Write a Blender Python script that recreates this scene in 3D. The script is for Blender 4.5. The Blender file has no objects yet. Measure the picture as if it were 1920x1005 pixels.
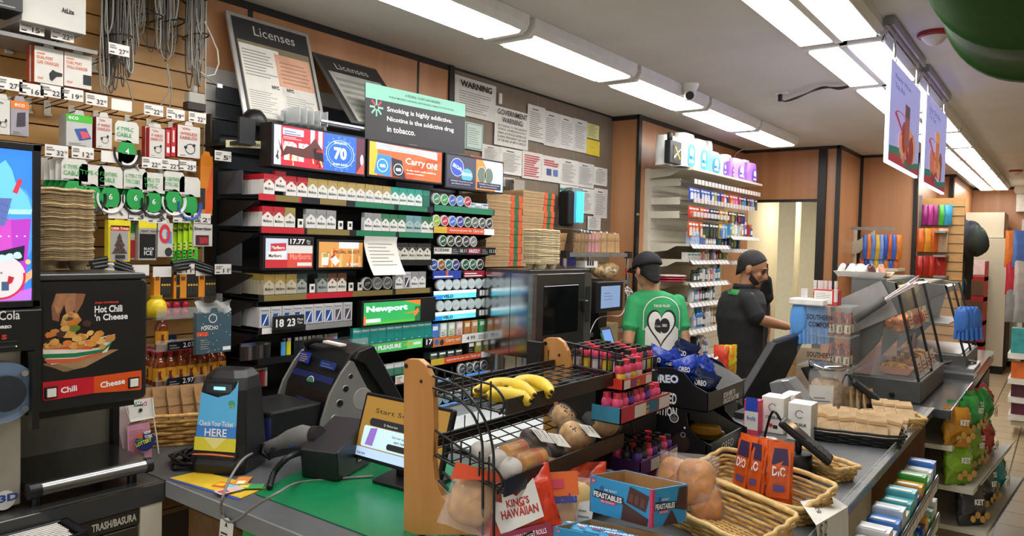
import bpy,bmesh,math,random
from mathutils import Vector as V,Matrix
SC=bpy.context.scene
COL=SC.collection
PI=math.pi
FPX=1386.5186
AX=V((0.800,-0.039,0.599));
def _n(a):return a.normalized()
_yd=_n(V((1040,17.5,-FPX)))
_xd=-_n(V((-1850,89.5,-FPX)))
_zd=_xd.cross(_yd)
RW=Matrix((_xd,_yd,_zd))
EYE=V((0,0,1.72))
cam=bpy.data.cameras.new('camera');camo=bpy.data.objects.new('camera',cam);COL.objects.link(camo)
cam.sensor_fit='HORIZONTAL';cam.sensor_width=36;cam.lens=36*FPX/1920;cam.clip_start=.02
camo.matrix_world=Matrix.Translation(EYE)@RW.to_4x4()
SC.camera=camo
W=bpy.data.worlds.new('world');SC.world=W;W.use_nodes=True
W.node_tree.nodes['Background'].inputs[0].default_value=(1,.98,.95,1)
W.node_tree.nodes['Background'].inputs[1].default_value=.8
SC.view_settings.view_transform='Standard';SC.view_settings.look='None'
SC.view_settings.gamma=1;SC.view_settings.use_curve_mapping=False
SC.view_settings.exposure=0.35
LIGHT_POWER=11.0
def ray(px,py):return RW@V((px-960,-(py-502.5),-FPX))
def PX(px,py,X):r=ray(px,py);return EYE+r*((X-EYE.x)/r.x)
def PY(px,py,Y):r=ray(px,py);return EYE+r*((Y-EYE.y)/r.y)
def PZ(px,py,Z):r=ray(px,py);return EYE+r*((Z-EYE.z)/r.z)
def lin(c):return c/12.92 if c<=.04045 else((c+.055)/1.055)**2.4
def rgb(h):
 if isinstance(h,str):h=tuple(int(h[i:i+2],16)/255 for i in(0,2,4))
 return tuple(lin(c)for c in h)
MC={}
def mat(h,rough=.5,metal=0,emit=0,alpha=1,noise=.05,scale=14,coat=0,trans=0,bump=0,spec=.5,stretch=None):
 key=(h,rough,metal,emit,alpha,noise,scale,coat,trans,bump,spec,stretch)
 if key in MC:return MC[key]
 m=bpy.data.materials.new('mat_%s'%h);m.use_nodes=True
 nt=m.node_tree;b=nt.nodes['Principled BSDF'];c=rgb(h)
 b.inputs['Roughness'].default_value=rough;b.inputs['Metallic'].default_value=metal
 b.inputs['Coat Weight'].default_value=coat;b.inputs['Transmission Weight'].default_value=trans
 b.inputs['Alpha'].default_value=alpha;b.inputs['Specular IOR Level'].default_value=spec
 if noise or bump:
  tc=nt.nodes.new('ShaderNodeTexCoord');nz=nt.nodes.new('ShaderNodeTexNoise');nz.inputs['Scale'].default_value=scale
  nz.inputs['Detail'].default_value=3
  if stretch:
   mp=nt.nodes.new('ShaderNodeMapping');mp.inputs['Scale'].default_value=stretch
   nt.links.new(tc.outputs['Object'],mp.inputs[0]);nt.links.new(mp.outputs[0],nz.inputs['Vector'])
  else:nt.links.new(tc.outputs['Object'],nz.inputs['Vector'])
 if noise:
  r=nt.nodes.new('ShaderNodeValToRGB');r.color_ramp.elements[0].position=.3;r.color_ramp.elements[1].position=.7
  r.color_ramp.elements[0].color=(*[x*(1-noise*2)for x in c],1)
  r.color_ramp.elements[1].color=(*[min(1,x*(1+noise*2))for x in c],1)
  nt.links.new(nz.outputs[0],r.inputs[0]);nt.links.new(r.outputs[0],b.inputs['Base Color'])
 else:b.inputs['Base Color'].default_value=(*c,1)
 if bump:
  bp=nt.nodes.new('ShaderNodeBump');bp.inputs['Strength'].default_value=bump;bp.inputs['Distance'].default_value=.01
  nt.links.new(nz.outputs[0],bp.inputs['Height']);nt.links.new(bp.outputs[0],b.inputs['Normal'])
 if emit:
  b.inputs['Emission Color'].default_value=(*c,1);b.inputs['Emission Strength'].default_value=emit
 MC[key]=m;return m
def wood(h,h2,scale=3,stretch=(6,6,.35),rough=.38,ring=1.2):
 key=('wood',h,h2,scale,stretch)
 if key in MC:return MC[key]
 m=bpy.data.materials.new('wood_%s'%h);m.use_nodes=True;nt=m.node_tree;b=nt.nodes['Principled BSDF']
 tc=nt.nodes.new('ShaderNodeTexCoord');mp=nt.nodes.new('ShaderNodeMapping');mp.inputs['Scale'].default_value=stretch
 nz=nt.nodes.new('ShaderNodeTexNoise');nz.inputs['Scale'].default_value=scale;nz.inputs['Detail'].default_value=7;nz.inputs['Distortion'].default_value=ring
 r=nt.nodes.new('ShaderNodeValToRGB');r.color_ramp.elements[0].position=.32;r.color_ramp.elements[1].position=.68
 r.color_ramp.elements[0].color=(*rgb(h),1);r.color_ramp.elements[1].color=(*rgb(h2),1)
 nt.links.new(tc.outputs['Object'],mp.inputs[0]);nt.links.new(mp.outputs[0],nz.inputs['Vector'])
 nt.links.new(nz.outputs[0],r.inputs[0]);nt.links.new(r.outputs[0],b.inputs['Base Color'])
 b.inputs['Roughness'].default_value=rough
 MC[key]=m;return m
def screen(h,e=1.0):return mat(h,.35,0,e*.8,noise=0)
def glass(alpha=.16,h='dfe8e6',rough=.05):return mat(h,rough,0,0,alpha,noise=0,spec=.6)
M_BLK=mat('121316',.4);M_BLK2=mat('08090b',.5);M_GREY=mat('8a8a88',.5);M_WHT=mat('e9e6df',.5)
M_PAPER=mat('dedbd3',.7,noise=.02);M_STEEL=mat('a9abad',.28,1,noise=.06,scale=4,stretch=(1,1,12))
M_DSTEEL=mat('6d6f70',.3,1,noise=.06);M_CREAM=mat('d6d1bf',.45,noise=.02);M_INK=mat('2a2a2c',.7,noise=0)
M_FNT=mat('8c8a85',.8,noise=0);M_TXW=mat('f2f2f2',.5,noise=0);M_RED=mat('c8202c',.45);M_KRAFT=mat('b48f62',.8,noise=.06)
M_WIRE=mat('0c0c0d',.35);M_CHROME=mat('c9ccd0',.12,1,noise=0)
TXC={}
def text_geo(s,bold=0):
 k=(s,bold)
 if k in TXC:return TXC[k]
 cu=bpy.data.curves.new('t','FONT');cu.body=s;cu.size=1;cu.resolution_u=2;cu.offset=bold
 ob=bpy.data.objects.new('t',cu);COL.objects.link(ob)
 dg=bpy.context.evaluated_depsgraph_get();me=bpy.data.meshes.new_from_object(ob.evaluated_get(dg))
 vs=[(v.co.x,v.co.y)for v in me.vertices];fs=[tuple(p.vertices)for p in me.polygons]
 bpy.data.objects.remove(ob);bpy.data.curves.remove(cu);bpy.data.meshes.remove(me)
 if not vs:vs=[(0,0)]
 x0=min(a for a,b in vs);x1=max(a for a,b in vs);y0=min(b for a,b in vs);y1=max(b for a,b in vs)
 w=max(x1-x0,1e-4);h=max(y1-y0,1e-4)
 TXC[k]=([((a-x0)/w,(b-y0)/h)for a,b in vs],fs,w/h);return TXC[k]
class MB:
 def __init__(s):s.v=[];s.f=[];s.mi=[];s.sm=[];s.mats=[]
 def m(s,m):
  if isinstance(m,str):m=mat(m)
  for i,x in enumerate(s.mats):
   if x is m:return i
  s.mats.append(m);return len(s.mats)-1
 def add(s,vs,fs,m,smooth=False):
  n=len(s.v);k=s.m(m);s.v+=[V(p)for p in vs]
  for f in fs:s.f.append(tuple(n+i for i in f));s.mi.append(k);s.sm.append(smooth)
  return s
 def box(s,a,b,m,T=None):
  (x0,y0,z0),(x1,y1,z1)=a,b
  vs=[(x0,y0,z0),(x1,y0,z0),(x1,y1,z0),(x0,y1,z0),(x0,y0,z1),(x1,y0,z1),(x1,y1,z1),(x0,y1,z1)]
  if T:vs=[T@V(p)for p in vs]
  return s.add(vs,[(0,3,2,1),(4,5,6,7),(0,1,5,4),(1,2,6,5),(2,3,7,6),(3,0,4,7)],m)
 def hexa(s,q,q2,m):
  return s.add(list(q)+list(q2),[(3,2,1,0),(4,5,6,7),(0,1,5,4),(1,2,6,5),(2,3,7,6),(3,0,4,7)],m)
 def prism(s,pts,d,m,smooth=False,m2=None):
  n=len(pts);pts=[V(p)for p in pts];d=V(d)
  s.add(pts+[p+d for p in pts],[tuple(range(n-1,-1,-1)),tuple(range(n,2*n))],m)
  s.add(pts+[p+d for p in pts],[(i,(i+1)%n,n+(i+1)%n,n+i)for i in range(n)],m2 or m,smooth);return s
 def cyl(s,p0,p1,r0,m,r1=None,n=14,caps=True,smooth=True,mc=None):
  p0=V(p0);p1=V(p1);r1=r0 if r1 is None else r1;d=(p1-p0)
  if d.length<1e-6:return s
  d=d.normalized();a=d.orthogonal().normalized();b=d.cross(a)
  A=[p0+(a*math.cos(t)+b*math.sin(t))*r0 for t in[2*PI*i/n for i in range(n)]]
  B=[p1+(a*math.cos(t)+b*math.sin(t))*r1 for t in[2*PI*i/n for i in range(n)]]
  s.add(A+B,[(i,(i+1)%n,n+(i+1)%n,n+i)for i in range(n)],m,smooth)
  if caps:s.add(A,[tuple(range(n-1,-1,-1))],mc or m);s.add(B,[tuple(range(n))],mc or m)
  return s
 def lathe(s,prof,m,c=(0,0,0),n=18,ax='z',mats=None,squash=1):
  c=V(c);rows=[]
  for r,z in prof:
   row=[]
   for i in range(n):
    t=2*PI*i/n;x,y=r*math.cos(t),r*math.sin(t)*squash
    p={'z':(x,y,z),'x':(z,x,y),'y':(x,z,y)}[ax]
    row.append(c+V(p))
   rows.append(row)
  return s.rings(rows,m)
 def rings(s,rows,m,closed=False,smooth=True):
  n=len(rows[0]);N=len(rows);F=[(k*n+i,k*n+(i+1)%n,((k+1)%N)*n+(i+1)%n,((k+1)%N)*n+i)for k in range(N if closed else N-1)for i in range(n)]
  s.add([p for r in rows for p in r],F,m,smooth)
  if not closed:s.add(rows[0],[tuple(range(n-1,-1,-1))],m);s.add(rows[-1],[tuple(range(n))],m)
  return s
 def tube(s,pts,r,m,n=6,closed=False,rr=None):
  pts=[V(p)for p in pts];N=len(pts);rings=[];up=None
  for i,p in enumerate(pts):
   a=pts[i-1]if(i or closed)else p;b=pts[(i+1)%N]if(i<N-1 or closed)else p
   d=(b-a);d=d.normalized()if d.length>1e-9 else V((0,0,1))
   if up is None:up=d.orthogonal().normalized()
   u=up-d*up.dot(d);u=u.normalized()if u.length>1e-6 else d.orthogonal().normalized();up=u;w=d.cross(u)
   q=rr[i]if rr else r
   rings.append([p+(u*math.cos(2*PI*k/n)+w*math.sin(2*PI*k/n))*q for k in range(n)])
  return s.rings(rings,m,closed)
 def grid(s,fn,nu,nv,m,smooth=True,wrap=False):
  vs=[fn(i/(nu-1)if not wrap else i/nu,j/(nv-1))for j in range(nv)for i in range(nu)];fs=[]
  for j in range(nv-1):
   for i in range(nu if wrap else nu-1):
    fs.append((j*nu+i,j*nu+(i+1)%nu,(j+1)*nu+(i+1)%nu,(j+1)*nu+i))
  return s.add(vs,fs,m,smooth)
 def text(s,t,o,u,v,h,m,w=None,bold=.01,center=False,bend=None):
  vs,fs,asp=text_geo(t,bold);o=V(o);u=V(u);v=V(v);w=w or asp*h
  if center:o=o-u*(w/2)
  return s.add([o+u*(a*w)+v*(b*h)for a,b in vs],fs,m)
 def build(s,name,parent=None,world=True,bev=0,seg=1,sub=0,solid=0,loc=None):
  T=parent.matrix_basis.inverted()if(parent is not None and world)else None
  if T is not None and parent.parent is not None:T=T@parent.parent.matrix_basis.inverted()
  me=bpy.data.meshes.new(name);vs=s.v
  if T is not None:vs=[T@p for p in vs]
  if loc is not None:vs=[p-V(loc)for p in vs]
  me.from_pydata([tuple(p)for p in vs],[],s.f)
  for m in s.mats:me.materials.append(m)
  me.polygons.foreach_set('material_index',s.mi);me.polygons.foreach_set('use_smooth',s.sm)
  me.update();o=bpy.data.objects.new(name,me);COL.objects.link(o)
  if parent is not None:o.parent=parent
  if loc is not None:o.location=loc
  if bev or sub:
   bm=bmesh.new();bm.from_mesh(me);bmesh.ops.remove_doubles(bm,verts=bm.verts,dist=1e-5);bm.to_mesh(me);bm.free()
  if bev:
   b=o.modifiers.new('bevel','BEVEL');b.width=bev;b.segments=seg;b.limit_method='ANGLE';b.angle_limit=.6
  if solid:
   b=o.modifiers.new('solid','SOLIDIFY');b.thickness=solid
  if sub:
   b=o.modifiers.new('sub','SUBSURF');b.levels=sub;b.render_levels=sub
  return o
 def solo(s,name,label,cat,group=None,**k):
  xs=[p.x for p in s.v];ys=[p.y for p in s.v];zs=[p.z for p in s.v]
  o=s.build(name,None,loc=((min(xs)+max(xs))/2,(min(ys)+max(ys))/2,min(zs)),**k)
  return tag(o,label,cat,group)
def tag(o,label,cat=None,group=None,kind=None):
 if label:o['label']=label
 if cat:o['category']=cat
 if group:o['group']=group
 if kind:o['kind']=kind
 return o
def thing(name,label,cat,loc=(0,0,0),rz=0,group=None):
 o=bpy.data.objects.new(name,None);o.empty_display_size=.05;COL.objects.link(o);o.location=loc;o.rotation_euler=(0,0,rz)
 o.matrix_basis=Matrix.Translation(V(loc))@Matrix.Rotation(rz,4,'Z')
 return tag(o,label,cat,group)
def struct(mb,name,**k):o=mb.build(name,**k);o['kind']='structure';return o
def dup(o,loc,rot=None,label=None,group=None,scale=None):
 c=o.copy();COL.objects.link(c);c.location=loc
 if rot is not None:c.rotation_euler=rot
 if scale is not None:c.scale=scale if hasattr(scale,'__len__')else(scale,)*3
 if label:c['label']=label
 if group:c['group']=group
 for ch in list(o.children):
  d=ch.copy();COL.objects.link(d);d.parent=c
  for g in list(ch.children):e=g.copy();COL.objects.link(e);e.parent=d
 return c
ORD=['','first','second','third','fourth','fifth','sixth','seventh','eighth','ninth','tenth','eleventh','twelfth','thirteenth','fourteenth','fifteenth','sixteenth','seventeenth','eighteenth','nineteenth','twentieth','twenty-first','twenty-second','twenty-third','twenty-fourth','twenty-fifth','twenty-sixth','twenty-seventh','twenty-eighth']
class Proto:
 def __init__(s,o):s.o=o;s.used=False
 def put(s,loc,rot=None,label=None,group=None,scale=None):
  if s.used:return dup(s.o,loc,rot,label,group,scale)
  s.used=True;o=s.o;o.location=loc
  if rot is not None:o.rotation_euler=rot
  if scale is not None:o.scale=scale if hasattr(scale,'__len__')else(scale,)*3
  if label:o['label']=label
  if group:o['group']=group
  return o
class Face:
 def __init__(s,mb,o,u,v):s.mb=mb;s.o=V(o);s.u=V(u).normalized();s.v=V(v).normalized();s.n=s.u.cross(s.v);s.L=0
 def p(s,a,b,l=0):return s.o+s.u*a+s.v*b+s.n*l
 def px(s,px,py):r=ray(px,py);t=(s.o-EYE).dot(s.n)/r.dot(s.n);q=EYE+r*t-s.o;return q.dot(s.u),q.dot(s.v)
 def rect(s,a0,b0,a1,b1,m,l=.0008):s.mb.add([s.p(a0,b0,l),s.p(a1,b0,l),s.p(a1,b1,l),s.p(a0,b1,l)],[(0,1,2,3)],m);return s
 def poly(s,pts,m,l=.0012):s.mb.add([s.p(a,b,l)for a,b in pts],[tuple(range(len(pts)))],m);return s
 def disc(s,a,b,r,m,l=.001,n=20,ry=None):return s.poly([(a+r*math.cos(2*PI*i/n),b+(ry or r)*math.sin(2*PI*i/n))for i in range(n)],m,l)
 def ring(s,a,b,r,w,m,l=.0014,n=28,a0=0,a1=2*PI,ry=None):
  k=(ry or r)/r;P=[]
  for i in range(n+1):
   t=a0+(a1-a0)*i/n;P.append((t,))
  vs=[];fs=[]
  for i,(t,)in enumerate(P):
   vs+=[s.p(a+r*math.cos(t),b+r*k*math.sin(t),l),s.p(a+(r-w)*math.cos(t),b+(r-w)*k*math.sin(t),l)]
   if i:fs.append((2*i-2,2*i,2*i+1,2*i-1))
  s.mb.add(vs,fs,m);return s
 def txt(s,t,a,b,h,m,w=None,l=.002,center=False,bold=.01,ang=0):
  u=s.u*math.cos(ang)+s.v*math.sin(ang);v=s.v*math.cos(ang)-s.u*math.sin(ang)
  s.mb.text(t,s.p(a,b,l),u,v,h,m,w,bold,center);return s
 def lines(s,a0,b0,a1,b1,n,m,fill=.45,l=.0016,seed=1):
  R=random.Random(seed);st=(b1-b0)/n
  for i in range(n):
   y=b1-(i+1)*st;s.rect(a0,y,a0+(a1-a0)*R.uniform(.6,1),y+st*fill,m,l)
  return s
def faceX(mb,X,Y,Z):return Face(mb,(X,Y,Z),(0,1,0),(0,0,1))
def faceY(mb,X,Y,Z):return Face(mb,(X,Y,Z),(1,0,0),(0,0,1))
# room shell
WX=-3.14;ZC=2.83
M_CEIL=mat('d0cdc8',.9,noise=.02,scale=3)
M_OAK=wood('b37c50','c28c62',scale=1.2,stretch=(5,5,.3),rough=.35);M_TRIM=mat('15120f',.45)
M_TAUPE=mat('7b6d5c',.7,noise=.03);M_IVORY=mat('d8d2bb',.6,noise=.02)
def tile_mat():
 m=bpy.data.materials.new('floor_tile');m.use_nodes=True;nt=m.node_tree;b=nt.nodes['Principled BSDF']
 tc=nt.nodes.new('ShaderNodeTexCoord');br=nt.nodes.new('ShaderNodeTexBrick');br.offset=0;br.inputs['Scale'].default_value=1
 br.inputs['Brick Width'].default_value=.3;br.inputs['Row Height'].default_value=.3;br.inputs['Mortar Size'].default_value=.006
 br.inputs['Color1'].default_value=(*rgb('c9b691'),1);br.inputs['Color2'].default_value=(*rgb('bfac88'),1);br.inputs['Mortar'].default_value=(*rgb('5b4c3a'),1)
 nt.links.new(tc.outputs['Object'],br.inputs['Vector']);nt.links.new(br.outputs['Color'],b.inputs['Base Color']);b.inputs['Roughness'].default_value=.3
 return m
mb=MB();mb.box((-3.6,-1.5,-.05),(2.6,15,0),tile_mat());struct(mb,'floor')
mb=MB();mb.box((-3.6,-1.5,ZC),(2.6,15,ZC+.08),M_CEIL);struct(mb,'ceiling')
Y1=5.58;XB=-2.9;Y2=8.15;Y3=9.1;Y4=11.7;Y5=14.1
mb=MB();mb.box((WX-.1,-1.5,0),(WX,Y1,ZC),M_TAUPE)
for y in(3.98,4.45,4.95):mb.box((WX,y,1.0),(WX+.002,y+.006,ZC),M_FNT)
for z in(1.55,1.93,2.33):mb.box((WX,3.5,z),(WX+.002,Y1,z+.005),mat('5f5446',.7))
struct(mb,'wall_left')
mb=MB()
for a,b in((1.845,2.05),(2.075,3.185),(3.2,3.46)):mb.box((WX,a,2.35),(WX+.015,b,ZC-.03),M_OAK)
struct(mb,'wall_left')
mb=MB();mb.box((WX,1.84,ZC-.035),(WX+.022,3.5,ZC),M_TRIM);mb.box((WX,3.46,2.2),(WX+.03,3.5,ZC),M_TRIM)
mb.box((WX,2.05,2.4),(WX+.018,2.075,ZC-.03),M_TRIM);mb.box((WX,3.185,2.4),(WX+.018,3.2,ZC-.03),M_TRIM)
mb.box((WX,3.5,ZC-.012),(WX+.01,Y1,ZC),M_TRIM);struct(mb,'trim_1')
def oakwall(name,a,b,extra=()):
 mb=MB();mb.box(a,b,M_OAK);struct(mb,name)
oakwall('wall_pilaster',(WX,Y1,0),(XB,Y1+.12,ZC))
oakwall('wall_recess',(WX,Y1+.12,0),(XB,Y2+.15,ZC))
xh=PY(1543,374,Y2).x;zh=PY(1480,374,Y2).z;xj=PZ(1581,275,ZC).x
oakwall('wall_header',(XB,Y2,zh),(xh,Y2+.15,ZC));oakwall('wall_jamb',(xh,Y2,0),(xj,Y2+.4,ZC))
xe=PY(1716,400,Y3).x
oakwall('wall_back_left',(xj-.2,Y2+.4,0),(xj,Y3+.1,ZC));oakwall('wall_back_middle',(xj-.2,Y3,0),(xe,Y3+.15,ZC))
oakwall('wall_back_side',(xe-.3,Y3+.15,0),(xe-.12,Y4,ZC));x4=PY(1788,400,Y4).x
oakwall('wall_back_step',(xe-.4,Y4,0),(x4,Y5,ZC));oakwall('wall_far',(-3,Y5,0),(2.6,Y5+.1,ZC))
mb=MB();t=.02;k=.03
def strip(x0,y0,x1,y1,z0,z1):mb.box((min(x0,x1)-.001,min(y0,y1)-.001,z0),(max(x0,x1)+.001,max(y0,y1)+.001,z1),M_TRIM)
strip(WX,Y1-.02,XB+.015,Y1,ZC-.035,ZC);strip(XB,Y1-.02,XB+.02,Y1+.03,0,ZC);strip(XB,Y1,XB+.015,Y2,ZC-.035,ZC)
strip(XB,Y2-.02,xj,Y2,ZC-.03,ZC);strip(XB,Y2-.02,xh,Y2,zh-.03,zh);strip(xh-.05,Y2-.03,xh+.03,Y2,0,ZC);strip(xj-.03,Y2-.02,xj+.01,Y2+.02,0,ZC)
strip(xj,Y2,xj+.015,Y3,ZC-.035,ZC);strip(xj,Y3-.02,xj+.03,Y3,0,ZC);strip(xj,Y3-.02,xe,Y3,ZC-.03,ZC);strip(xe-.02,Y3-.02,xe+.02,Y3+.03,0,ZC)
strip(xe-.13,Y4-.02,x4,Y4,ZC-.03,ZC);strip(x4-.06,Y4-.03,x4-.01,Y4,0,ZC);strip(x4,Y4,x4+.015,Y5,ZC-.04,ZC);strip(-1.5,Y5-.02,2.6,Y5,ZC-.04,ZC)
strip(XB+.0,6.6,XB+.016,6.62,0,ZC)
struct(mb,'trim_2')
mb=MB();mb.box((-4.2,Y2+.15,-.02),(xh+.1,11,.004),M_IVORY);mb.box((-4.2,Y2+.15,2.45),(xh+.1,11,2.5),mat('cfcabb',.8))
mb.box((-4.2,11,0),(xh+.1,11.1,2.5),M_IVORY);mb.box((xh+.0,Y2+.4,0),(xh+.08,11,2.5),M_IVORY)
mb.box((-3.6,Y2+.15,0),(-2.96,9.6,2.45),M_IVORY)
for k in range(1,6):mb.box((-4.2,Y2+.15+k*.5,2.43),(xh,Y2+.17+k*.5,2.452),M_FNT)
for x in(-2.9,-2.5):mb.box((x,Y2+.15,2.43),(x+.02,11,2.452),M_FNT)
struct(mb,'wall_corridor')
mb=MB();a=PY(1440,400,10.9);mb.box((-2.75,9.6,0),(-2.7,9.66,2.45),M_IVORY);struct(mb,'trim_3')
th=thing('corridor_ceiling_light','flat ceiling light panel in the corridor beyond the doorway','ceiling light',(-2.45,9.3,2.41))
mb=MB();mb.box((-2.75,9.0,2.41),(-2.15,9.6,2.43),M_WHT);mb.build('frame',th);mb=MB();mb.box((-2.72,9.03,2.405),(-2.18,9.57,2.41),mat('fff4dc',emit=14,noise=0));mb.build('diffuser',th)
mb=MB();mb.box((2.5,-1.5,0),(2.6,15,ZC),M_IVORY);struct(mb,'wall_right')
mb=MB();mb.box((-.8,Y5-.03,0),(2.5,Y5,.12),M_BLK);struct(mb,'baseboard_far')
# ceiling lights
M_LENS=mat('fdfbf8',emit=LIGHT_POWER,noise=0);M_FIX=mat('dcdad4',.5,noise=.02)
def fixture1():
 t=thing('fluorescent_light_fixture','','ceiling light')
 mb=MB();w=.15;L=1.0
 mb.box((-w,0,.045),(w,1.075,.09),M_FIX)
 mb.prism([(-w,0,.045),(-.105,0,.0),(.11,0,.0),(w,0,.045)],(0,.035,0),M_FIX);mb.prism([(-w,1.04,.045),(-.105,1.04,.0),(.11,1.04,.0),(w,1.04,.045)],(0,.035,0),M_FIX)
 mb.prism([(-w,0,.045),(-.13,0,.012),(-.12,0,.012),(-w+.01,0,.05)],(0,1.075,0),M_FIX);mb.prism([(w,0,.045),(.13,0,.012),(.12,0,.012),(w-.01,0,.05)],(0,1.075,0),M_FIX)
 mb.build('housing',t,bev=.002)
 mb=MB();mb.prism([(-.118,0,.03),(-.105,0,.0),(.1,0,.0),(.118,0,.03)],(0,.92,0),M_LENS);mb.v=[p+V((0,.078,0))for p in mb.v];mb.build('diffuser',t)
 return t
P1=Proto(fixture1())
row1=[(-2.262,-.4+1.12*i)for i in range(7)]
for i,(x,y)in enumerate(row1):
 n='white fluorescent fixture, %s in the row above the staff area counted from the doorway end'%ORD[7-i]
 P1.put((x-.0,y+.0,ZC-.09),None,n,'single fluorescent fixtures above the staff area')
def fixture2():
 t=thing('twin_fluorescent_light_fixture','','ceiling light')
 mb=MB();w=.2
 mb.box((-w,0,.045),(w,1.0,.09),M_FIX);mb.box((-.02,0,.004),(.02,1.0,.05),M_FIX)
 for y in(0,.96):mb.box((-w+.01,y,.01),(w-.01,y+.04,.05),M_FIX)
 for s in(-1,1):mb.prism([(s*w,0,.045),(s*(w-.02),0,.01),(s*(w-.03),0,.01),(s*(w-.01),0,.05)],(0,1.0,0),M_FIX)
 mb.build('housing',t,bev=.002)
 for s in(-1,1):
  mb=MB();a,b=sorted((s*.022,s*.172));mb.box((a,.04,.003),(b,.96,.045),M_LENS);mb.build('diffuser',t)
 return t
P2=Proto(fixture2())
for i in range(12):
 n='white twin-lamp fluorescent fixture, %s in the right row counted from the far wall'%ORD[12-i]
 P2.put((-.93,.7+1.08*i,ZC-.09),None,n,'twin fluorescent fixtures above the counter')
 # slatwall on the left
def slat_mat(h,h2):return wood(h,h2,scale=2,stretch=(4,.35,6),rough=.4)
M_SLAT=slat_mat('b98a4e','c79a5e');M_SLATW=mat('b4b2ae',.5,noise=.02)
def slats(name,y0,y1,z1,m,z0=.5):
 mb=MB();mb.box((WX,y0,z0),(WX+.008,y1,z1),M_BLK2)
 z=z1
 while z>z0:mb.box((WX+.006,y0,max(z0,z-.0705)),(WX+.026,y1,z),m);z-=.0765
 return struct(mb,name)
slats('wall_left_slatwall',-.6,1.828,2.815,M_SLAT)
slats('wall_left_slatwall_white',1.835,3.44,2.485,M_SLATW)
mb=MB();mb.box((WX,1.828,.5),(WX+.03,1.835,2.815),mat('d9d4c6'));struct(mb,'trim_4')
SX=WX+.026
M_TAG=mat('e4e0dc',.4,noise=0)
def hook(px,py,price,what,Xf=-2.9,two=True):
 T=PX(px,py,Xf);t=thing('peg_hook','wire peg hook with %s'%what,'peg hook',(SX,T.y,T.z-.02),group='peg hooks on the slatwall')
 L=Xf-SX;mb=MB()
 mb.box((0,-.012,-.035),(.006,.012,.02),M_CREAM);mb.box((0,-.012,-.04),(.02,.012,-.03),M_CREAM);mb.build('bracket',t,False,bev=.002)
 mb=MB();mb.tube([(0,-.008,-.01),(L-.02,-.008,-.004),(L,-.008,.012)],.0022,M_WIRE,6)
 if two:mb.tube([(0,.008,.012),(L,.008,.02)],.002,M_WIRE,6)
 mb.build('wire',t,False)
 mb=MB();mb.box((L,-.038,.0),(L+.002,.038,.042),M_TAG);f=Face(mb,(L+.002,-.038,0),(0,1,0),(0,0,1))
 if price:
  f.lines(.004,.022,.036,.038,2,M_FNT,.6,seed=hash(what)%99);f.lines(.004,.006,.03,.014,1,M_INK,.5)
  f.txt(price[:-2],.037,.006,.018,M_INK,w=.024);f.txt(price[-2:],.063,.014,.010,M_INK,w=.009)
 mb.build('price_tag',t,False)
 return t
TG=[(60,53,'1599'),(117,66,'2299'),(223,94,'2799'),(18,158,'2799'),(59,169,'1699'),(98,172,'2299'),(135,178,'1999'),(181,188,'3299'),(228,198,''),(288,207,'2299'),(329,215,'1999'),(370,221,'2299'),(106,284,'3299'),(155,287,'1299'),(209,295,''),(240,300,''),(284,306,'2299'),(319,309,'2299'),(351,311,'2599'),(418,293,'599'),(222,400,''),(258,404,'399'),(294,409,'399'),(341,408,'599'),(379,410,'299'),(215,503,'1149'),(261,507,''),(304,510,''),(348,505,'1149'),(383,508,''),(418,505,'1149')]
rows={0:'top',1:'second',2:'third',3:'fourth',4:'fifth',5:'lowest'}
cnt={}
for px,py,pr in TG:
 r=0 if py<100 else 1 if py<192 and px<150 else 2 if py<230 else 3 if py<320 else 4 if py<420 else 5
 cnt[r]=cnt.get(r,0)+1
 hook(px,py,pr,'%s price tag, %s from the left in the %s row'%('a white' if pr else 'a blank',ORD[cnt[r]],rows[r]),-2.9 if px<400 else-2.86)
def pbox(name,label,cat,c0,c1,X,depth,cf,cs,art=None,group=None,side=None,tab=True,bev=.0015):
 """carton hanging with its front on the plane X; c0, c1 the upper left and lower right corners in the photo"""
 a=PX(c0[0],c0[1],X);b=PX(c1[0],c1[1],X);y0,y1=a.y,b.y;m_=(c0[0]+c1[0])/2
 z1=PX(m_,c0[1],X).z;z0=PX(m_,c1[1],X).z
 t=thing(name,label,cat,(X-depth/2,(y0+y1)/2,z0),group=group)
 mb=MB();mb.box((X-depth,y0,z0),(X,y1,z1),mat(cs,.5));mb.box((X-.001,y0+.001,z0+.001),(X+.0006,y1-.001,z1-.001),mat(cf,.45,noise=.02))
 if tab:mb.ring=None;mb.prism([(X-.004,(y0+y1)/2-.018,z1),(X-.004,(y0+y1)/2+.018,z1),(X-.004,(y0+y1)/2+.012,z1+.018),(X-.004,(y0+y1)/2-.012,z1+.018)],(.003,0,0),mat(cf,.45))
 mb.build('carton',t,bev=bev)
 if art:
  mb=MB();f=Face(mb,(X+.0008,y0,z0),(0,1,0),(0,0,1));f.rect(.001,.001,y1-y0-.001,z1-z0-.001,mat(cf,.45,noise=.02),0);art(f,y1-y0,z1-z0);mb.build('print',t)
 return t
OR=mat('d8622a',.5,noise=0);GRN=mat('2f9e4f',.5,noise=0);RD=mat('c43a34',.5,noise=0)
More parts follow.
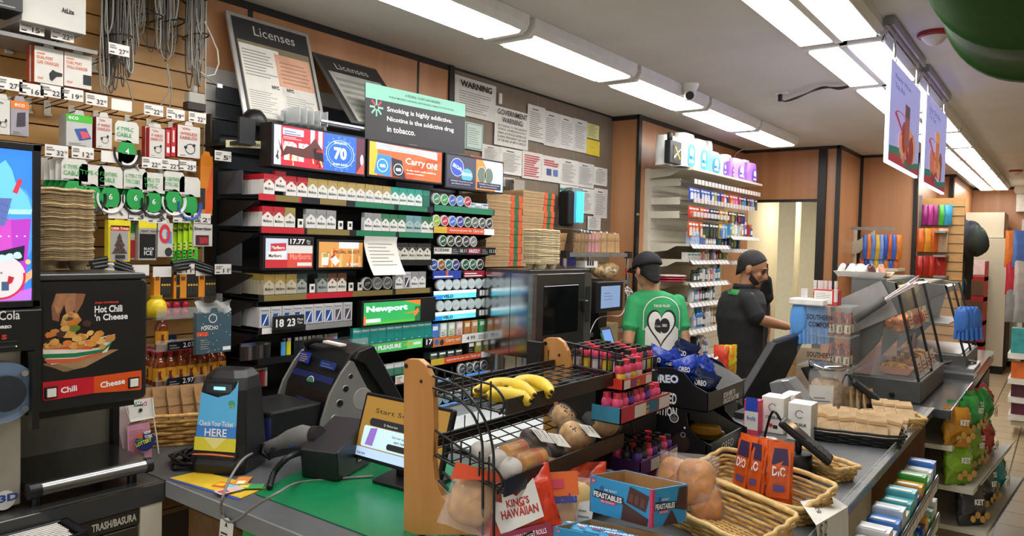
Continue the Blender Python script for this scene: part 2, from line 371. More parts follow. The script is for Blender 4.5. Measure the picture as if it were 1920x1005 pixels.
def art_charger(l1,l2,kind):
 def g(f,w,h):
  f.txt(l1,.008,h*.66,h*.09,OR,w=w*.55);f.txt(l2,.008,h*.53,h*.09,OR,w=w*.75);f.lines(.008,h*.8,w*.5,h*.86,1,OR);f.txt('15W',.01,h*.1,h*.07,OR,w=w*.2)
  if kind:f.poly([(w*.5,h*.3),(w*.62,h*.42),(w*.72,h*.38),(w*.95,h*.36),(w*.95,h*.27),(w*.75,h*.24),(w*.6,h*.1),(w*.52,h*.14)],M_INK)
  else:f.rect(w*.68,h*.12,w*.98,h*.42,M_INK)
 return g
def art_ear(l1,l2,col=RD,bud=True):
 def g(f,w,h):
  f.txt('"Ollie',w*.15,h*.86,h*.07,col,w=w*.4);f.txt(l1,w*.1,h*.7,h*.09,col,w=w*.75);f.txt(l2,w*.1,h*.57,h*.09,col,w=w*.75)
  if bud:f.ring(w*.55,h*.28,w*.22,w*.03,M_INK,n=16);f.disc(w*.35,h*.32,w*.07,M_INK,ry=h*.05);f.disc(w*.72,h*.4,w*.07,M_INK,ry=h*.05)
  f.lines(w*.1,h*.06,w*.5,h*.1,1,M_FNT)
 return g
t=pbox('emergency_light_carton','large white carton standing at the top left of the slatwall','carton',(41,-25),(161,52),-2.86,.2,'c9c6c0','b4b1ab',lambda f,w,h:f.txt('AtLite',w*.6,h*.42,h*.13,M_INK,w=w*.2,bold=.03),tab=False)
t=pbox('headphone_carton','black carton cut off by the top left corner','carton',(-60,-30),(43,12),-2.84,.15,'26282b','141516',lambda f,w,h:f.lines(w*.1,h*.1,w*.9,h*.4,2,M_GREY),tab=False)
mb=MB();a=PX(20,58,-2.84);b=PX(190,78,-2.84);mb.box((SX,-.2,a.z-.006),(-2.87,b.y,a.z-.001),mat('8f8c86',.4));mb.box((-2.872,-.2,a.z-.012),(-2.868,b.y,a.z+.002),M_GREY)
tag(mb.solo('slatwall_shelf','thin grey shelf under the large white carton at top left','shelf'),None)
for i in(0,1):pbox('car_charger_box',['white and orange car charger box, front one of the left pair','orange edged car charger box behind the front one'][i],'box',(64-i*9,90-i*1),(119-i*9,158),-2.9-i*.03,.028,'d2cfc8','a54224',art_charger('DUAL PORT','CAR CHARGER',1),'charger boxes on the slatwall')
pbox('wall_charger_box','white and orange wall charger box showing a black plug','box',(120,101),(172,165),-2.9,.03,'d2cfc8','a54224',art_charger('DUAL PORT','WALL CHARGER',0),'charger boxes on the slatwall')
pbox('earbuds_box','white earbuds box at the left edge above the drink screen','box',(-10,186),(19,252),-2.9,.03,'cfccc6','b5b2ac',art_ear('','',M_INK),'earbuds boxes on the slatwall')
pbox('charging_case_box','grey box with orange top band at the left above the drink screen','box',(20,190),(54,255),-2.9,.03,'9b97a0','8a8680',lambda f,w,h:(f.rect(0,h*.78,w,h,mat('e07818',.5,noise=0)),f.txt('eco',w*.2,h*.84,h*.09,M_TXW),f.poly([(w*.3,h*.25),(w*.8,h*.3),(w*.8,h*.7),(w*.35,h*.66)],mat('3b3540')),f.lines(w*.1,h*.05,w*.7,h*.15,2,M_FNT)))
pbox('wireless_charger_box','green topped grey box picturing a phone on a wireless charger','box',(124,216),(173,276),-2.9,.06,'b9bab8','9a9b98',lambda f,w,h:(f.rect(0,h*.78,w,h,mat('43b52e',.5,noise=0)),f.txt('eco',w*.08,h*.84,h*.1,M_TXW),f.poly([(w*.3,h*.55),(w*.75,h*.62),(w*.95,h*.3),(w*.5,h*.2)],mat('3050a0',noise=0)),f.poly([(w*.5,h*.5),(w*.8,h*.5),(w*.88,h*.34),(w*.6,h*.26)],mat('d05060',noise=0),.002),f.lines(w*.1,h*.05,w*.8,h*.15,2,M_FNT)))
pbox('earbuds_box','white and red wired earbuds box right of the green topped box','box',(180,220),(210,279),-2.9,.03,'cfccc6','8c2a24',art_ear("4' WIRED",'EARBUDS'),'earbuds boxes on the slatwall')
for i in(1,0):pbox('earbuds_box',['red edged wired earbuds box, left front of the red boxes','red edged wired earbuds box behind the left front one'][i],'box',(280-i*8,240-i*2),(309-i*8,296),-2.9-i*.03,.026,'cfccc6','b8252c',art_ear("4' WIRED",'EARBUDS'),'earbuds boxes on the slatwall')
pbox('wireless_earbuds_box','white and red wireless earbuds box, rightmost box of its row','box',(333,236),(375,296),-2.9,.04,'d2cfc9','b8252c',art_ear('WIRELESS','EARBUDS'),'earbuds boxes on the slatwall')
for i in range(2):pbox('earbuds_box','narrow red edged earbuds box, %s of the two left of the white wireless one'%['left','right'][i],'box',(311+i*10,243-i*4),(319+i*10,294),-2.9,.1,'b8252c','a82028',lambda f,w,h:(f.rect(w*.2,h*.15,w*.8,h*.35,M_TXW),f.rect(w*.3,h*.5,w*.7,h*.9,mat('e8c0b8'))),'earbuds boxes on the slatwall',tab=False)
def cable_card(px,py,X,l1,l2,price,cab,label,n=1,sc=1.0):
 T=PX(px,py,X);t=thing('charging_cable',label,'charging cable',(X,T.y,T.z-.17*sc),group='charging cables on cards')
 for i in range(n):
  x=-.018*i;dy=-.012*i;mb=MB()
  mb.prism([(x,dy-.045,.09*sc),(x,dy+.045,.09*sc),(x,dy+.045,.155*sc),(x,dy+.035,.17*sc),(x,dy-.035,.17*sc),(x,dy-.045,.155*sc)],(.002,0,0),mat('d3d2cb',.5,noise=.01))
  f=Face(mb,(x+.0025,dy-.045,.09*sc),(0,1,0),(0,0,1))
  if i==0:f.txt(l1,.006,.042*sc,.016*sc,GRN,w=.062);f.txt(l2,.006,.02*sc,.016*sc,GRN,w=.055);f.lines(.006,.004,.06,.012,1,M_FNT)
  mb.build('card',t,False)
  mb=MB();mb.prism([(x+.001,dy+.034*math.cos(a),.055*sc+.045*math.sin(a))for a in[2*PI*k/20 for k in range(20)]],(.001,0,0),mat('1d9a48',.5,noise=0))
  if i==0:Face(mb,(x+.003,dy,.045*sc),(0,1,0),(0,0,1)).txt(price,0,0,.022,M_TXW,center=True)
  mb.build('price_disc',t,False)
  mb=MB()
  for q in range(3):mb.tube([(x+.003*q,dy+(.044+.003*q)*math.cos(a),.05*sc+(.05+.003*q)*math.sin(a))for a in[PI*.9+PI*1.2*k/16 for k in range(17)]],.0028,mat(cab,.4,noise=0),6)
  mb.tube([(x+.004,dy+.03,.01),(x+.004,dy+.045,-.012)],.004,M_CHROME);mb.build('cable',t,False)
 return t
CC=[(238,228,"4' TYPE-C",'CABLE','4','18181a','black coiled cable on white card hanging alone under the second tag row',1),(140,298,"6' TYPE-C",'CABLE','6','202022','stack of coiled cables on white cards, leftmost above the pulp trays',5),(172,309,'TYPE-C','','4','18181a','coiled black cable card, second from left in the lower cable row',1),(207,312,"6' LIGHTNING",'CABLE','6','d8d8d6','coiled white cable card, third from left in the lower cable row',2),(254,316,"6' TYPE-C TO",'TYPE-C CABLE','6','141416','stack of coiled black cables, middle of the lower cable row',4),(288,324,"TYPE-C TO",'TYPE-C','6','141416','coiled black cable card tucked right of the middle stack',1),(326,322,"6' LIGHTNING",'TO TYPE-C CABLE','6','e2e2e0','stack of coiled white cables, second from the right of the row',3),(356,332,'','','','2a5cb0','blue coiled cable on white card, rightmost of the cable row',1)]
for c in CC:cable_card(c[0],c[1],-2.9,*c[2:7],c[7]+(' '),n=c[8])if False else cable_card(c[0],c[1],-2.9,c[2],c[3],c[4],c[5],c[6],c[7])
pbox('flat_orange_blister','orange and yellow blister pack hanging right of the blue cable','pack',(376,292),(398,404),-2.92,.02,'d8821e','c87818',lambda f,w,h:(f.poly([(w*.4,0),(w,h*.1),(w,h*.9),(w*.5,h*.4)],mat('e05a20')),f.rect(0,h*.1,w*.4,h*.45,mat('30282a'))))
def art_tree(f,w,h):
 f.rect(0,h*.84,w,h,mat('e8d81c'));f.rect(w*.1,h*.75,w*.95,h*.87,mat('d63024'));f.txt('Little Trees',w*.14,h*.775,h*.07,M_TXW,w=w*.76);f.rect(w*.1,h*.04,w*.9,h*.74,mat('a9a7a4',.3))
 f.poly([(w*.5,h*.7),(w*.62,h*.56),(w*.57,h*.56),(w*.75,h*.38),(w*.65,h*.38),(w*.85,h*.2),(w*.15,h*.2),(w*.35,h*.38),(w*.25,h*.38),(w*.43,h*.56),(w*.38,h*.56)],mat('4c3a34',noise=.4,scale=120),.002);f.rect(w*.3,h*.08,w*.75,h*.17,M_INK,.003)
pbox('air_freshener_pack','yellow topped air freshener pack with patterned tree','air freshener',(203,413),(244,491),-2.9,.03,'d8c81a','c8b818',art_tree,'small packs above the wiper row')
pbox('air_freshener_pack','red air freshener pack between the patterned tree and the black one','air freshener',(243,420),(259,487),-2.93,.02,'c9c6c0','b0ada8',lambda f,w,h:(f.rect(0,h*.75,w,h,mat('3a9a3a')),f.rect(w*.1,h*.05,w*.9,h*.55,mat('c02838')),f.txt('PINE',w*.15,h*.62,h*.07,M_TXW)),'small packs above the wiper row')
pbox('air_freshener_pack','black tree air freshener pack in clear wrap with yellow top','air freshener',(260,413),(293,488),-2.9,.03,'a9a7a4','a09e98',lambda f,w,h:(f.rect(0,h*.8,w,h,mat('e8d81c')),f.rect(w*.05,h*.05,w*.95,h*.66,M_BLK),f.txt('BLACK',w*.3,h*.26,h*.06,M_TXW),f.txt('ICE',w*.3,h*.13,h*.11,M_TXW),f.txt('VENT WRAP',w*.1,h*.7,h*.06,M_INK)),'small packs above the wiper row')
pbox('phone_charger_blister','white blister with red and blue cord, right of the black tree','pack',(296,418),(324,482),-2.9,.03,'c6c2bb','b6b2ac',lambda f,w,h:(f.ring(w*.45,h*.68,w*.36,w*.16,mat('cc3040'),ry=h*.28),f.rect(w*.55,h*.4,w*.9,h*.75,mat('5a86c8')),f.disc(w*.7,h*.15,w*.25,M_INK,ry=h*.13)),'small packs above the wiper row')
for i in range(4):pbox('glue_blister','neon yellow and green glue blister, %s from the left of four'%ORD[i+1],'glue pack',(323+i*10.5,421-i*1.2),(334+i*10.5+(5 if i==3 else 0),490-i*.8),-2.94+.01*i,.004,'b9dd1c','58c020',lambda f,w,h:(f.rect(0,0,w,h*.28,mat('3cb832')),f.txt('Krazy',w*.08,h*.78,h*.11,M_INK,w=w*.84,bold=.04),f.rect(w*.45,h*.15,w*.6,h*.5,mat('f0e8c0')),f.rect(w*.43,h*.1,w*.62,h*.2,RD,.002))and[f.rect(0,h*(.08+.09*k),w*.3,h*(.11+.09*k),M_INK)for k in range(5)],'glue blisters on one hook')
pbox('battery_pack','small white battery blister with red print, right of the neon glue','battery pack',(363,420),(398,462),-2.9,.02,'cdc9c4','b8b4ae',lambda f,w,h:(f.txt('Energizer',w*.04,h*.68,h*.18,M_INK,w=w*.9,bold=.03),f.rect(w*.1,h*.05,w*.8,h*.5,mat('3a2630')),f.rect(w*.3,h*.12,w*.75,h*.4,mat('b02838'),.002)),'small packs above the wiper row')
for i,(a,b,c)in enumerate(((168,246,490),(322,398,494))):
 A=PX(a,c,-2.9);B=PX(b,c+8,-2.9);mb=MB()
 for k in range(3):mb.tube([(-2.9+.012*k,A.y,A.z-.012*k),(-2.91,(A.y+B.y)/2,A.z+.012-.014*k),(-2.9+.012*k,B.y,A.z-.02-.012*k)],.01,mat('1a1b1d',.25),8)
 mb.solo('wiper_blade_pack','dark wiper blade packs lying on the %s pair of hooks'%['left','right'][i],'wiper blades')
def art_lighter(f,w,h):
 f.rect(0,0,w*.35,h,mat('d98a1c'));f.rect(w*.06,h*.74,w*.28,h*.9,mat('703c10'),.002)
 for k in range(4):f.rect(w*(.42+.14*k),h*.12,w*(.52+.14*k),h*.5,mat('33302c'));f.rect(w*(.42+.14*k),h*.5,w*(.52+.14*k),h*.58,mat('d8a838'))
for i,(a,b,y)in enumerate(((289,321,514),(326,338,516),(337,372,514),(372,405,512))):
 pbox('lighter_pack','yellow and black lighter pack, %s from the left below the wiper row'%ORD[i+1],'lighter pack',(a,y),(b,y+44),-2.9,.03,'1c1a19','b87818',art_lighter,'lighter packs below the wiper row')
def bundle(x0,x1,ytop,ybot,seed,n,label,cols=('77746d','5d5a55','96928a','4a4845')):
 R=random.Random(seed);mb=MB()
 for i in range(n):
  X=-3.0+R.uniform(-.07,.1);xa=R.uniform(x0,x1);xb=xa+R.uniform(4,16)*(1 if R.random()<.5 else-1)
  A=PX(xa,ytop,X);B=PX(min(max(xb,x0),x1),ytop,X);L=PX((xa+xb)/2,R.uniform(ytop+(ybot-ytop)*.45,ybot),X)
  pts=[];wob=R.uniform(-.012,.012)
  for k in range(17):
   s=k/16;th=PI*s;pts.append((X+.01*math.sin(7*s+i),A.y+(B.y-A.y)*(1-math.cos(th))/2+wob*math.sin(th*2),A.z+(L.z-A.z)*(math.sin(th)**.55 if 0<s<1 else 0)))
  mb.tube(pts,R.choice([.0022,.0028,.0035]),mat(R.choice(cols),.5,noise=0),5)
 for zz in(.25,.55):
  c=PX((x0+x1)/2,ytop+(ybot-ytop)*zz,-2.98);w=abs(PX(x1,ytop,-2.98).y-PX(x0,ytop,-2.98).y)*.4
  mb.tube([(c.x+.09*math.cos(a),c.y+w*math.sin(a),c.z)for a in[2*PI*k/12 for k in range(12)]],.003,M_BLK,5,closed=True)
 return mb.solo('tied_cable',label,'cables','grey cable bundles hanging on the slatwall')
bundle(192,246,-60,180,3,34,'dense dark grey cable bundle, leftmost on the slatwall')
bundle(252,300,-60,110,5,12,'light grey looped cable bundle right of the dense dark one')
bundle(303,338,-60,130,8,14,'looped cable bundle hanging in the middle with long loose tails')
bundle(350,384,-60,175,11,30,'dense grey cable bundle beside the framed licence board',('8f8b84','77746d','a19c94','5d5a55'))
R=random.Random(4)
for ki,pts in enumerate(([(312,120),(318,150),(316,172),(300,200)],[(314,120),(321,155),(322,180),(317,208)],[(205,140),(200,160),(203,175)],[(222,135),(240,155),(246,178),(250,190)])):
 mb=MB();mb.tube([PX(a,b,-2.98)for a,b in pts],.0028,mat('8a867e',.5,noise=0),5);mb.solo('loose_cable','thin grey loose cable end, %s of four below the bundles'%ORD[ki+1],'cable','loose cable ends below the bundles')
mb=MB();mb.tube([PX(a,b,-2.94)for a,b in((383,40),(395,65),(408,95),(410,120),(402,140),(388,143),(376,135))],.0035,mat('c9c2b2',.5,noise=0),6)
mb.tube([PX(a,b,-2.94)for a,b in((376,140),(395,150),(410,160))],.003,M_FNT,6);q=PX(411,161,-2.94);mb.box((q.x-.006,q.y-.012,q.z-.008),(q.x+.006,q.y+.012,q.z+.008),M_CHROME)
mb.solo('white_cable','pale cable with metal plug looping over the white slatwall corner','cable')
a=PX(365,175,-2.95);mb=MB();mb.box((a.x-.02,a.y-.035,a.z-.05),(a.x+.02,a.y+.035,a.z),mat('a8a39a'));mb.box((a.x-.022,a.y-.04,a.z-.075),(a.x+.022,a.y+.04,a.z-.04),mat('2a201c'));mb.cyl((a.x,a.y,a.z),(a.x,a.y,a.z+.03),.012,mat('a8a39a'));mb.solo('power_plug','grey and brown power plug hanging below the right cable bundle','plug',bev=.003)
def mini_bottle(cap,liquid,lab,h=.11,r=.019):
 t=thing('mini_bottle','','bottle');mb=MB()
 mb.lathe([(r*.9,0),(r,.004),(r,h*.58),(r*.75,h*.7),(r*.42,h*.78),(r*.42,h*.84)],mat(liquid,.12,noise=0,spec=.7),n=12);mb.build('body',t,False)
 mb=MB();mb.cyl((0,0,h*.82),(0,0,h),r*.5,mat(cap,.4,noise=0),n=12);mb.build('cap',t,False)
 mb=MB();mb.grid(lambda u,v:V((math.cos((u-.5)*2.4)*(r+.0006),math.sin((u-.5)*2.4)*(r+.0006),h*(.14+.36*v))),8,2,mat(lab,.5));Face(mb,(r+.0012,-r*.35,h*.2),(0,1,0),(0,0,1)).poly([(0,0),(r*.7,0),(r*.5,h*.12),(r*.6,h*.24),(r*.3,h*.2),(r*.1,h*.24),(r*.15,h*.1)],mat('6a2410',noise=0));mb.build('label',t,False)
 return t
FB=Proto(mini_bottle('a81c20','7a3410','d8961e'));FB2=Proto(mini_bottle('8c1c20','3a1210','9a2c18',.075,.016))
ya,yb=PX(283,720,-2.92).y,PX(384,720,-2.92).y
def acr(px,py,ya,yb,label,x0=-3.08,x1=-2.86,lip=.05):
 z=PX(px,py,x1).z;mb=MB();g=glass(.2);mb.box((x0,ya,z-.005),(x1,yb,z),g);mb.box((x1-.004,ya,z),(x1,yb,z+lip),glass(.16));mb.box((x0,yb-.004,z),(x1,yb,z+.09),glass(.16));mb.solo('acrylic_shelf',label,'shelf','clear acrylic bottle shelves');return z
R=random.Random(2)
for k,(py,nm,pr,rowsn)in enumerate(((596,'top',FB,0),(655,'second',FB,1),(722,'third',FB,3),(776,'lowest',FB2,4))):
 z=acr(330,py,ya-.01,yb+.04,'clear acrylic shelf, %s of the bottle display'%nm,lip=.04)
 if k==1:
  for i in range(1):FB.put((-2.9,ya+.03,z+.001),(0,0,-.3),'amber mini bottle with red cap standing alone on the second shelf',None,1.35)
  pbox('card_deck','small dark blue boxed deck standing on the second acrylic shelf','deck',(311,628),(331,654),-2.9,.02,'1a2340','1a2340',lambda f,w,h:f.ring(w/2,h/2,w*.2,w*.03,M_TXW),tab=False)
 if k>=2:
  for r in range(rowsn):
   for c in range(7 if k==2 else 8):
    y=ya+.015+(.044 if k==2 else.038)*c
    pr.put((-2.885-.045*r,y+.006*(r%2),z+.001),(0,0,-.4),'red capped amber mini bottle, %s from left, %s row back on the %s shelf'%(ORD[c+1],ORD[r+1],nm),'mini bottles on the acrylic shelves')
 if k<3:
  mb=MB();q=PX(303,py-2,-2.85);mb.box((-2.852,ya+.03,z),(-2.848,ya+.14,z+.032),M_BLK);f=Face(mb,(-2.847,ya+.03,z),(0,1,0),(0,0,1));f.txt(['','2.07','2.97'][k]if k else '',.062,.007,.02,M_TXW);f.lines(.006,.006,.05,.026,2,M_GREY)
  if k:mb.solo('price_flag','black price flag with white digits on the %s acrylic shelf'%nm,'price flag','price flags on the acrylic shelves')
a=PX(293,582,-2.9);mb=MB();mb.lathe([(.01,.0),(.034,.012),(.04,.04),(.034,.066),(.02,.08)],mat('e6c81a',.3),c=(a.x,a.y,PX(293,597,-2.9).z));mb.cyl((a.x,a.y,PX(293,597,-2.9).z+.078),(a.x,a.y,PX(293,597,-2.9).z+.092),.022,mat('c8a818'));mb.solo('yellow_round_bottle','round yellow bottle on the top acrylic shelf','bottle')
for i in range(3):
 a=PX(312+17*i,580,-2.92);z=PX(312,597,-2.9).z;mb=MB()
 for dz in(0,.034):mb.lathe([(.012,0),(.016,.008),(.016,.024),(.01,.033)],mat('a81c3c',.25),c=(a.x,a.y,z+dz),n=14)
 mb.solo('red_candy_tube','shiny red stacked container, %s from the left on the top acrylic shelf'%ORD[i+1],'container','red containers on the top acrylic shelf')
t=pbox('poncho_bag','clear bag with dark teal poncho hanging left of the tobacco rack','poncho',(369,586),(433,662),-2.78,.025,'3f5a66','50666e',lambda f,w,h:(f.txt('PONCHO',w*.12,h*.58,h*.1,M_TXW,w=w*.48),f.lines(w*.2,h*.68,w*.5,h*.71,1,M_TXW),f.rect(0,h*.44,w*.32,h*.54,mat('d8542a')),f.lines(w*.1,h*.12,w*.4,h*.38,5,M_GREY),f.ring(w*.45,h*.86,w*.12,w*.02,M_TXW),f.rect(w*.75,h*.05,w*.98,h*.14,M_TXW),[f.disc(w*random.Random(i).random(),h*random.Random(i+50).random(),.0018,M_TXW,n=6)for i in range(22)]))
mb=MB();a=PX(367,574,-2.785);b=PX(433,580,-2.785);mb.grid(lambda u,v:V((-2.785+.012*math.sin(u*9+v*4),a.y+(b.y-a.y)*u,a.z-.03+.045*v+.006*math.sin(u*14))),14,4,glass(.35,'e8ecec',.1));mb.build('bag_top',t)
# counters
CZ=.92
M_LAM=mat('55575a',.38,noise=.05,scale=30);M_EDGE=mat('7d7e7f',.35,noise=.03);M_DRAWER=wood('5f4426','70522f',scale=3,stretch=(4,4,4),rough=.4)
t=thing('waste_counter','dark topped counter with steel trash flap at lower left','counter',(-2.75,.4,0))
mb=MB();mb.box((-3.1,-.5,CZ-.065),(-2.33,1.247,CZ),mat('3c3d3e',.25,noise=.03));mb.box((-2.334,-.5,CZ-.004),(-2.329,1.247,CZ),M_CHROME);mb.build('worktop',t)
mb=MB();mb.box((-3.1,-.5,.08),(-2.4,1.24,CZ-.066),M_BLK2);mb.box((-2.4,1.17,.08),(-2.335,1.24,CZ-.066),M_CREAM);mb.box((-2.4,.84,.08),(-2.335,.9,CZ-.066),M_CREAM);mb.box((-2.4,-.5,CZ-.2),(-2.34,.84,CZ-.066),M_CREAM);mb.build('cabinet_frame',t)
mb=MB();f=faceX(mb,-2.336,.9,CZ-.12);mb.box((-2.38,.9,CZ-.12),(-2.336,1.165,CZ-.066),mat('2e2c28',.4));f.txt('TRASH/BASURA',.122,.014,.024,mat('c8c2b4',noise=0),w=.135,bold=.03);mb.build('trash_sign',t)
mb=MB();mb.box((-2.375,.9,CZ-.3),(-2.34,1.165,CZ-.125),mat('74726c',.3,.9,noise=.05));mb.build('trash_flap',t,bev=.003)
t=thing('cash_counter','grey laminate cash counter with brown drawers under its front edge','counter',(-1.7,1.6,0))
mb=MB();mb.box((-3.1,1.252,CZ-.045),(-.53,1.84,CZ),M_LAM);mb.box((-2.7,1.84,CZ-.045),(-.53,2.12,CZ),M_LAM);mb.box((-2.325,1.246,CZ-.05),(-.53,1.253,CZ+.0005),M_EDGE);mb.build('worktop',t)
mb=MB();mb.box((-2.3,1.34,.05),(-.56,2.1,CZ-.046),M_BLK2);mb.build('carcass',t)
for r in range(4):
 for c in range(2):
  x0=-2.28+c*.34;z1=CZ-.09-r*.115;mb=MB();mb.box((x0,1.3,z1-.108),(x0+.325,1.34,z1),M_DRAWER);d=mb.build('drawer',t,bev=.003)
  mb=MB();hx=x0+.2+c*.02;mb.tube([(hx,1.3,z1-.05),(hx,1.275,z1-.055),(hx+.08,1.275,z1-.055),(hx+.08,1.3,z1-.05)],.006,mat('c9c0a8',.3,.6),8);mb.build('handle',d,world=False).location=-t.location if False else(0,0,0)
for o in[o for o in t.children if o.name.startswith('drawer')]:
 for h in o.children:h.location=-t.location
t=thing('product_counter','long grey counter carrying baskets, displays and card terminals','counter',(-.9,3.3,0))
mb=MB();mb.box((-1.24,2.122,CZ-.045),(-.53,4.42,CZ),M_LAM);mb.box((-1.246,2.122,CZ-.046),(-1.24,4.42,CZ+.0006),M_EDGE);mb.box((-1.24,3.4,CZ),(-.53,3.405,CZ+.0006),M_EDGE);mb.build('worktop',t)
mb=MB();mb.box((-1.2,2.15,.05),(-.8,4.4,CZ-.046),M_CREAM);mb.box((-1.2,4.38,.05),(-.56,4.42,CZ-.046),wood('6b4a2a','7d5832'));mb.build('carcass',t)
t=thing('hot_food_counter','dark far counter under the glass food cases','counter',(-.9,5.9,0))
mb=MB();mb.box((-1.3,4.425,CZ-.05),(-.45,7.2,CZ-.006),mat('4a4b4c',.15,noise=.05));mb.box((-.452,4.425,CZ-.05),(-.446,7.2,CZ),M_STEEL);mb.box((-.8,5.6,CZ-.006),(-.45,7.2,CZ+.03),mat('55565a',.12));mb.build('worktop',t)
mb=MB();mb.box((-1.3,5.75,.05),(-.5,7.15,CZ-.055),mat('2a211c',.4));mb.box((-1.3,4.43,.05),(-.98,5.75,CZ-.055),M_CREAM);mb.build('carcass',t)
mb=MB();
for k in range(4):mb.box((-.97,5.1+k*.15,.45),(-.95,5.12+k*.15,CZ-.06),M_BLK)
mb.box((-.98,4.43,.05),(-.965,5.75,CZ-.055),M_CREAM);mb.build('cream_slotted_panel',t)
mb=MB();mb.box((-.5,5.7,.45),(-.478,5.95,CZ-.06),M_CREAM);mb.box((-.5,6.0,.62),(-.44,6.75,CZ-.06),M_BLK);f=faceX(mb,-.439,6.0,.62);f.txt('Aleve',.1,.08,.1,M_TXW,w=.4);f.rect(.05,-.28,.3,-.02,M_PAPER,-.03);mb.build('black_side_panel',t)
# drink machine with screen (left edge)
def rr(w,h,r,n=5):
 P=[]
 for cx,cy,a in((w-r,h-r,0),(r,h-r,1),(r,r,2),(w-r,r,3)):
  for k in range(n+1):P.append((cx+r*math.cos(PI/2*(a+k/n)),cy+r*math.sin(PI/2*(a+k/n))))
 return P
X0=-2.35;ys=PX(77,400,X0).y;zt=PX(77,272,X0).z;zb=PX(74,575,X0).z;y0=ys-.36
t=thing('frozen_drink_machine','tall frozen drink machine with glowing pink and blue screen at left edge','drink machine',(X0-.2,ys-.2,CZ))
mb=MB();mb.box((X0-.1,y0,zb),(X0-.004,ys,zt),M_BLK);mb.box((X0-.004,y0,zb),(X0,ys,zb+.02),M_BLK);mb.box((X0-.004,y0,zt-.02),(X0,ys,zt),M_BLK);mb.box((X0-.004,ys-.022,zb),(X0,ys,zt),M_BLK);mb.box((X0-.004,y0,zb),(X0,y0+.02,zt),M_BLK);mb.build('screen_bezel',t,bev=.002)
mb=MB();f=faceX(mb,X0-.0035,y0+.02,zb+.02);Wd=ys-y0-.042;Hh=zt-zb-.04
def S(h,e=.75):return screen(h,e)
f.rect(0,0,Wd,Hh,S('3a86e8'),0)
cpt=lambda px,py:f.px(px,py)
def P(*pts):return[f.px(a,b)for a,b in pts]
f.disc(*cpt(-5,420),.12,S('4f9cf0'),.0003);f.poly(P((-40,570),(-30,410),(58,412),(42,568)),S('c94fc4'),.0006)
f.poly(P((20,412),(58,410),(44,568),(28,570)),S('b23fc0'),.0009)
f.poly(P((-40,395),(-20,345),(-5,310),(10,300),(22,318),(30,345),(52,368),(60,394),(58,402),(-40,402)),S('6fc4f4'),.001);f.poly(P((-40,392),(60,393),(58,402),(-40,400)),S('a9dcf8'),.0013)
f.poly(P((34,335),(42,338),(32,364),(23,360)),S('d83a4a'),.0016);f.poly(P((-40,370),(22,372),(8,424),(-8,420),(-40,400)),S('5c6fae'),.0018)
for k in range(14):a,b=(k%5)*5-2,(k//5)*13+380+(k%5)*2;f.disc(*cpt(a,b),.0013,S('26306a'),.002,n=6)
for k in range(6):f.disc(*cpt(k*15-14,443),.0022,S('f4f0ff'),.002,n=8)
f.poly(P((-40,480),(46,460),(44,488),(-40,510)),S('202838'),.002);f.txt('eee',*cpt(-4,492),.02,S('bfe4f0'),w=.06,l=.003,bold=.05,ang=.2)
f.poly(P((20,535),(62,505),(62,520),(30,545)),S('f0b080'),.0019);f.poly(P((-40,572),(60,540),(58,572)),S('c070e8'),.0012)
f.disc(*cpt(0,520),.062,S('d9cfd4'),.0026,n=28);f.disc(*cpt(52,491),.007,S('f0c080'),.002);f.rect(*cpt(2,545),*cpt(16,528),S('3a5a78'),.003);f.poly(P((12,535),(22,530),(26,520),(15,517)),S('b02838'),.0032);f.ring(*cpt(0,520),.062,.006,S('c83040'),.0031,a0=-1.6,a1=.2)
f.txt('Reg',*cpt(-6,514),.008,M_INK,l=.004)
inv=[(p-f.o)for p in mb.v]
for i,p in enumerate(mb.v):
 a,b,c=(p-f.o).dot(f.u),(p-f.o).dot(f.v),(p-f.o).dot(f.n);mb.v[i]=f.p(min(max(a,0),Wd),min(max(b,0),Hh),c)
mb.build('screen',t)
mb=MB();z0=PX(72,655,X0).z;mb.box((X0-.12,y0,z0),(X0+.004,ys-.003,zb-.004),M_BLK);f=faceX(mb,X0+.005,y0,z0);h_=zb-.004-z0;L=ys-y0
f.rect(0,h_-.006,L,h_-.003,M_GREY);f.txt('Coca-Cola',*f.px(-58,604),.026,M_TXW,w=.12,l=.001,bold=.01);f.txt('OREO',*f.px(-6,617),.009,M_TXW,w=.035,bold=.05);f.txt('S',*f.px(2,637),.014,RD,w=.014,bold=.06);f.lines(*f.px(-20,643),*f.px(60,638),1,M_GREY,.2)
f.rect(*f.px(-20,655),*f.px(32,646),M_INK,.002);f.disc(*f.px(30,649),.0018,mat('7fe04a',emit=1.5,noise=0),.003);mb.build('brand_panel',t)
mb=MB();zm=PX(38,955,-2.4).z;ym=PX(40,800,-2.4).y;mb.box((-2.75,ym-.4,CZ+.012),(-2.4,ym,z0-.002),mat('b4aea2',.35,.5,noise=.05));f=faceX(mb,-2.399,ym-.4,CZ);f.rect(.0,f.px(20,662)[1],.4,f.px(20,664)[1]+.004,M_FNT);f.disc(*f.px(8,938),.028,M_PAPER,.001);f.txt('3D',*f.px(-3,944),.022,mat('2a4a9a',noise=0),w=.05,l=.002,bold=.04);mb.build('machine_body',t,bev=.004)
mb=MB();c=PX(2,735,-2.37);mb.cyl((-2.4,c.y,c.z),(-2.35,c.y,c.z),.085,glass(.45,'8fb0d8',.05),n=28);mb.cyl((-2.36,c.y,c.z),(-2.33,c.y,c.z),.05,mat('2a2f38',.2),n=20)
for a in(.8,-.8):mb.cyl((-2.35,c.y+.07*math.cos(a),c.z+.07*math.sin(a)),(-2.34,c.y+.07*math.cos(a),c.z+.07*math.sin(a)),.009,M_CHROME)
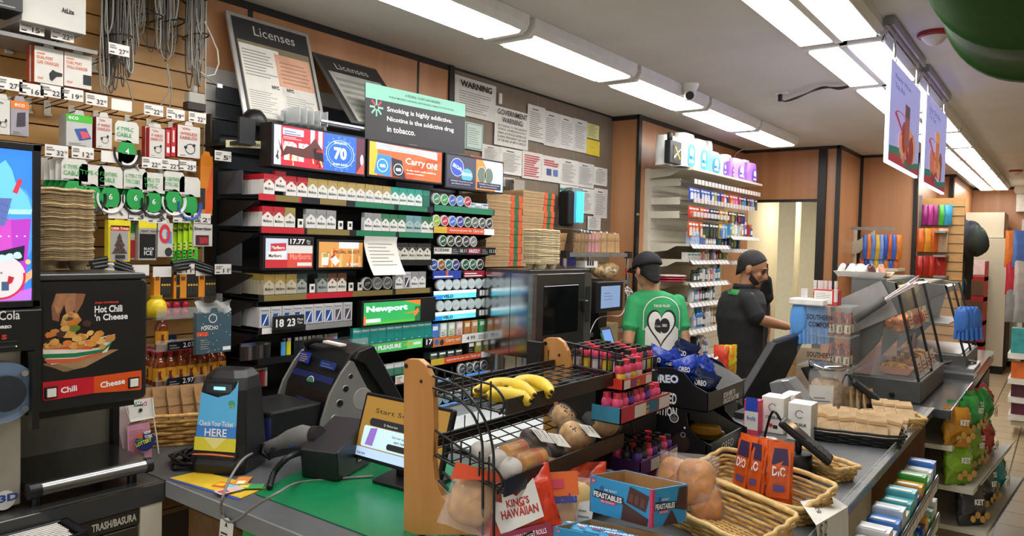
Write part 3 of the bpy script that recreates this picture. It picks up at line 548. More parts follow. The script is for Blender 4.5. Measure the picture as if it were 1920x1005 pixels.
mb.build('window_disc',t);mb=MB();mb.box((-2.36,ym+.002,PX(50,800,-2.38).z),(-2.33,ym+.02,z0-.004),M_BLK);mb.build('side_bracket',t)
t=thing('drip_tray','black drip tray with thin white grille bars at lower left','drip tray',(-2.25,.75,.8))
zr=.885;A=PZ(165,955,zr);mb=MB();B=PZ(110,935,zr)
xa,xb,ya,yb=-2.325,-2.17,.4,.945
mb.box((xa,ya,zr-.045),(xb,yb,zr-.012),M_BLK);mb.box((xb-.012,ya,zr-.012),(xb,yb,zr),M_BLK);mb.box((xa,yb-.02,zr-.012),(xb,yb,zr),M_BLK);mb.box((xa,ya,zr-.012),(xa+.01,yb,zr),M_BLK);mb.build('tray',t,bev=.003)
mb=MB()
for k in range(11):x=xa+.018+k*.0142;mb.box((x,ya,zr-.008),(x+.006,yb-.03-.008*(k>5),zr-.002),M_WHT)
o=mb.build('grille',t);o['kind']='stuff'
# chili and cheese dispenser
XN=-2.37;ya=PX(62,600,XN).y;yb=PX(276,600,XN).y;zt=PX(170,524,XN).z;zb=PX(170,762,XN).z
t=thing('sauce_dispenser','black chili and cheese dispenser with nacho picture above steel drip shelf','dispenser',(XN-.15,(ya+yb)/2,CZ))
mb=MB();out=[(XN,ya+a,zb+b)for a,b in rr(yb-ya,zt-zb,.018)];mb.prism(out,(-.3,0,0),mat('1c1d20',.35));mb.build('hood',t,bev=.006,seg=2)
mb=MB();mb.prism([(XN-.28,ya+a,zt+b)for a,b in rr(yb-ya-.01,.018,.008)],(.29,0,0),mat('3c3d40',.3));mb.build('top_moulding',t,bev=.003)
mb=MB();f=faceX(mb,XN+.001,ya,zb);w=yb-ya;h=zt-zb
q=lambda*p:[f.px(a,b)for a,b in p]
f.poly(q((80,548),(265,552),(265,728),(262,731),(84,752),(80,748)),mat('1a1b1d',.3,noise=0),.0005)
f.poly(q((80,717),(176,706),(176,737),(84,752),(80,748)),mat('c4182c',.35,noise=0),.001);f.poly(q((176,706),(265,694),(265,728),(262,731),(176,737)),mat('d9501c',.35,noise=0),.001)
f.txt('Hot Chili',*f.px(177,587),.022,M_TXW,w=.083,l=.0014,bold=.03,ang=0);f.txt("'n Cheese",*f.px(177,602),.021,M_TXW,w=.1,l=.0014,bold=.03,ang=-.0)
f.txt('FREE TOPPINGS',*f.px(178,570),.006,RD,w=.07,l=.0014,bold=.05);f.txt('Chili',*f.px(114,738),.018,M_TXW,w=.045,l=.0014,bold=.03,ang=.06);f.txt('Cheese',*f.px(188,728),.019,M_TXW,w=.075,l=.0014,bold=.03,ang=.06)
SK=mat('b07a58',.5,noise=.1,scale=60)
f.poly(q((98,600),(96,575),(105,550),(122,550),(120,572),(112,590),(110,603)),mat('8f5c40',.6),.0011);f.poly(q((122,550),(142,550),(140,575),(135,590),(124,588),(120,570)),SK,.0013);f.poly(q((142,550),(160,551),(155,568),(142,590),(138,580)),mat('9a6546',.6),.0012);f.poly(q((104,552),(124,550),(118,575),(107,590),(100,572)),SK,.0012)
f.poly(q((112,610),(118,592),(130,584),(145,588),(153,600),(146,607),(128,611)),mat('c9914e',.6,noise=.2,scale=90),.0016);f.disc(*f.px(128,598),.012,mat('5a3a22',.6,noise=.3,scale=150),.0019,ry=.006);f.disc(*f.px(122,597),.006,mat('8f9a3a',.6),.002,ry=.004)
f.poly(q((80,682),(120,697),(160,688),(222,655),(210,655),(115,680)),mat('a3815a',.7),.0011);f.poly(q((80,684),(125,697),(140,692),(100,680)),mat('8a6a48',.7),.0012)
f.poly(q((80,655),(216,626),(200,660),(96,684),(80,668)),mat('e6e0d2',.5),.0014);f.poly(q((80,664),(140,662),(190,655),(210,640),(206,648),(190,661),(140,670),(81,672)),mat('1c7a50',.5,noise=0),.0017);f.poly(q((81,674),(140,672),(192,660),(190,665),(140,678),(90,682)),mat('d85a34',.5,noise=0),.0017);f.poly(q((80,655),(170,655),(200,640),(216,626),(210,628),(170,648),(80,650)),mat('d85a34',.5,noise=0),.0018)
R=random.Random(7)
for k in range(46):
 s=R.random();a=82+s*128;top=617-14*math.sin(PI*min(1,s*1.05))+(12 if s>.7 else 6 if s<.15 else 0);b=top+R.random()*(650-top);r=R.uniform(.008,.017)
 f.poly([(f.px(a,b)[0]+r*math.cos(2*PI*i/7+k),f.px(a,b)[1]+r*.75*math.sin(2*PI*i/7+k)*R.uniform(.7,1.1))for i in range(7)],mat(R.choice(['d9a050','cf8f3c','e0b060','4a2a1c','d8782a','c98a44','6f7f2a','e3b468']),.5,noise=.1),.0019+.00004*k)
for a,b in((95,736),(250,717)):p_=f.px(a,b);mb.box(tuple(f.p(p_[0]-.017,p_[1]-.017,.001)),tuple(f.p(p_[0]+.017,p_[1]+.017,.004)),M_BLK2);mb.box(tuple(f.p(p_[0]-.012,p_[1]-.012,.004)),tuple(f.p(p_[0]+.012,p_[1]+.012,.009)),M_WHT)
mb.build('picture_panel',t)
mb=MB();yq=PX(205,820,XN-.3).y;mb.box((XN-.36,ya,CZ+.04),(XN-.3,yq,zb+.01),mat('77756c',.35,.3));mb.box((XN-.3,yq,CZ+.05),(XN-.27,yq+.02,zb+.01),M_BLK);mb.box((XN-.28,ya+.02,zb-.02),(XN-.02,yb-.03,zb),M_BLK2);mb.build('back_plate',t)
mb=MB();zs=.985;mb.box((XN-.31,ya-.01,zs-.022),(XN-.0,yb+.012,zs+.008),mat('5a5956',.18,.9,noise=.05));mb.cyl((XN+.0,ya+.02,zs-.012),(XN+.0,yb-.004,zs-.012),.021,M_STEEL,n=20);mb.cyl((XN,ya-.012,zs-.012),(XN,ya+.02,zs-.012),.024,M_BLK,n=20);mb.cyl((XN,yb-.004,zs-.012),(XN,yb+.016,zs-.012),.024,M_BLK,n=20);mb.build('drip_shelf',t)
for x in(XN-.27,XN-.03):
 for y in(ya+.02,yb-.03):mb=MB();mb.cyl((x,y,CZ),(x,y,zs-.02),.014,M_BLK);mb.build('foot',t)
def tray():
 mb=MB();Wy,Dx=.29,.2
 mb.grid(lambda u,v:V(((v-.5)*Dx,(u-.5)*Wy,.0035*math.sin(u*23)+.002*math.sin(v*17+u*5))),30,8,mat('a58f6c',.9,noise=.08,scale=60));return mb
def trayrim(col,Wy,Dx):
 mb=MB();P_=[];M_=mat(col,.95,noise=.1,scale=70);n=44
 for i in range(n):
  a=2*PI*i/n;c,s_=math.cos(a),math.sin(a);k=1/max(abs(c)**6+abs(s_)**6,1e-9)**(1/6);P_.append((Dx/2*c*k,Wy/2*s_*k,.0016*math.sin(a*9)))
 mb.add([(x,y,z)for x,y,z in P_]+[(x*.9,y*.93,z+.006)for x,y,z in P_]+[(x*.99,y*.99,z-.0035)for x,y,z in P_],[(i,(i+1)%n,n+(i+1)%n,n+i)for i in range(n)]+[(2*n+i,2*n+(i+1)%n,(i+1)%n,i)for i in range(n)]+[tuple(range(n,2*n))]+[tuple(range(3*n-1,2*n-1,-1))],M_);return mb
def carrier_stack(x,y,z0,z1,n,Wy,Dx,where,col,rz=0):
 R=random.Random(n);mb=trayrim(col,Wy,Dx)
 for sx in(-.25,.25):
  for sy in(-.25,.25):mb.lathe([(.02,-.035),(.036,0)],mat(col,.95),c=(sx*Dx,sy*Wy,0),n=12)
 o=mb.build('cup_carrier');tag(o,'pulp cup carrier at the bottom of the stack %s'%where,'cup carrier','cup carriers stacked %s'%where);o.location=(x,y,z0+.036);o.rotation_euler=(0,0,rz)
 m2=trayrim(col,Wy,Dx).build('cup_carrier');pr=Proto(tag(m2,'','cup carrier'));st=(z1-z0-.036)/n
 for i in range(1,n):pr.put((x+R.uniform(-.003,.003),y+R.uniform(-.003,.003),z0+.036+st*i),(R.uniform(-.01,.01),R.uniform(-.01,.01),rz+R.uniform(-.015,.015)),'pulp cup carrier within the tall stack %s'%where,'cup carriers stacked %s'%where)
ztop=zt+.02;Xs=-2.5
carrier_stack(Xs-.1,(PX(76,450,Xs).y+PX(182,450,Xs).y)/2,ztop+.001,PX(130,352,Xs).z,34,PX(182,450,Xs).y-PX(70,450,Xs).y,.2,'on the sauce dispenser','a8916d')
# things on the cash counter
t=thing('play_slip_holder','wire holder of pink and white lottery slips beside the dispenser','slip holder',(-2.6,1.33,CZ))
SXX=PZ(262,862,CZ).x
f=Face(MB(),PX(238,866,SXX),(0,1,0),(-.12,0,1));w_=lambda a,b:f.px(a,b)
for k in range(5):mb=MB();mb.prism([tuple(f.p(*w_(226+k*2,790-k*4),-.03-.006*k)),tuple(f.p(*w_(240+k*2,858),-.03-.006*k)),tuple(f.p(*w_(252,858),-.03-.006*k)),tuple(f.p(*w_(250,752),-.03-.006*k)),tuple(f.p(*w_(228+k,752-k),-.03-.006*k))],(.003,0,0),mat(['cbb6b4','d8a4b0','c9c2bc','b8a8a4','d8b0ba'][k]));mb.build('slip',t)
mb=MB();f.mb=mb;P=lambda*p:[w_(a,b)for a,b in p]
f.poly(P((238,796),(280,788),(285,858),(240,862)),mat('dca0b2',.6),.001);f.lines(*w_(243,855),*w_(280,800),14,mat('c8506c'),.3,.0016);f.rect(*w_(266,858),*w_(270,850),GRN,.002);mb.build('pink_slip',t)
mb=MB();f.mb=mb;f.poly(P((236,752),(282,745),(288,783),(241,791)),M_PAPER,.012);f.poly(P((247,754),(263,752),(264,760),(248,762)),mat('1c7048',noise=0),.013);f.poly(P((261,753),(271,752),(272,759),(263,760)),mat('d02850',noise=0),.0135);f.txt('TAKE',*w_(248,761),.012,M_TXW,w=.033,l=.014,bold=.04,ang=.1);f.txt('5',*w_(264,760),.014,M_TXW,w=.012,l=.015);f.disc(*w_(260,769),.007,M_INK,.014);f.lines(*w_(245,783),*w_(282,776),2,M_FNT,.3,.014);mb.build('white_slip',t)
mb=MB();f.mb=mb;f.disc(*w_(267,827),.036,mat('23306e',noise=0),.02,ry=.034);f.txt('NEW',*w_(264,814),.011,M_TXW,w=.026,l=.022,bold=.04);f.txt('YORK',*w_(265,822),.012,M_TXW,w=.03,l=.022,bold=.04);f.txt('LOTTERY',*w_(250,838),.014,mat('e8e03c',noise=0),w=.058,l=.022,bold=.04,ang=.2);f.poly(P((250,822),(254,813),(262,810),(262,822)),mat('d86a3a',noise=0),.021);f.rect(*w_(250,828),*w_(263,822),mat('2a8a5a',noise=0),.0215);mb.build('round_badge',t)
mb=MB();mb.tube([tuple(f.p(*w_(a,b),.016))for a,b in((228,757),(240,791),(286,782),(281,745))],.0025,M_WHT,6);mb.tube([tuple(f.p(*w_(a,b),.014))for a,b in((284,782),(289,812),(294,850))],.0025,M_WHT,6);mb.build('wire_frame',t)
M_WICK=mat('b8873e',.6,noise=.25,scale=50);M_WICK2=mat('cfa35a',.55,noise=.15,scale=40)
def basket(name,label,c,L,Wd,H,rz,m1=None,m2=None,lean=.02,slats=None,rim=.008,group=None,tilt=0,rows=7):
 """oblong woven basket; local x = length"""
 m1=m1 or M_WICK;m2=m2 or M_WICK2;t=thing(name,label,'basket',c,rz,group)
 def outl(z,k=0,n=56):
  P_=[];g=lean*z/H
  for i in range(n):
   a=2*PI*i/n;cc,ss=math.cos(a),math.sin(a);kk=1/max(abs(cc)**8+abs(ss)**8,1e-9)**(1/8);wv=.003*math.sin(i*PI/2*2+k*PI)if 0 else(.0028 if(i//2+k)%2 else-.0028)
   P_.append(((L/2-lean+g+wv)*cc*kk,(Wd/2-lean+g+wv)*ss*kk,z+tilt*(Wd/2-lean+g)*ss*kk*z/H))
  return P_
 mb=MB()
 for r in range(rows):mb.tube(outl(.006+(H-.012)*r/rows,r),(H/rows)*.5,m1 if r%3 else m2,5,closed=True)
 mb.build('woven_wall',t,False)
 mb=MB();mb.box((-L/2+lean,-Wd/2+lean,.001),(L/2-lean,Wd/2-lean,.004),m1)
 n=int(L/.022)
 for i in range(n):mb.tube([(-L/2+lean+(L-2*lean)*(i+.5)/n,-Wd/2+lean,.007),(-L/2+lean+(L-2*lean)*(i+.5)/n,Wd/2-lean,.007)],.004,m2,4)
 n=int(Wd/.02)
 for i in range(n):mb.tube([(-L/2+lean,-Wd/2+lean+(Wd-2*lean)*(i+.5)/n,.010),(L/2-lean,-Wd/2+lean+(Wd-2*lean)*(i+.5)/n,.010)],.0035,m2,4)
 mb.build('woven_base',t,False)
 mb=MB();mb.tube(outl(H),rim,m2,8,closed=True);mb.build('rim',t,False);return t
def paper_bag(w,h,col,win=None):
 mb=MB();m=mat(col,.85,noise=.07,scale=25,bump=.5)
 vs=[(-w/2,-.010,0),(w/2,-.010,0),(w/2,.010,0),(-w/2,.010,0),(-w/2*1.0,-.004,h*.8),(w/2,-.004,h*.8),(w/2,.004,h*.8),(-w/2,.004,h*.8),(-w/2*.96,-.001,h),(w/2*.96,-.001,h),(w/2*.96,.001,h),(-w/2*.96,.001,h)]
 mb.add(vs,[(3,2,1,0),(0,1,5,4),(1,2,6,5),(2,3,7,6),(3,0,4,7),(4,5,9,8),(5,6,10,9),(6,7,11,10),(7,4,8,11),(8,9,10,11)],m)
 mb.add([(-w/2*.98,-.0055,h*.74),(w/2*.98,-.0055,h*.74),(w/2*.98,-.009,h*.6),(-w/2*.98,-.009,h*.6)],[(0,3,2,1)],mat('9c7a50',.85))
 if win:mb.add([(-w*.2,-.0112,h*.15),(w*.3,-.0112,h*.15),(w*.3,-.009,h*.55),(-w*.2,-.009,h*.55)],[(0,1,2,3)],mat(win,.3))
 return mb
c=PZ(318,836,CZ);basket('wicker_basket','wicker basket of folded brown bags behind the slip holder',(-2.72,1.6,CZ),.42,.2,.12,1.05)
PB=Proto(tag(paper_bag(.1,.19,'a07a50').build('paper_bag'),'','paper bag'))
for k in range(7):PB.put((-2.77+.017*k,1.44+.048*k,CZ+.03),(-.25,0,1.4+.05*k),'brown paper bag in the far left wicker basket, %s from the left'%ORD[k+1],'brown bags in the far left basket')
mb=MB();R=random.Random(3)
for k in range(9):
 cx,cy,rx,ry=-2.42+R.uniform(-.03,.03),1.42+R.uniform(-.03,.03),R.uniform(.05,.1),R.uniform(.04,.08)
 mb.tube([(cx+rx*math.cos(a+k),cy+ry*math.sin(a+k),CZ+.006+.004*k+.006*math.sin(3*a))for a in[2*PI*i/20 for i in range(21)]],.0045,M_BLK2,6)
mb.solo('cable_coil','heap of black cable coiled on the counter beside the ticket checker','cable')
t=thing('ticket_checker','black ticket checking machine with blue and yellow face','ticket checker',(-2.315,1.465,CZ),.50);t.scale=(.94,.84,1)
def prof(z):return[(0,.105,.09),(.04,.108,.095),(.12,.098,.085),(.2,.092,.075),(.28,.086,.065),(.33,.075,.05),(.352,.05,.03)]
mb=MB();Pz=[(0,.106,-.11,.1),(.035,.108,-.118,.1),(.055,.107,-.105,.1),(.1,.102,-.095,.1),(.2,.094,-.083,.095),(.28,.088,-.07,.09),(.32,.08,-.052,.085),(.345,.062,-.02,.07)]
rows_=[]
for z,hw,yf,yb_ in Pz:rows_.append([(-hw,yb_,z),(-hw,yf+.03,z),(-hw+.035,yf,z),(hw-.035,yf,z),(hw,yf+.03,z),(hw,yb_,z)])
for a,b in zip(rows_,rows_[1:]):mb.add(a+b,[(i,(i+1)%6,6+(i+1)%6,6+i)for i in range(6)],M_BLK)
mb.add(rows_[-1],[tuple(range(6))],M_BLK);mb.add(rows_[0],[tuple(range(5,-1,-1))],M_BLK);mb.build('housing',t,False,bev=.006,seg=2)
mb=MB();f=Face(mb,(-.085,-.104,.105),(1,0,0),(0,.13,1))
B1=mat('2f7fd0',.35,noise=0);B2=mat('55b2e6',.35,noise=0)
f.poly([(.008,-.01),(.165,-.01),(.16,.215),(.15,.19),(.13,.168),(.085,.155),(.04,.165),(.02,.17)],B1,.003);f.poly([(.0125,.06),(.1635,.06),(.16,.215),(.15,.19),(.13,.168),(.085,.155),(.04,.165),(.02,.17)],B2,.0034);f.rect(.007,-.025,.166,.02,mat('d9cc2a',.4,noise=0),.0038);f.poly([(.04,.02),(.13,.02),(.085,-.02)],mat('e3dc86',.4,noise=0),.0042)
f.txt('Check Your Ticket',.087,.058,.018,M_TXW,w=.13,l=.005,center=True);f.txt('HERE',.087,.024,.026,M_TXW,w=.085,l=.005,center=True,bold=.015);f.disc(.14,.135,.013,mat('3a9a7a',noise=0),.0045);f.txt('LOTTERY',.14,.124,.006,mat('e0d83c',noise=0),w=.022,l=.006,center=True);mb.build('front_label',t,False)
mb=MB();f=Face(mb,(-.055,-.066,.275),(1,0,0),(0,.35,1));mb.box((-.06,-.078,.268),(.06,-.055,.312),M_BLK2);f=Face(mb,(-.05,-.0785,.274),(1,0,0),(0,0,1));f.rect(0,0,.1,.03,mat('20262c',.1,noise=0),.0005);f.rect(.03,.009,.075,.02,mat('7fe6d8',emit=1.2,noise=0),.001);mb.build('display',t,False,bev=.0)
mb=MB();mb.box((-.085,-.112,.058),(.085,-.09,.078),M_BLK2);mb.prism([(-.08,-.118,.066),(0,-.125,.07),(.08,-.118,.066),(.07,-.08,.072),(-.07,-.08,.072)],(0,0,.002),mat('d8703a'));mb.build('ticket_slot',t,False)
mb=MB();mb.prism([tuple(PZ(a,b,CZ+.001))for a,b in((318,897),(452,935),(498,915),(375,884))],(0,0,.002),mat('d8b42a'));mb.prism([tuple(PZ(a,b,CZ+.0005))for a,b in((316,899),(446,938),(455,934),(322,896))],(0,0,.001),mat('2a4aa8'));
mb.solo('yellow_game_mat','yellow and blue lottery game sheet under the ticket checker','sheet')
R=random.Random(1)
for k in range(5):
 mb=MB();a,b=[(425,912),(440,918),(455,905),(470,917),(430,925)][k];c=PZ(a,b,CZ);M_=Matrix.Translation((c.x,c.y,CZ+.004+.0015*k))@Matrix.Rotation(R.uniform(0,3),4,'Z')
 mb.box((-.04,-.022,0),(.04,.022,.0008),mat(['d8502a','7fc0d8','e08a3a','3c9a5a','d8c0b8'][k]),M_);f=Face(mb,M_@V((-.035,-.018,.001)),M_.to_3x3()@V((1,0,0)),M_.to_3x3()@V((0,1,0)));f.rect(0,.004,.03,.03,mat(['f0c030','e84a3a','f0e8d0','e8d040','c8485a'][k]),.0004);mb.solo('scratch_ticket','%s scratch ticket lying on the yellow sheet'%['red','pale blue','orange','green','pinkish'][k],'scratch ticket','loose scratch tickets on the yellow sheet')
t=thing('lottery_terminal','large black and blue lottery terminal with silver triangular side','lottery terminal',(-2.45,2.02,CZ),-.16)
SIL=mat('9c9a96',.35,.5,noise=.03);NV=mat('26306a',.35,noise=.02)
side=[(-.17,.02),(-.12,.22),(-.03,.36),(.0,.37),(.2,.02)]
mb=MB();mb.prism([(-.17,y,z)for y,z in[(-.15,.0),(-.11,.2),(-.02,.35),(.03,.375),(.09,.37),(.21,.12),(.19,.0)]],(.36,0,0),M_BLK);mb.build('housing',t,False,bev=.008,seg=2)
for x in(-.195,.19):mb=MB();mb.prism([(x,y,z)for y,z in[(-.17,.0),(-.155,.1),(-.12,.2),(-.07,.28),(-.03,.325),(-.015,.32),(.17,.0)]],(.012,0,0),SIL);(x<0)and mb.build('side_panel',t,False,bev=.002)
for(y,z,r)in((-.028,.262,.011),(-.05,.215,.014),(-.075,.16,.017),(-.095,.1,.019),(-.11,.04,.02)):mb.cyl((.201,y,z),(.2035,y,z),r,M_CHROME,n=16);mb.cyl((.202,y,z),(.2042,y,z),r*.72,M_BLK2,n=16)
mb.cyl((.2,.03,.165),(.2035,.03,.165),.045,mat('a9a7a3',.4,.3),n=24);mb.build('side_panel',t,False,bev=.002)
mb=MB();mb.prism([(.185,y,z)for y,z in[(-.02,.33),(.0,.36),(.07,.38),(.27,.06),(.22,.05),(.03,.31)]],(.03,0,0),M_BLK2);mb.build('rear_rim',t,False,bev=.004)
mb=MB();g=lambda u,z:None
f=Face(mb,(-.16,-.126,.1),(1,0,0),(0,.36,1))
f.poly([(.0,.16)]+[(.165+.165*math.cos(PI+PI*k/14),.16+.12*math.sin(PI+PI*k/14))for k in range(15)]+[(.33,.16)],NV,.012);f.disc(.165,.115,.032,M_TXW,.0135);f.disc(.165,.115,.028,mat('3f8a6a',noise=0),.0145);f.txt('LOTTERY',.165,.1,.014,mat('e8de3c',noise=0),w=.05,l=.016,center=True,bold=.04)
f.rect(.02,.19,.11,.235,mat('2b3aa8',.4,noise=0),.016);f.lines(.03,.195,.1,.23,4,mat('b8a860'),.4,.017);f.rect(.2,.19,.32,.22,mat('24367a',.4,noise=0),.016);f.lines(.21,.195,.31,.216,2,mat('6f86c8'),.3,.017);mb.build('front_emblem',t,False)
mb=MB();mb.box((-.02,-.03,.372),(.12,.0,.38),M_PAPER);mb.build('paper_strip',t,False)
mb=MB();mb.tube([(-.14,-.03,.34),(-.1,-.06,.36),(-.06,-.04,.38),(-.02,-.02,.38)],.012,M_BLK,8);mb.build('top_lip',t,False)
t=thing('ticket_printer','low black box with navy curved front and round emblem before lottery terminal','printer',(-2.42,1.72,CZ),.05)
mb=MB();mb.prism([(x,y,0)for x,y in[(-.13,.13)]+[(.13*math.cos(PI+PI*k/12),-.1+.035*math.sin(PI+PI*k/12))for k in range(13)]+[(.13,.13)]],(0,0,.17),M_BLK);mb.build('case',t,False,bev=.008,seg=2)
mb=MB();mb.grid(lambda u,v:V((.134*math.cos(PI*1.3+PI*.62*u),-.1+.039*math.sin(PI*1.3+PI*.62*u),.05+.1*v)),14,2,NV);f=Face(mb,(.02,-.141,.1),(1,.25,0),(0,0,1));f.disc(.04,0,.024,M_TXW,.003);f.disc(.04,0,.02,NV,.004);f.ring(.04,0,.016,.004,M_TXW,.005);mb.build('front_band',t,False)
t=thing('receipt_printer','black wedge shaped box with small white label on the green mat','printer',(-1.99,1.67,CZ+.005),.35)
mb=MB();mb.prism([(-.07,y,z)for y,z in((-.1,0),(-.115,.1),(.1,.165),(.12,.15),(.12,0))],(.14,0,0),M_BLK)
f=Face(mb,(.071,-.1,0),(0,1,0),(0,0,1));f.rect(.12,.03,.2,.075,M_INK,.0005);f.lines(.125,.033,.195,.072,5,M_TXW,.35,.001);mb.build('case',t,False,bev=.004)
t=thing('barcode_scanner','grey hand held barcode scanner resting on the black wedge box','scanner',(-2.03,1.6,CZ+.11))
mb=MB();A=V(PY(588,818,1.62));B_=V(PY(545,822,1.6));C_=V(PY(478,848,1.56));GS=mat('6f6e6c',.45,noise=.03)
mb.tube([A,A.lerp(B_,.5)+V((0,0,.006)),B_,B_.lerp(C_,.3),B_.lerp(C_,.7),C_],.02,GS,12,rr=[.03,.038,.032,.023,.021,.01]);mb.build('body',t)
mb=MB();mb.cyl(A+(A-B_).normalized()*.002,A+(A-B_).normalized()*.03,.036,M_BLK2,r1=.033,n=16);mb.build('rubber_nose',t)
mb=MB();q=PY(549,832,1.585);mb.box((q.x-.012,q.y-.008,q.z-.008),(q.x+.012,q.y+.006,q.z+.008),mat('2f55b8'));mb.build('trigger',t,bev=.003)
mb=MB();mb.tube([PY(495,832,1.56),PY(492,850,1.55),PY(505,860,1.55),PY(512,840,1.56)],.007,M_BLK,6);mb.build('cable_clip',t)
mb=MB();pts=[C_]+[PZ(a,b,z)for a,b,z in((455,862,1.03),(430,900,1.0),(417,935,.97))]+[PY(a,b,1.235)for a,b in((415,962),(428,978),(448,972),(480,948),(520,925))]+[PZ(a,b,CZ+.008)for a,b in((560,905),(640,897),(700,893))]
def smooth(pts,n=6):
 P_=[V(p)for p in pts];P_=[P_[0]]+P_+[P_[-1]];o=[]
 for i in range(1,len(P_)-2):
  for k in range(n):
   t_=k/n;a,b,c,d=P_[i-1:i+3];o.append(.5*((2*b)+(c-a)*t_+(2*a-5*b+4*c-d)*t_**2+(3*b-a-3*c+d)*t_**3))
 return o+[P_[-1]]
mb.tube(smooth(pts),.0042,mat('7a7873',.5,noise=0),7);mb.solo('scanner_cable','thin grey cable looping over the counter edge and green mat','cable')
mb=MB();mb.tube(smooth([PY(567,848,1.6),PZ(540,858,CZ+.09),PZ(515,885,CZ+.04),PZ(505,915,CZ+.012)],10),.009,M_BLK2,8,rr=[.009+.002*(k%2)for k in range(31)]);mb.solo('ribbed_cable','thick ribbed black cable bending onto the counter by the wedge box','cable')
mb=MB();mb.prism([V(p)for p in((-2.0,1.36,CZ+.0005),(-1.2,1.36,CZ+.0005),(-1.2,2.08,CZ+.0005),(-2.02,2.02,CZ+.0005),(-2.12,1.68,CZ+.0005))],(0,0,.003),mat('0f7a4a',.25,noise=.03));mb.solo('green_mat','shiny green mat covering the cash counter','mat')
t=thing('customer_monitor','tilted touchscreen monitor reading Start Scanning behind the wooden rack post','monitor',(-1.83,1.78,CZ+.004))
Ym=1.7;a=PY(658,856,Ym);f=Face(None,a,(1,0,0),(0,.3,1));mb=MB();f.mb=mb
c2=f.px(850,767);W_,H_=c2[0]+.005,f.px(692,735)[1]
o_=rr(W_+.0,H_,.01);mb.prism([f.p(u,v,-.02)for u,v in o_],f.n*.02,M_BLK);mb.build('bezel',t,bev=.003)
mb=MB();f.mb=mb;q=.012;f.rect(q,q+.028,W_-q,H_-q,S('9a7434',.5),.0012);f.rect(q,q,W_-q,q+.03,S('a9c0dc',.8),.0013);f.txt('Start Scanning',W_*.17,H_*.7,.02,M_INK,w=W_*.66,l=.002,bold=0)
f.poly([(W_*.13+x,H_*.52+y)for x,y in rr(W_*.72,.026,.012)],M_INK,.0016);f.txt('Q  Find an item',W_*.3,H_*.545,.009,M_TXW,l=.0022);f.poly([(W_*.08+x,H_*.2+y)for x,y in rr(W_*.8,.07,.008)],S('b4cfd4',.8),.0016)
f.poly([(W_*.13,H_*.23),(W_*.22,H_*.23),(W_*.24,H_*.5),(W_*.16,H_*.48)],S('8a6ab8',.6),.0024);f.txt('Scan your app to',W_*.42,H_*.4,.010,M_INK,l=.002);f.txt('earn rewards',W_*.45,H_*.34,.010,M_INK,l=.002);f.poly([(W_*.38+x,H_*.23+y)for x,y in rr(W_*.36,.02,.01)],M_INK,.0024);f.txt('Scan here',W_*.06,.018,.010,M_INK,l=.002,w=.04);mb.build('screen',t)
mb=MB();p0=f.p(W_*.45,H_*.25,-.02);mb.prism([p0+V((-.03,0,-.02)),p0+V((.03,0,-.02)),p0+V((.03,0,.03)),p0+V((-.03,0,.03))],(0,.05,-.03),M_BLK);mb.box((p0.x-.02,p0.y+.02,CZ+.01),(p0.x+.02,p0.y+.06,p0.z),M_BLK);mb.build('stand_neck',t)
mb=MB();b_=[PZ(697,905,CZ+.005),PZ(790,930,CZ+.005),PZ(850,900,CZ+.005),PZ(745,880,CZ+.005)];mb.prism(b_,(0,0,.012),M_BLK);mb.build('stand_base',t,bev=.003)
mb=MB();q=PZ(655,800,CZ+.1);mb.cyl((-2.12,2.1,CZ+.0),(-2.12,2.1,CZ+.12),.03,M_WHT,n=16);mb.cyl((-2.12+.025,2.1-.018,CZ+.07),(-2.12+.03,2.1-.022,CZ+.07),.018,RD,n=14);mb.solo('white_tape_roll','small white cup with red dot beside the lottery terminal','cup')
mb=MB();f=Face(mb,PY(410,1018,1.235),(1,0,0),(.12,0,1));f.mb.prism([f.p(0,0),f.p(.068,0),f.p(.068,.075),f.p(.034,.088),f.p(0,.075)],f.n*.001,M_PAPER);f.txt('^',.026,.06,.012,M_INK,l=.002,bold=.05);f.lines(.008,.012,.06,.045,3,M_INK,.5,.0015);f.poly([(.068,0),(.068,.03),(.04,0)],mat('d8602a'),.0018);mb.solo('hang_tag','white cardboard hang tag hooked below the cash counter edge','tag')
mb=MB();a=PY(455,980,1.25);mb.box((a.x,1.248,a.z-.12),(a.x+.14,1.29,a.z),mat('2a8a3c',.4));mb.solo('green_package','green package hanging below the cash counter by the tag','package',bev=.004)
# tobacco rack
XF=-2.755
def zx(px,py,X=XF):return PX(px,py,X).z
def yx(px,X=XF,py=450):return PX(px,py,X).y
M_SH=mat('17181b',.35);M_GRN=mat('1f7a56',.4,noise=0);M_GOLD=mat('85733f',.4,noise=0);M_RAIL=mat('c41e2e',.4,noise=0);M_TRAY=mat('3b3f44',.25)
rack=thing('tobacco_rack','black tobacco display rack along the wall behind the cash counter','display rack',(-2.95,2.7,.55))
YA,YM,YE=yx(488),yx(812),yx(926)
mb=MB();mb.box((-3.1,YA-.02,.55),(-3.075,YE+.02,2.22),M_SH)
for k in range(24):mb.box((-3.076,YA-.02,.58+k*.0765),(-3.07,YE+.02,.64+k*.0765),M_TRAY)
mb.build('back_panel',rack)
for y in(YA-.05,YM-.01,YE):mb=MB();mb.box((-3.1,y,.3),(-3.04,y+.03,2.24),M_BLK2);mb.build('upright',rack)
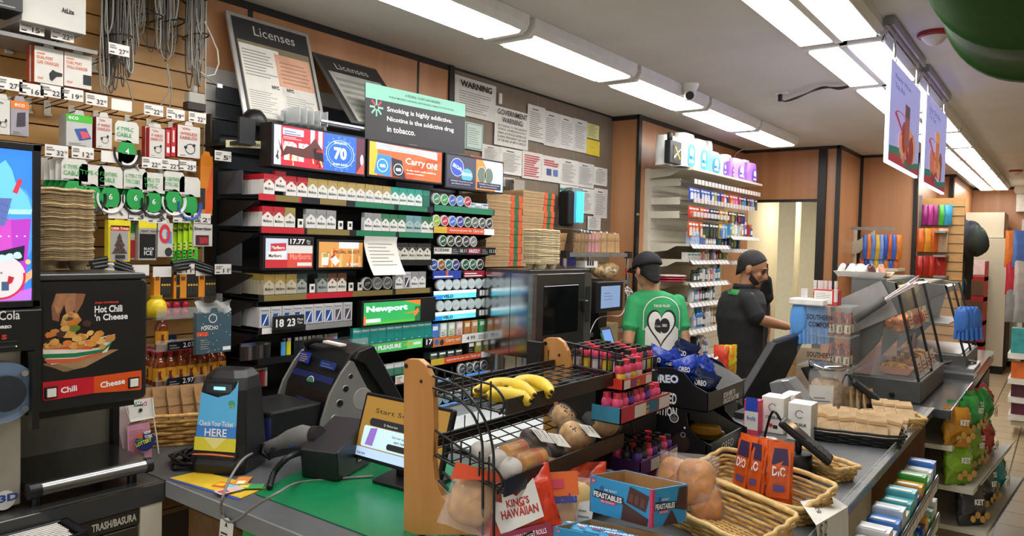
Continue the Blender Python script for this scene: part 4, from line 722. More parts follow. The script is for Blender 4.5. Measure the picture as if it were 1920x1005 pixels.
def shelf(y0,y1,z,segs,h=.03,name='shelf'):
 mb=MB();mb.box((-3.06,y0,z-.028),(XF-.008,y1,z-.016),M_SH)
 for y in(y0,y1-.006):mb.prism([(-3.06,y,z-.02),(XF-.01,y,z-.02),(XF-.02,y,z-.045),(-3.06,y,z-.12)],(0,.006,0),M_SH)
 mb.box((XF-.008,y0,z-h),(XF-.002,y1,z),M_SH);s=mb.build(name,rack);tt=[rack.location]
 if segs:
  for a,b,m in segs:mb=MB();mb.box((XF-.002,yx(a),z-h+.002),(XF,yx(b),z-.002),m);mb.build('price_rail',rack)
 return z
Z1=zx(484,362);Z2=zx(490,424);Z4=zx(497,553);Z5=zx(663,600);Z6=zx(560,664)
shelf(YA,YM,Z1,[(484,516,M_RAIL),(516,560,M_GOLD),(560,564,M_RAIL),(599,648,M_GOLD),(665,738,M_GRN),(746,800,M_GRN)])
shelf(YA,YM,Z2,[(490,570,M_RAIL),(576,655,M_GOLD),(668,742,M_GRN),(748,812,M_GRN)])
shelf(YA,YM,Z4,[(497,576,M_GOLD),(576,663,M_RAIL),(663,738,M_GOLD),(744,808,M_GOLD)])
shelf(YA,yx(664),Z5,[(494,512,M_WHT),(576,663,mat('a9acae',.3,.5))]);shelf(YA,yx(664),Z6,[]);Z3=zx(745,487);shelf(yx(744),YM,Z3,[]);shelf(YA,YM,zx(560,735),[])
Z7=zx(680,648);shelf(yx(666),YM,Z7,[]);Z8=zx(680,724);shelf(yx(660),YM,Z8,[]);shelf(YA,YM,zx(680,790),[])
PKT={}
def pack(kind):
 if kind in PKT:return PKT[kind]
 top,body,low,tx,word=kind;w,h,d=.0545,.087,.022;mb=MB()
 mb.box((-d,-w/2,0),(0,w/2,h*.72),mat(body,.35,noise=.01));mb.box((-d,-w/2,h*.72),(0,w/2,h),mat(top,.35,noise=.01))
 f=Face(mb,(0,-w/2,0),(0,1,0),(0,0,1))
 if word=='N':f.txt('Newport',.004,h*.74,.014,M_TXW,w=.046,l=.0006);f.lines(.006,h*.1,.03,h*.16,1,M_TXW)
 elif word=='P':f.rect(.01,h*.08,.045,h*.66,mat(low,.3,noise=0));f.poly([(.012,h*.1),(.02,h*.1),(.044,h*.64),(.038,h*.64)],M_TXW,.001);f.txt('Parliament',.006,h*.8,.008,M_INK,w=.042,l=.0006)
 elif word:f.poly([(0,h*.5),(w/2,h*.76),(w,h*.5),(w,h*.74),(0,h*.74)],mat(top,.35,noise=.01),.0006);f.txt(word,.006,h*.2,.013,mat(tx,noise=0),w=.042,l=.0008,bold=.02);f.rect(w*.42,h*.46,w*.58,h*.56,mat(top,noise=0),.0008)
 f.rect(.0,h*.72,w,h*.735,M_GREY,.001)
 o=mb.build('cigarette_pack');o['category']='cigarette pack';PKT[kind]=Proto(o);return PKT[kind]
K=dict(R=('b5202c','e3e0dc','','3a3a3c','Marlboro'),G=('b39a55','dcdcd8','','55554f','Marlboro'),T=('1f9c88','d8e2de','','4a4a4a','Marlboro'),C=('23806a','1c6c5a','','d8e8e0',''),W=('9b8a4c','dedbd4','','444','Marlboro'.lower()),S=('8f9090','dededc','','444446','Marlboro'),E=('2c7048','dcdcd6','','333','Marlboro'),B=('6a9aa0','9fb8b8','','333333','Marlboro'),D=('2e4038','9aa19a','','333','Marlboro'),N=('5f3a22','ddd8cc','','333333','Marlboro'),O=('a58840','b9b09a','','3c3c3c','Marlboro'),K=('2a2a28','cfcdbf','','333333','Marlboro'),L=('c9c9cc','c9c9cc','1d4f96','','P'),M=('c2c2c4','c2c2c4','4a4a58','','P'),Q=('3aa89a','1f9288','','','N'),H=('c9cbc9','3f7a62','','','N'),Y=('d8a028','d39a20','','4a3010','Spirit'),U=('1c6080','1a5a7a','','e8e8e8','Spirit'))
for k in K:K[k]=tuple('333333' if len(x)==3 and x.isdigit()else x for x in K[k])
NM=dict(R='red and white',G='gold and white',T='teal and white',C='green',W='pale gold',S='silver and white',E='dark green and white',B='blue grey',D='dark grey green',N='brown and white',O='gold',K='black and white',L='blue and silver',M='black and silver',Q='teal',H='white topped green',Y='mustard yellow',U='dark blue')
def prow(seq,px0,z,where,X=XF-.006,pitch=.0575):
 y=yx(px0)+.028;R=random.Random(len(seq)+int(px0));cn=tn=0
 for c in seq:
  if c!=' ' and c!='t':
   cn+=1;raised=c=='r';cc='R' if raised else c
   pack(K[cc]).put((X,y,z+(.016 if raised else 0)),(R.uniform(-.02,.02),0,R.uniform(-.03,.03)),'%s cigarette pack, %s from the left %s'%(NM[cc],ORD[cn],where),'cigarette packs '+where)
  elif c=='t':
   tn+=1;mb=MB();mb.box((X-.004,y-.014,z),(X,y+.014,z+.04),M_WHT);Face(mb,(X,y-.01,z),(0,1,0),(0,0,1)).rect(.003,.014,.017,.03,M_INK,.0006);tag(mb.solo('stock_card','small white stock card, %s among the packs %s'%(ORD[tn],where),'card','small white stock cards in the rack'),None)
  y+=pitch
prow('RrRRGGGGGGGGGTTTTC',494,Z1,'on the top rack shelf');prow('RRWtSSStt SSEEEBBEE',492,Z2,'on the second rack shelf')
prow('OOODtDNNtt',497,Z4,'on the shelf below the picture panels');prow('LLLL',490,Z5,'left of the 18.23 sign shelf');prow('LLLMM',573,Z5,'right of the 18.23 sign');prow('KKKKK',738,Z3,'right of the curled paper')
prow('QQQQQQQQQQ',666,Z7,'above the FIND YOUR PLEASURE rail',pitch=.056);prow('YUUHHHHK',664,Z8,'on the shelf above the wooden post');prow('SMSS',744,Z4,'on the shelf right of the round tins')
for z,c,nm in((Z1,'R','top'),(Z2,'R','second'),(Z4,'O','fourth'),(Z5,'L','fifth')):
 y=yx(494)+.03-(.01 if c=='L' else 0)
 for i in range(1,7):pack(K[c]).put((XF-.006-.0235*i,y,z),(0,0,0),'%s pack seen edge on, %s behind the front one on the %s shelf'%(NM[c],ORD[i],nm),'packs queued behind the left end packs')
TN={}
def tin(col,ink='e8e8e8',e=0,word=''):
 k=(col,ink,e)
 if k in TN:return TN[k]
 mb=MB();r=.0322;mb.lathe([(r*.9,-.022),(r,-.019),(r,-.003),(r*.93,0)],mat('e4e4e2' if e or ink!='e8e8e8' else 'b9bbbb',.3,.2),c=(0,0,r),ax='x',n=24)
 mb.v=[V((p.x,p.y,p.z))for p in mb.v]
 f=Face(mb,(0,0,r),(0,1,0),(0,0,1));f.disc(0,0,r*.84,mat(col,.3,noise=.02),.0008,n=22);f.ring(0,0,r*.92,.003,mat(ink,noise=0),.0012,n=22)
 f.txt(word or 'on!',0,-.006,.014,mat(ink,noise=0),w=.034,l=.0016,center=True,bold=.02,ang=.3)
 o=mb.build('round_tin');o['category']='tin';TN[k]=Proto(o);return TN[k]
def trow(seq,px0,z,where,pitch=.0655,X=XF-.004):
 y=yx(px0)+.034
 for i,(c,ink,n)in enumerate(seq):
  if c:tin(c,ink,0,n.split('|')[1]if '|' in n else '').put((X,y,z),(0,0,0),'%s round tin, %s from the left %s'%(n.split('|')[0],ORD[i+1],where),'round tins '+where)
  y+=pitch
bl=(None,'','')
def lowbox(px0,z,cols,where,h=.03,w=.055,pitch=.06,X=XF-.004,name='small_tin_box'):
 y=yx(px0)
 for i,(c,n)in enumerate(cols):
  mb=MB();mb.box((X-.05,y,z),(X,y+w,z+h),mat(c,.3));f=Face(mb,(X,y,z),(0,1,0),(0,0,1));f.rect(w*.1,h*.55,w*.9,h*.85,M_TXW if c not in('d8dcdc','e6e6e2')else mat('2a7ab0',noise=0),.0008);f.lines(w*.12,h*.1,w*.8,h*.45,2,M_FNT,.4,.0008)
  mb.solo(name,'%s small box, %s from the left %s'%(n,ORD[i+1],where),'box','small boxes '+where);y+=pitch
def rail(z,h,y0,y1,art,e=0,label=None,base='1a1b1e',X=XF):
 t=thing('shelf_rail_sign',label,'rail sign',(X,(y0+y1)/2,z-h));mb=MB();mb.box((X-.004,y0,z-h),(X,y1,z),mat(base,.4,0,e,noise=0));f=Face(mb,(X,y0,z-h),(0,1,0),(0,0,1));art(f,y1-y0,h);mb.build('sign_face',t);return t
def bshelf(z):shelf(YM+.005,YE,z,[],h=.012)
ZB=[zx(809,383),zx(813,424),zx(807,462),zx(805,508),zx(820,546),zx(819,586),zx(814,634),zx(811,674),zx(815,713),zx(815,762)]
for z in ZB:bshelf(z)
y0,y1=YM+.004,YE-.0
OG=mat('d8552a',.4,noise=0)
def art_on(f,w,h):f.rect(0,0,w*.2,h,mat('d0b030',noise=0));f.rect(w*.2,0,w*.82,h,OG,.0009);f.rect(w*.82,0,w,h,M_TXW,.001);f.txt('enjoyment by your side',w*.24,h*.3,h*.4,M_TXW,w=w*.36);f.txt('Carry on!',w*.63,h*.2,h*.6,M_TXW,w=w*.17)
rail(ZB[0],.035,y0,y1,lambda f,w,h:f.rect(0,0,w*.98,h,M_GRN),0,'plain green rail under the top row of round tins')
rail(ZB[1],.036,y0,y1,art_on,0,'orange rail reading Carry on under the second row of tins')
rail(ZB[2],.045,y0,y1+.02,lambda f,w,h:(f.rect(.006,.006,w*.27,h-.006,M_PAPER),f.txt('KODIAK',.012,h*.4,h*.4,M_INK,w=w*.22,bold=.03),f.lines(w*.28,h*.15,w*.38,h*.85,3,M_GREY),f.txt('18.11',w*.4,h*.3,h*.45,M_TXW,w=w*.1),f.rect(w*.52,.006,w*.74,h-.006,mat('8c1c34',noise=0)),f.txt('GRIZZLY',w*.54,h*.3,h*.42,M_TXW,w=w*.18,bold=.03),f.lines(w*.76,h*.15,w*.86,h*.85,3,M_GREY),f.txt('11.11',w*.89,h*.3,h*.45,M_TXW,w=w*.1)),0,'black rail with KODIAK and GRIZZLY labels and white prices')
rail(ZB[3],.045,y0,y0+.235,lambda f,w,h:(f.rect(0,0,w,h,mat('2743a4',noise=0)),f.rect(.01,.008,w*.7,h*.35,M_TXW,.0012),f.rect(w*.45,h*.4,w*.53,h,mat('d86030',noise=0),.0012)),0,'blue rail at left of the fourth tin row')
rail(ZB[3],.045,y0+.255,y1,lambda f,w,h:(f.rect(.005,.005,w*.7,h-.005,mat('a81c30',noise=0)),f.lines(.01,h*.2,w*.65,h*.8,2,M_TXW),f.txt('$7.11',w*.74,h*.25,h*.5,M_TXW,w=w*.22)),0,'red and black rail at right of the fourth tin row')
for z,nm in((ZB[4],'upper'),(ZB[5],'lower')):
 rail(z,.046,y0+.01,y1+.015,lambda f,w,h:(f.rect(0,0,w*.68,h,S('58c8dc',.9)),f.rect(0,h*.62,w*.68,h,S('f2fafa',.9),.001),f.rect(0,0,w*.14,h*.5,S('2a78c8',.8),.0012),f.txt('VELO',w*.14,h*.12,h*.4,S('1c3a70',.2),w=w*.16,bold=.05,l=.002),f.lines(w*.34,h*.2,w*.66,h*.4,1,M_TXW),[f.rect(w*(.74+.05*k),h*.15,w*(.78+.05*k),h*.85,M_TXW)for k in range(3)],f.rect(w*.91,h*.3,w*.97,h*.7,M_TXW)),0,'glowing turquoise rail reading VELO, %s of the two'%nm)
rail(ZB[6],.05,y0,y1,lambda f,w,h:(f.rect(0,0,w*.47,h,mat('d9742a',noise=0)),f.disc(w*.08,h*.5,h*.36,mat('2f6fc0',noise=0)),f.disc(w*.16,h*.42,h*.34,M_INK),f.txt('Carry on!',w*.22,h*.3,h*.45,M_TXW,w=w*.23),f.rect(w*.48,0,w,h,M_TXW),f.txt('4 99',w*.56,h*.25,h*.5,M_INK,w=w*.14),f.lines(w*.76,h*.25,w*.97,h*.8,3,M_FNT)),0,'orange and white rail reading Carry on with price 4 99')
rail(ZB[7],.036,y0,y1,art_on,0,'orange rail reading Carry on above the ZYN rails')
rail(ZB[8],.05,y0,y0+.24,lambda f,w,h:(f.rect(0,0,w*.62,h,mat('6f9fd8',.3,0,.3,noise=0)),f.txt('ZYN',w*.2,h*.25,h*.5,mat('1c2c70',noise=0),w=w*.3,bold=.04),f.txt('$7.49',w*.65,h*.2,h*.6,M_TXW,w=w*.32)),0,'blue rail reading ZYN with white price')
rail(ZB[8],.04,y0+.25,y1,lambda f,w,h:(f.rect(0,0,w*.8,h,S('4f8fe0',.5)),f.txt('ZYN',w*.05,h*.3,h*.4,M_TXW,w=w*.15),f.rect(w*.8,0,w,h,M_TXW)),0,'bright blue rail at right above the white tub')
rail(ZB[9],.04,y0,y1,lambda f,w,h:(f.rect(0,0,w,h,S('6fa4e8',.45)),f.txt('ZYN',w*.3,h*.2,h*.6,mat('1c2c70',noise=0),w=w*.12)),0,'lowest light blue rail seen through the wire basket')
w_='e8e8e8'
trow([('3f8a5a',w_,'green'),('3f9a50',w_,'green'),('3a62b8',w_,'blue'),('5a8ad0',w_,'light blue'),('b8383c',w_,'red')],810,ZB[0],'above the plain green rail')
lowbox(878,ZB[0],[('d8dcdc','white'),('a8c8cc','pale blue'),('d8dcdc','white')],'right of the tins above the green rail',pitch=.062)
trow([('8fb83a',w_,'lime'),('c03a50',w_,'red'),('3f6fd0',w_,'blue'),('3a3f9a',w_,'navy'),('3a5a48',w_,'green grey'),('5c6a5c',w_,'grey'),('4c5650',w_,'dark grey'),('33383a',w_,'black')],811,ZB[1],'above the upper orange rail',.066)
trow([('1f5a40',w_,'dark green'),('3c4a38',w_,'dark'),('2a2a2c',w_,'black'),('33383a',w_,'charcoal'),('7c7c7c',w_,'grey')],824,ZB[2],'above the KODIAK rail',.066)
trow([('2a4f9a',w_,'blue'),('8a5a34',w_,'brown'),('1f6a6a',w_,'teal'),('2a3f80',w_,'navy')],808,ZB[3],'above the short blue rail',.06)
trow([('1c5a3c',w_,'green'),('2a6a48',w_,'mid green'),('333436',w_,'black')],868,ZB[3],'above the short red rail',.066)
for z,nm in((ZB[4],'upper'),(ZB[5],'lower')):trow([('cfe0e4','b8ccd4','white|velo')]*7,822,z,'above the %s VELO rail'%nm,.066)
lowbox(815,ZB[6],[('3f7fd8','blue'),('cfe0dc','white'),('c8d8b8','pale green'),('e0c4c0','pink and white'),('d88a3c','orange'),('e0a060','light orange'),('3fae6a','green')],'above the price 4 99 rail',.075,.05,.068,name='pouch_pack')
lowbox(812,ZB[7],[('3a5044','dark'),('33443c','darker'),('2f3f38','blackish'),('2c3a34','black')],'above the lower orange rail',.035,.06,.07);lowbox(884,ZB[7],[('2a2422','black'),('a8a83a','olive'),('6c6a64','grey')],'at the right above the lower orange rail',.07,.052,.066,name='pouch_pack')
trow([('3a4450','d8dce0','black and white|ZYN')]*4,866,ZB[8],'above the bright blue rail',.066)
trow([('8fc4cc','dfeaea','pale teal|zyn')]*6,822,ZB[9],'above the lowest blue rail',.066)
trow([('2f3032','d8d8d8','black|ZYN'),('8c8c8c','e8e8e8','silver'),('6c6c6c','e8e8e8','grey')],682,Z4,'below the curled paper',.068)
def sign(label,p0,p1,p2,p3,X,depth,art,name='lit_sign',e=0,mm=M_BLK,rim=.01):
 """board on the plane X; p0.. corner pixels, upper left and lower right decide the size"""
 y0=PX(*p0,X).y;y1=PX(*p1,X).y;z1=(PX(*p0,X).z+PX(*p1,X).z)/2;z0=(PX(*p2,X).z+PX(*p3,X).z)/2
 t=thing(name,label,'sign',(X-depth/2,(y0+y1)/2,z0));mb=MB();mb.box((X-depth,y0-rim,z0-rim),(X,y1+rim,z1+rim),mm);mb.build('frame',t,bev=.002)
 mb=MB();f=Face(mb,(X+.001,y0,z0),(0,1,0),(0,0,1));art(f,y1-y0,z1-z0);mb.build('picture',t);return t
def art_a(f,w,h):
 f.rect(0,0,w*.52,h,S('c8283a',.75),0);f.rect(0,0,w*.07,h,S('b8c8d8',.7),.0003)
 for x in(.375,.46):f.rect(w*x,h*.35,w*(x+.045),h,S('d0d8e8',.8),.0005)
 f.rect(w*.085,h*.78,w*.3,h*.95,S('b8d0f0',.9),.001);f.lines(w*.1,h*.8,w*.28,h*.92,2,S('4a5a90',.3),.4,.0014);f.lines(w*.09,h*.68,w*.29,h*.76,2,S('f0b0b0',.8),.4,.001)
 f.txt('nr',w*.1,h*.14,h*.48,S('f0dcd8',.8),w=w*.28,l=.0012,bold=.05)
 R=random.Random(5)
 for k in range(26):a,b=w*R.uniform(.0,.5),h*R.uniform(0,.38);f.poly([(a,b),(a+w*.015,b),(min(w*.5,a+w*R.uniform(-.03,.05)),min(h*.7,b+h*R.uniform(.15,.35)))],S(R.choice(['e0b060','3a1c18','6a2820','d8c0a0','f0d890']),.6),.0013+.00003*k)
 f.poly([(w*.06,h*.2),(w*.12,h*.5),(w*.3,h*.48),(w*.37,h*.62),(w*.42,h*.8),(w*.46,h*.66),(w*.51,h*.5),(w*.46,h*.42),(w*.42,h*.25),(w*.3,h*.25),(w*.15,h*.3)],S('5a3430',.35),.0022);f.poly([(w*.43,h*.55),(w*.51,h*.45),(w*.52,h*.2),(w*.42,h*.25),(w*.4,h*.5)],S('2a1818',.3),.0024);f.rect(w*.44,h*.44,w*.5,h*.5,S('b02028',.6),.0026)
 f.rect(w*.52,0,w*.9,h,S('2c5cc8',.75),.0003)
 for k in range(16):a=2*PI*k/16;f.poly([(w*.71+w*.17*math.cos(a),h*.48+h*.42*math.sin(a)),(w*.71+w*.185*math.cos(a+.12),h*.48+h*.49*math.sin(a+.12)),(w*.71+w*.17*math.cos(a+.2),h*.48+h*.42*math.sin(a+.2))],S('5a84e0',.7),.001)
 f.ring(w*.71,h*.48,w*.165,.004,S('9cc0f4',.9),.0016,ry=h*.38);f.ring(w*.71,h*.48,w*.14,.002,S('9cc0f4',.9),.0016,ry=h*.3);f.txt('70',w*.71,h*.32,h*.34,S('c8dcf8',.9),w=w*.15,l=.002,center=True,bold=.05)
 f.txt('MARLBORO',w*.71,h*.74,h*.07,S('c8dcf8',.9),w=w*.15,l=.003,center=True);f.txt('FINEST BLEND',w*.71,h*.16,h*.06,S('c8dcf8',.9),w=w*.17,l=.003,center=True)
 f.rect(w*.9,0,w,h,S('5c3040',.5),.0003);f.poly([(w*.9,0),(w,0),(w,h*.4),(w*.93,h*.12)],S('d0504a',.6),.001);f.disc(w*.97,h*.4,w*.02,S('e8d0d0',.8),.0012,ry=h*.15)
sign('lit sign with red picture and blue 70 oval above the tobacco rack',(514,229),(683,264),(514,308),(683,327),XF+.02,.09,art_a)
def art_b(f,w,h):
 f.rect(0,0,w,h,S('dc5a2c',.85),0);f.rect(0,0,w*.1,h,S('e8a030',.85),.0003);f.poly([(w*.3,0),(w*.55,0),(w,h*.7),(w,h)],S('e8481c',.85),.0004);f.poly([(w*.08,h*.95),(w*.93,h*.72),(w*.93,h*.93),(w*.08,h)],S('c8d4ec',.95),.0008)
 f.rect(w*.08,h*.8,w*.92,h*.97,S('c8d4ec',.95),.001);f.txt('WARNING: This product contains nicotine.',w*.15,h*.89,h*.06,S('3c4470',.2),w=w*.7,l=.0014);f.txt('Nicotine is an addictive chemical.',w*.25,h*.82,h*.06,S('3c4470',.2),w=w*.5,l=.0014)
 f.poly([(w*.06,h*.06),(w*.27,0),(w*.28,h*.64),(w*.1,h*.66)],S('2f78d0',.9),.001);f.ring(w*.165,h*.32,w*.07,.004,S('c8e4f8',1),.0015,ry=h*.2);f.txt('on',w*.165,h*.26,h*.1,S('e8f4ff',1),w=w*.07,l=.0018,center=True,bold=.04)
 f.poly([(w*.3,h*.02),(w*.48,h*.0),(w*.42,h*.55),(w*.28,h*.6)],S('2c2c30',.3),.0016);f.ring(w*.375,h*.26,w*.065,.004,S('d8e0e0',.9),.002,ry=h*.18);f.txt('on',w*.375,h*.2,h*.1,S('e8f4ff',1),w=w*.07,l=.0024,center=True,bold=.04)
 f.txt('Carry',w*.47,h*.4,h*.26,S('fff0e0',1),w=w*.28,l=.002);f.txt('ON!',w*.77,h*.4,h*.2,S('fff0e0',1),w=w*.16,l=.002,bold=.03);f.txt('Really small, really satisfying',w*.49,h*.24,h*.06,S('fff0e0',1),w=w*.42,l=.002);f.txt('nicotine pouches.',w*.49,h*.14,h*.06,S('fff0e0',1),w=w*.25,l=.002)
sign('lit orange sign reading Carry on above the tobacco rack',(693,264),(828,287),(693,326),(828,344),XF+.02,.09,art_b)
def art_c(f,w,h):
 f.rect(0,0,w*.5,h,S('40404e',.6),0);f.rect(w*.5,0,w,h,S('c87a34',.7),0);f.poly([(w*.62,h),(w*.97,h),(w,h*.85),(w,0),(w*.86,0)],S('a8c4ec',.85),.0005)
 f.disc(w*.17,h*.64,w*.1,S('3048b8',.8),.001,ry=h*.26);f.ring(w*.17,h*.64,w*.11,.003,S('c8d4f0',.9),.0012,ry=h*.29);f.txt('SKOAL',w*.17,h*.58,h*.12,S('e0e8ff',.9),w=w*.17,l=.002,center=True,bold=.03,ang=-.3)
 f.disc(w*.34,h*.42,w*.1,S('4f98b8',.8),.001,ry=h*.22);f.txt('SKOAL',w*.34,h*.4,h*.1,S('e0f4f4',.9),w=w*.17,l=.002,center=True,bold=.03)
 for x in(.6,.73):f.disc(w*x,h*.5,w*.08,S('5f6a5c',.6),.0014,ry=h*.26);f.ring(w*x,h*.5,w*.085,.002,S('c8d0c8',.9),.0018,ry=h*.28)
 for x in(.03,.52):f.rect(w*x,h*.05,w*(x+.44),h*.26,S('2c3048',.4),.002);f.txt('WARNING: This product can cause',w*(x+.03),h*.17,h*.05,M_TXW,w=w*.38,l=.0026);f.txt('gum disease and tooth loss.',w*(x+.05),h*.09,h*.05,M_TXW,w=w*.32,l=.0026)
sign('lit dark sign picturing round tins at the right end above the rack',(838,288),(943,308),(838,348),(943,362),XF+.02,.09,art_c)
def art_d(f,w,h):
 f.rect(0,0,w,h,S('c0483c',.5),0);f.rect(0,h*.5,w,h,S('c8c4c0',.5),.0003);f.poly([(0,0),(w*.45,0),(w*.45,h),(0,h)],S('b8c4d4',.5),.0004)
 f.poly([(w*.1,h*.55),(w*.42,h*.6),(w*.42,h*.85),(w*.1,h*.82)],S('b82c34',.5),.001);f.txt('Marlboro',w*.12,h*.63,h*.12,M_TXW,w=w*.27,l=.0014,bold=.03);f.poly([(w*.04,h*.3),(w*.38,h*.28),(w*.43,h*.55),(w*.04,h*.55)],S('e0dcd8',.5),.001);f.txt('Marlboro',w*.06,h*.36,h*.11,M_INK,w=w*.27,l=.0014,bold=.03);f.rect(0,0,w*.45,h*.28,S('b02c34',.5),.0008)
 f.txt('Marlboro',w*.5,h*.28,h*.22,S('d88070',.6),w=w*.46,l=.0012,bold=.03);f.rect(w*.66,h*.06,w*.98,h*.18,M_TXW,.0014)
 f.rect(w*.46,h*.78,w,h*1.05,M_BLK2,.002);f.txt('17.77',w*.5,h*.82,h*.18,M_TXW,w=w*.32,l=.003,bold=.03);f.txt('Plus',w*.86,h*.9,h*.07,M_TXW,l=.003);f.txt('Tax',w*.86,h*.82,h*.07,M_TXW,l=.003)
sign('picture panel with red and white packs and black 17.77 price',(498,443),(586,452),(498,502),(586,502),XF+.01,.03,art_d,'picture_panel')
def art_e(f,w,h):
 f.rect(0,0,w,h,S('c89050',.5),0);R=random.Random(9)
 for k in range(22):x=w*R.uniform(0,.95);f.rect(x,0,x+w*.04,h*R.uniform(.2,.8),S(R.choice(['d8752c','e0b070','b85a28','e8c898']),.5),.0004+.00003*k)
 f.txt('SPECIAL SELECT',w*.3,h*.55,h*.12,S('6a3018',.3),w=w*.62,l=.0014);f.poly([(w*.06,h*.1),(w*.2,h*.08),(w*.22,h*.55),(w*.07,h*.57)],S('dcdcd4',.5),.0016);f.rect(w*.08,h*.4,w*.2,h*.55,S('a89858',.4),.002);f.poly([(w*.25,h*.3),(w*.36,h*.05),(w*.46,h*.25),(w*.33,h*.52)],S('dcdcd4',.5),.0018);f.poly([(w*.25,h*.4),(w*.29,h*.36),(w*.36,h*.48),(w*.33,h*.54)],S('a82c34',.5),.0022);f.rect(w*.44,h*.75,w*.9,h*1.0,S('d8dce8',.6),.001);f.rect(w*.62,h*.06,w*.9,h*.16,M_TXW,.001)
sign('picture panel in orange tones reading SPECIAL SELECT',(598,450),(680,458),(598,502),(680,500),XF+.01,.03,art_e,'picture_panel')
mb=MB();a=PX(681,450,XF+.03);b=PX(741,517,XF+.03);ya_,yb_=a.y,b.y;zt_,zb_=PX(700,443,XF+.03).z,PX(700,515,XF+.03).z
def curl(u,v):x=XF+.03+.05*(1-v)**2*1.2+.06*max(0,v-.82);return V((x,ya_+(yb_-ya_)*(u+.08*(1-v)),zb_+(zt_-zb_)*v))
mb.grid(curl,8,14,M_PAPER)
for k in range(7):v0=.25+k*.09;mb.add([curl(.1,v0)+V((.001,0,0)),curl(.85-.1*(k%3),v0)+V((.001,0,0)),curl(.85-.1*(k%3),v0+.02)+V((.001,0,0)),curl(.1,v0+.02)+V((.001,0,0))],[(0,1,2,3)],M_FNT)
mb.solo('curled_notice','curled white paper notice taped over the tobacco rack','notice')
sign('black price sign reading 18 23 plus tax on the rack',(514,592),(570,592),(514,618),(570,616),XF+.012,.01,lambda f,w,h:(f.rect(0,0,w,h,M_BLK2),f.txt('18',w*.05,h*.2,h*.6,M_TXW,w=w*.26,bold=.03),f.txt('23',w*.42,h*.2,h*.6,M_TXW,w=w*.27,bold=.03),f.txt('Plus',w*.76,h*.6,h*.18,M_TXW,w=w*.2),f.txt('Tax',w*.76,h*.35,h*.18,M_TXW,w=w*.18)),'price_sign',rim=.002)
def art_n(f,w,h):
 f.rect(0,0,w,h,M_BLK2,0);f.rect(0,0,w*.78,h,S('2f9a50',.85),.0004);f.poly([(w*.78,h),(w*.78,h*.75),(w*.55,h)],S('d8702a',.8),.0008);f.rect(0,0,w*.78,h*.12,S('48a83c',.8),.0006);f.rect(0,0,w*.03,h*.4,S('e07030',.8),.0008);f.rect(w*.7,0,w*.78,h*.7,S('246a40',.6),.0007)
 f.txt('Newport',w*.03,h*.5,h*.34,S('c8e0f4',1),w=w*.56,l=.002,bold=.05);f.poly([(w*.54,h*.38),(w*.7,h*.48),(w*.74,h*.62),(w*.76,h*.45),(w*.7,h*.22),(w*.68,h*.4)],S('e0682c',1),.002);f.rect(w*.03,h*.1,w*.22,h*.26,S('c8dcf0',.9),.001)
sign('lit green sign reading Newport on the tobacco rack',(682,566),(815,562),(682,608),(815,600),XF+.012,.04,art_n)
sign('green rail sign reading FIND YOUR PLEASURE',(669,650),(792,634),(669,667),(792,651),XF+.012,.01,lambda f,w,h:(f.rect(0,0,w,h,S('3a9a4c',.6),0),f.rect(0,0,w*.03,h,S('d87030',.6),.0005),f.rect(w*.75,0,w,h,S('58b45c',.6),.0004),f.txt('FIND YOUR',w*.03,h*.3,h*.38,M_TXW,w=w*.25,bold=.04),f.txt('PLEASURE',w*.3,h*.28,h*.5,M_TXW,w=w*.35,bold=.05),f.poly([(w*.68,h*.4),(w*.8,h*.75),(w*.83,h*.4),(w*.78,h*.55)],S('e0682c',.8),.002),f.rect(w*.85,h*.4,w*.97,h*.7,M_TXW)),'rail_sign',rim=.003)
sign('small black 17 price sign beside the PLEASURE rail',(797,635),(812,633),(797,652),(812,650),XF+.012,.01,lambda f,w,h:(f.rect(0,0,w,h,M_BLK2),f.txt('17',w*.1,h*.3,h*.6,M_TXW,w=w*.8,bold=.03)),'price_sign',rim=.002)
sign('white SOFT card hanging near the top of the wooden post',(741,705),(757,703),(741,720),(757,718),XF+.012,.003,lambda f,w,h:(f.rect(0,0,w,h,M_PAPER),f.txt('SOFT',w*.1,h*.55,h*.3,GRN,w=w*.7,bold=.04),f.lines(w*.1,h*.1,w*.9,h*.5,2,RD)),'shelf_card',rim=.001)
def lighter(c,y,z,n,where,X=XF-.02,tilt=0):
 mb=MB();mb.prism([(X+.006*math.cos(a),.012*math.sin(a)+y,z)for a in[2*PI*k/10 for k in range(10)]],(0,0,.06),mat(c,.25,noise=0));mb.box((X-.005,y-.009,z+.06),(X+.005,y+.009,z+.075),M_CHROME);mb.solo('lighter','%s pocket lighter, %s'%(n,where),'lighter','pocket lighters on the rack')
for i,(px,c,n)in enumerate(((534,'4fa4d8','light blue'),(544,'d8d028','yellow'),(558,'202428','black'),(566,'26282c','charcoal'),(574,'3a3c40','dark grey'),(582,'1c1e22','black'),(590,'8c90a8','grey'),(598,'303844','slate'),(604,'c81e30','bright red'),(613,'c8c4c0','white'),(620,'c8283c','red'),(626,'d03a58','pink'),(632,'5aa0d0','blue'))):lighter(c,yx(px,XF-.02),Z6,n,'%s from the left above the terminal'%ORD[i+1])
for i in range(8):lighter(['2a2624','3a2c26','5a5450','262422','302a26','4a4642','1e1c1b','2c2c2c'][i],yx(457+i*7,XF-.02),Z6-.003,'dark','%s of the dark row behind the poncho bag'%ORD[i+1])
mb=MB();mb.box((XF-.1,yx(663),Z6),(XF,yx(664)+.1,Z6+.04),glass(.3));mb.solo('clear_tray','clear empty tray right of the lighters','tray')
R=random.Random(8);z=zx(470,733)
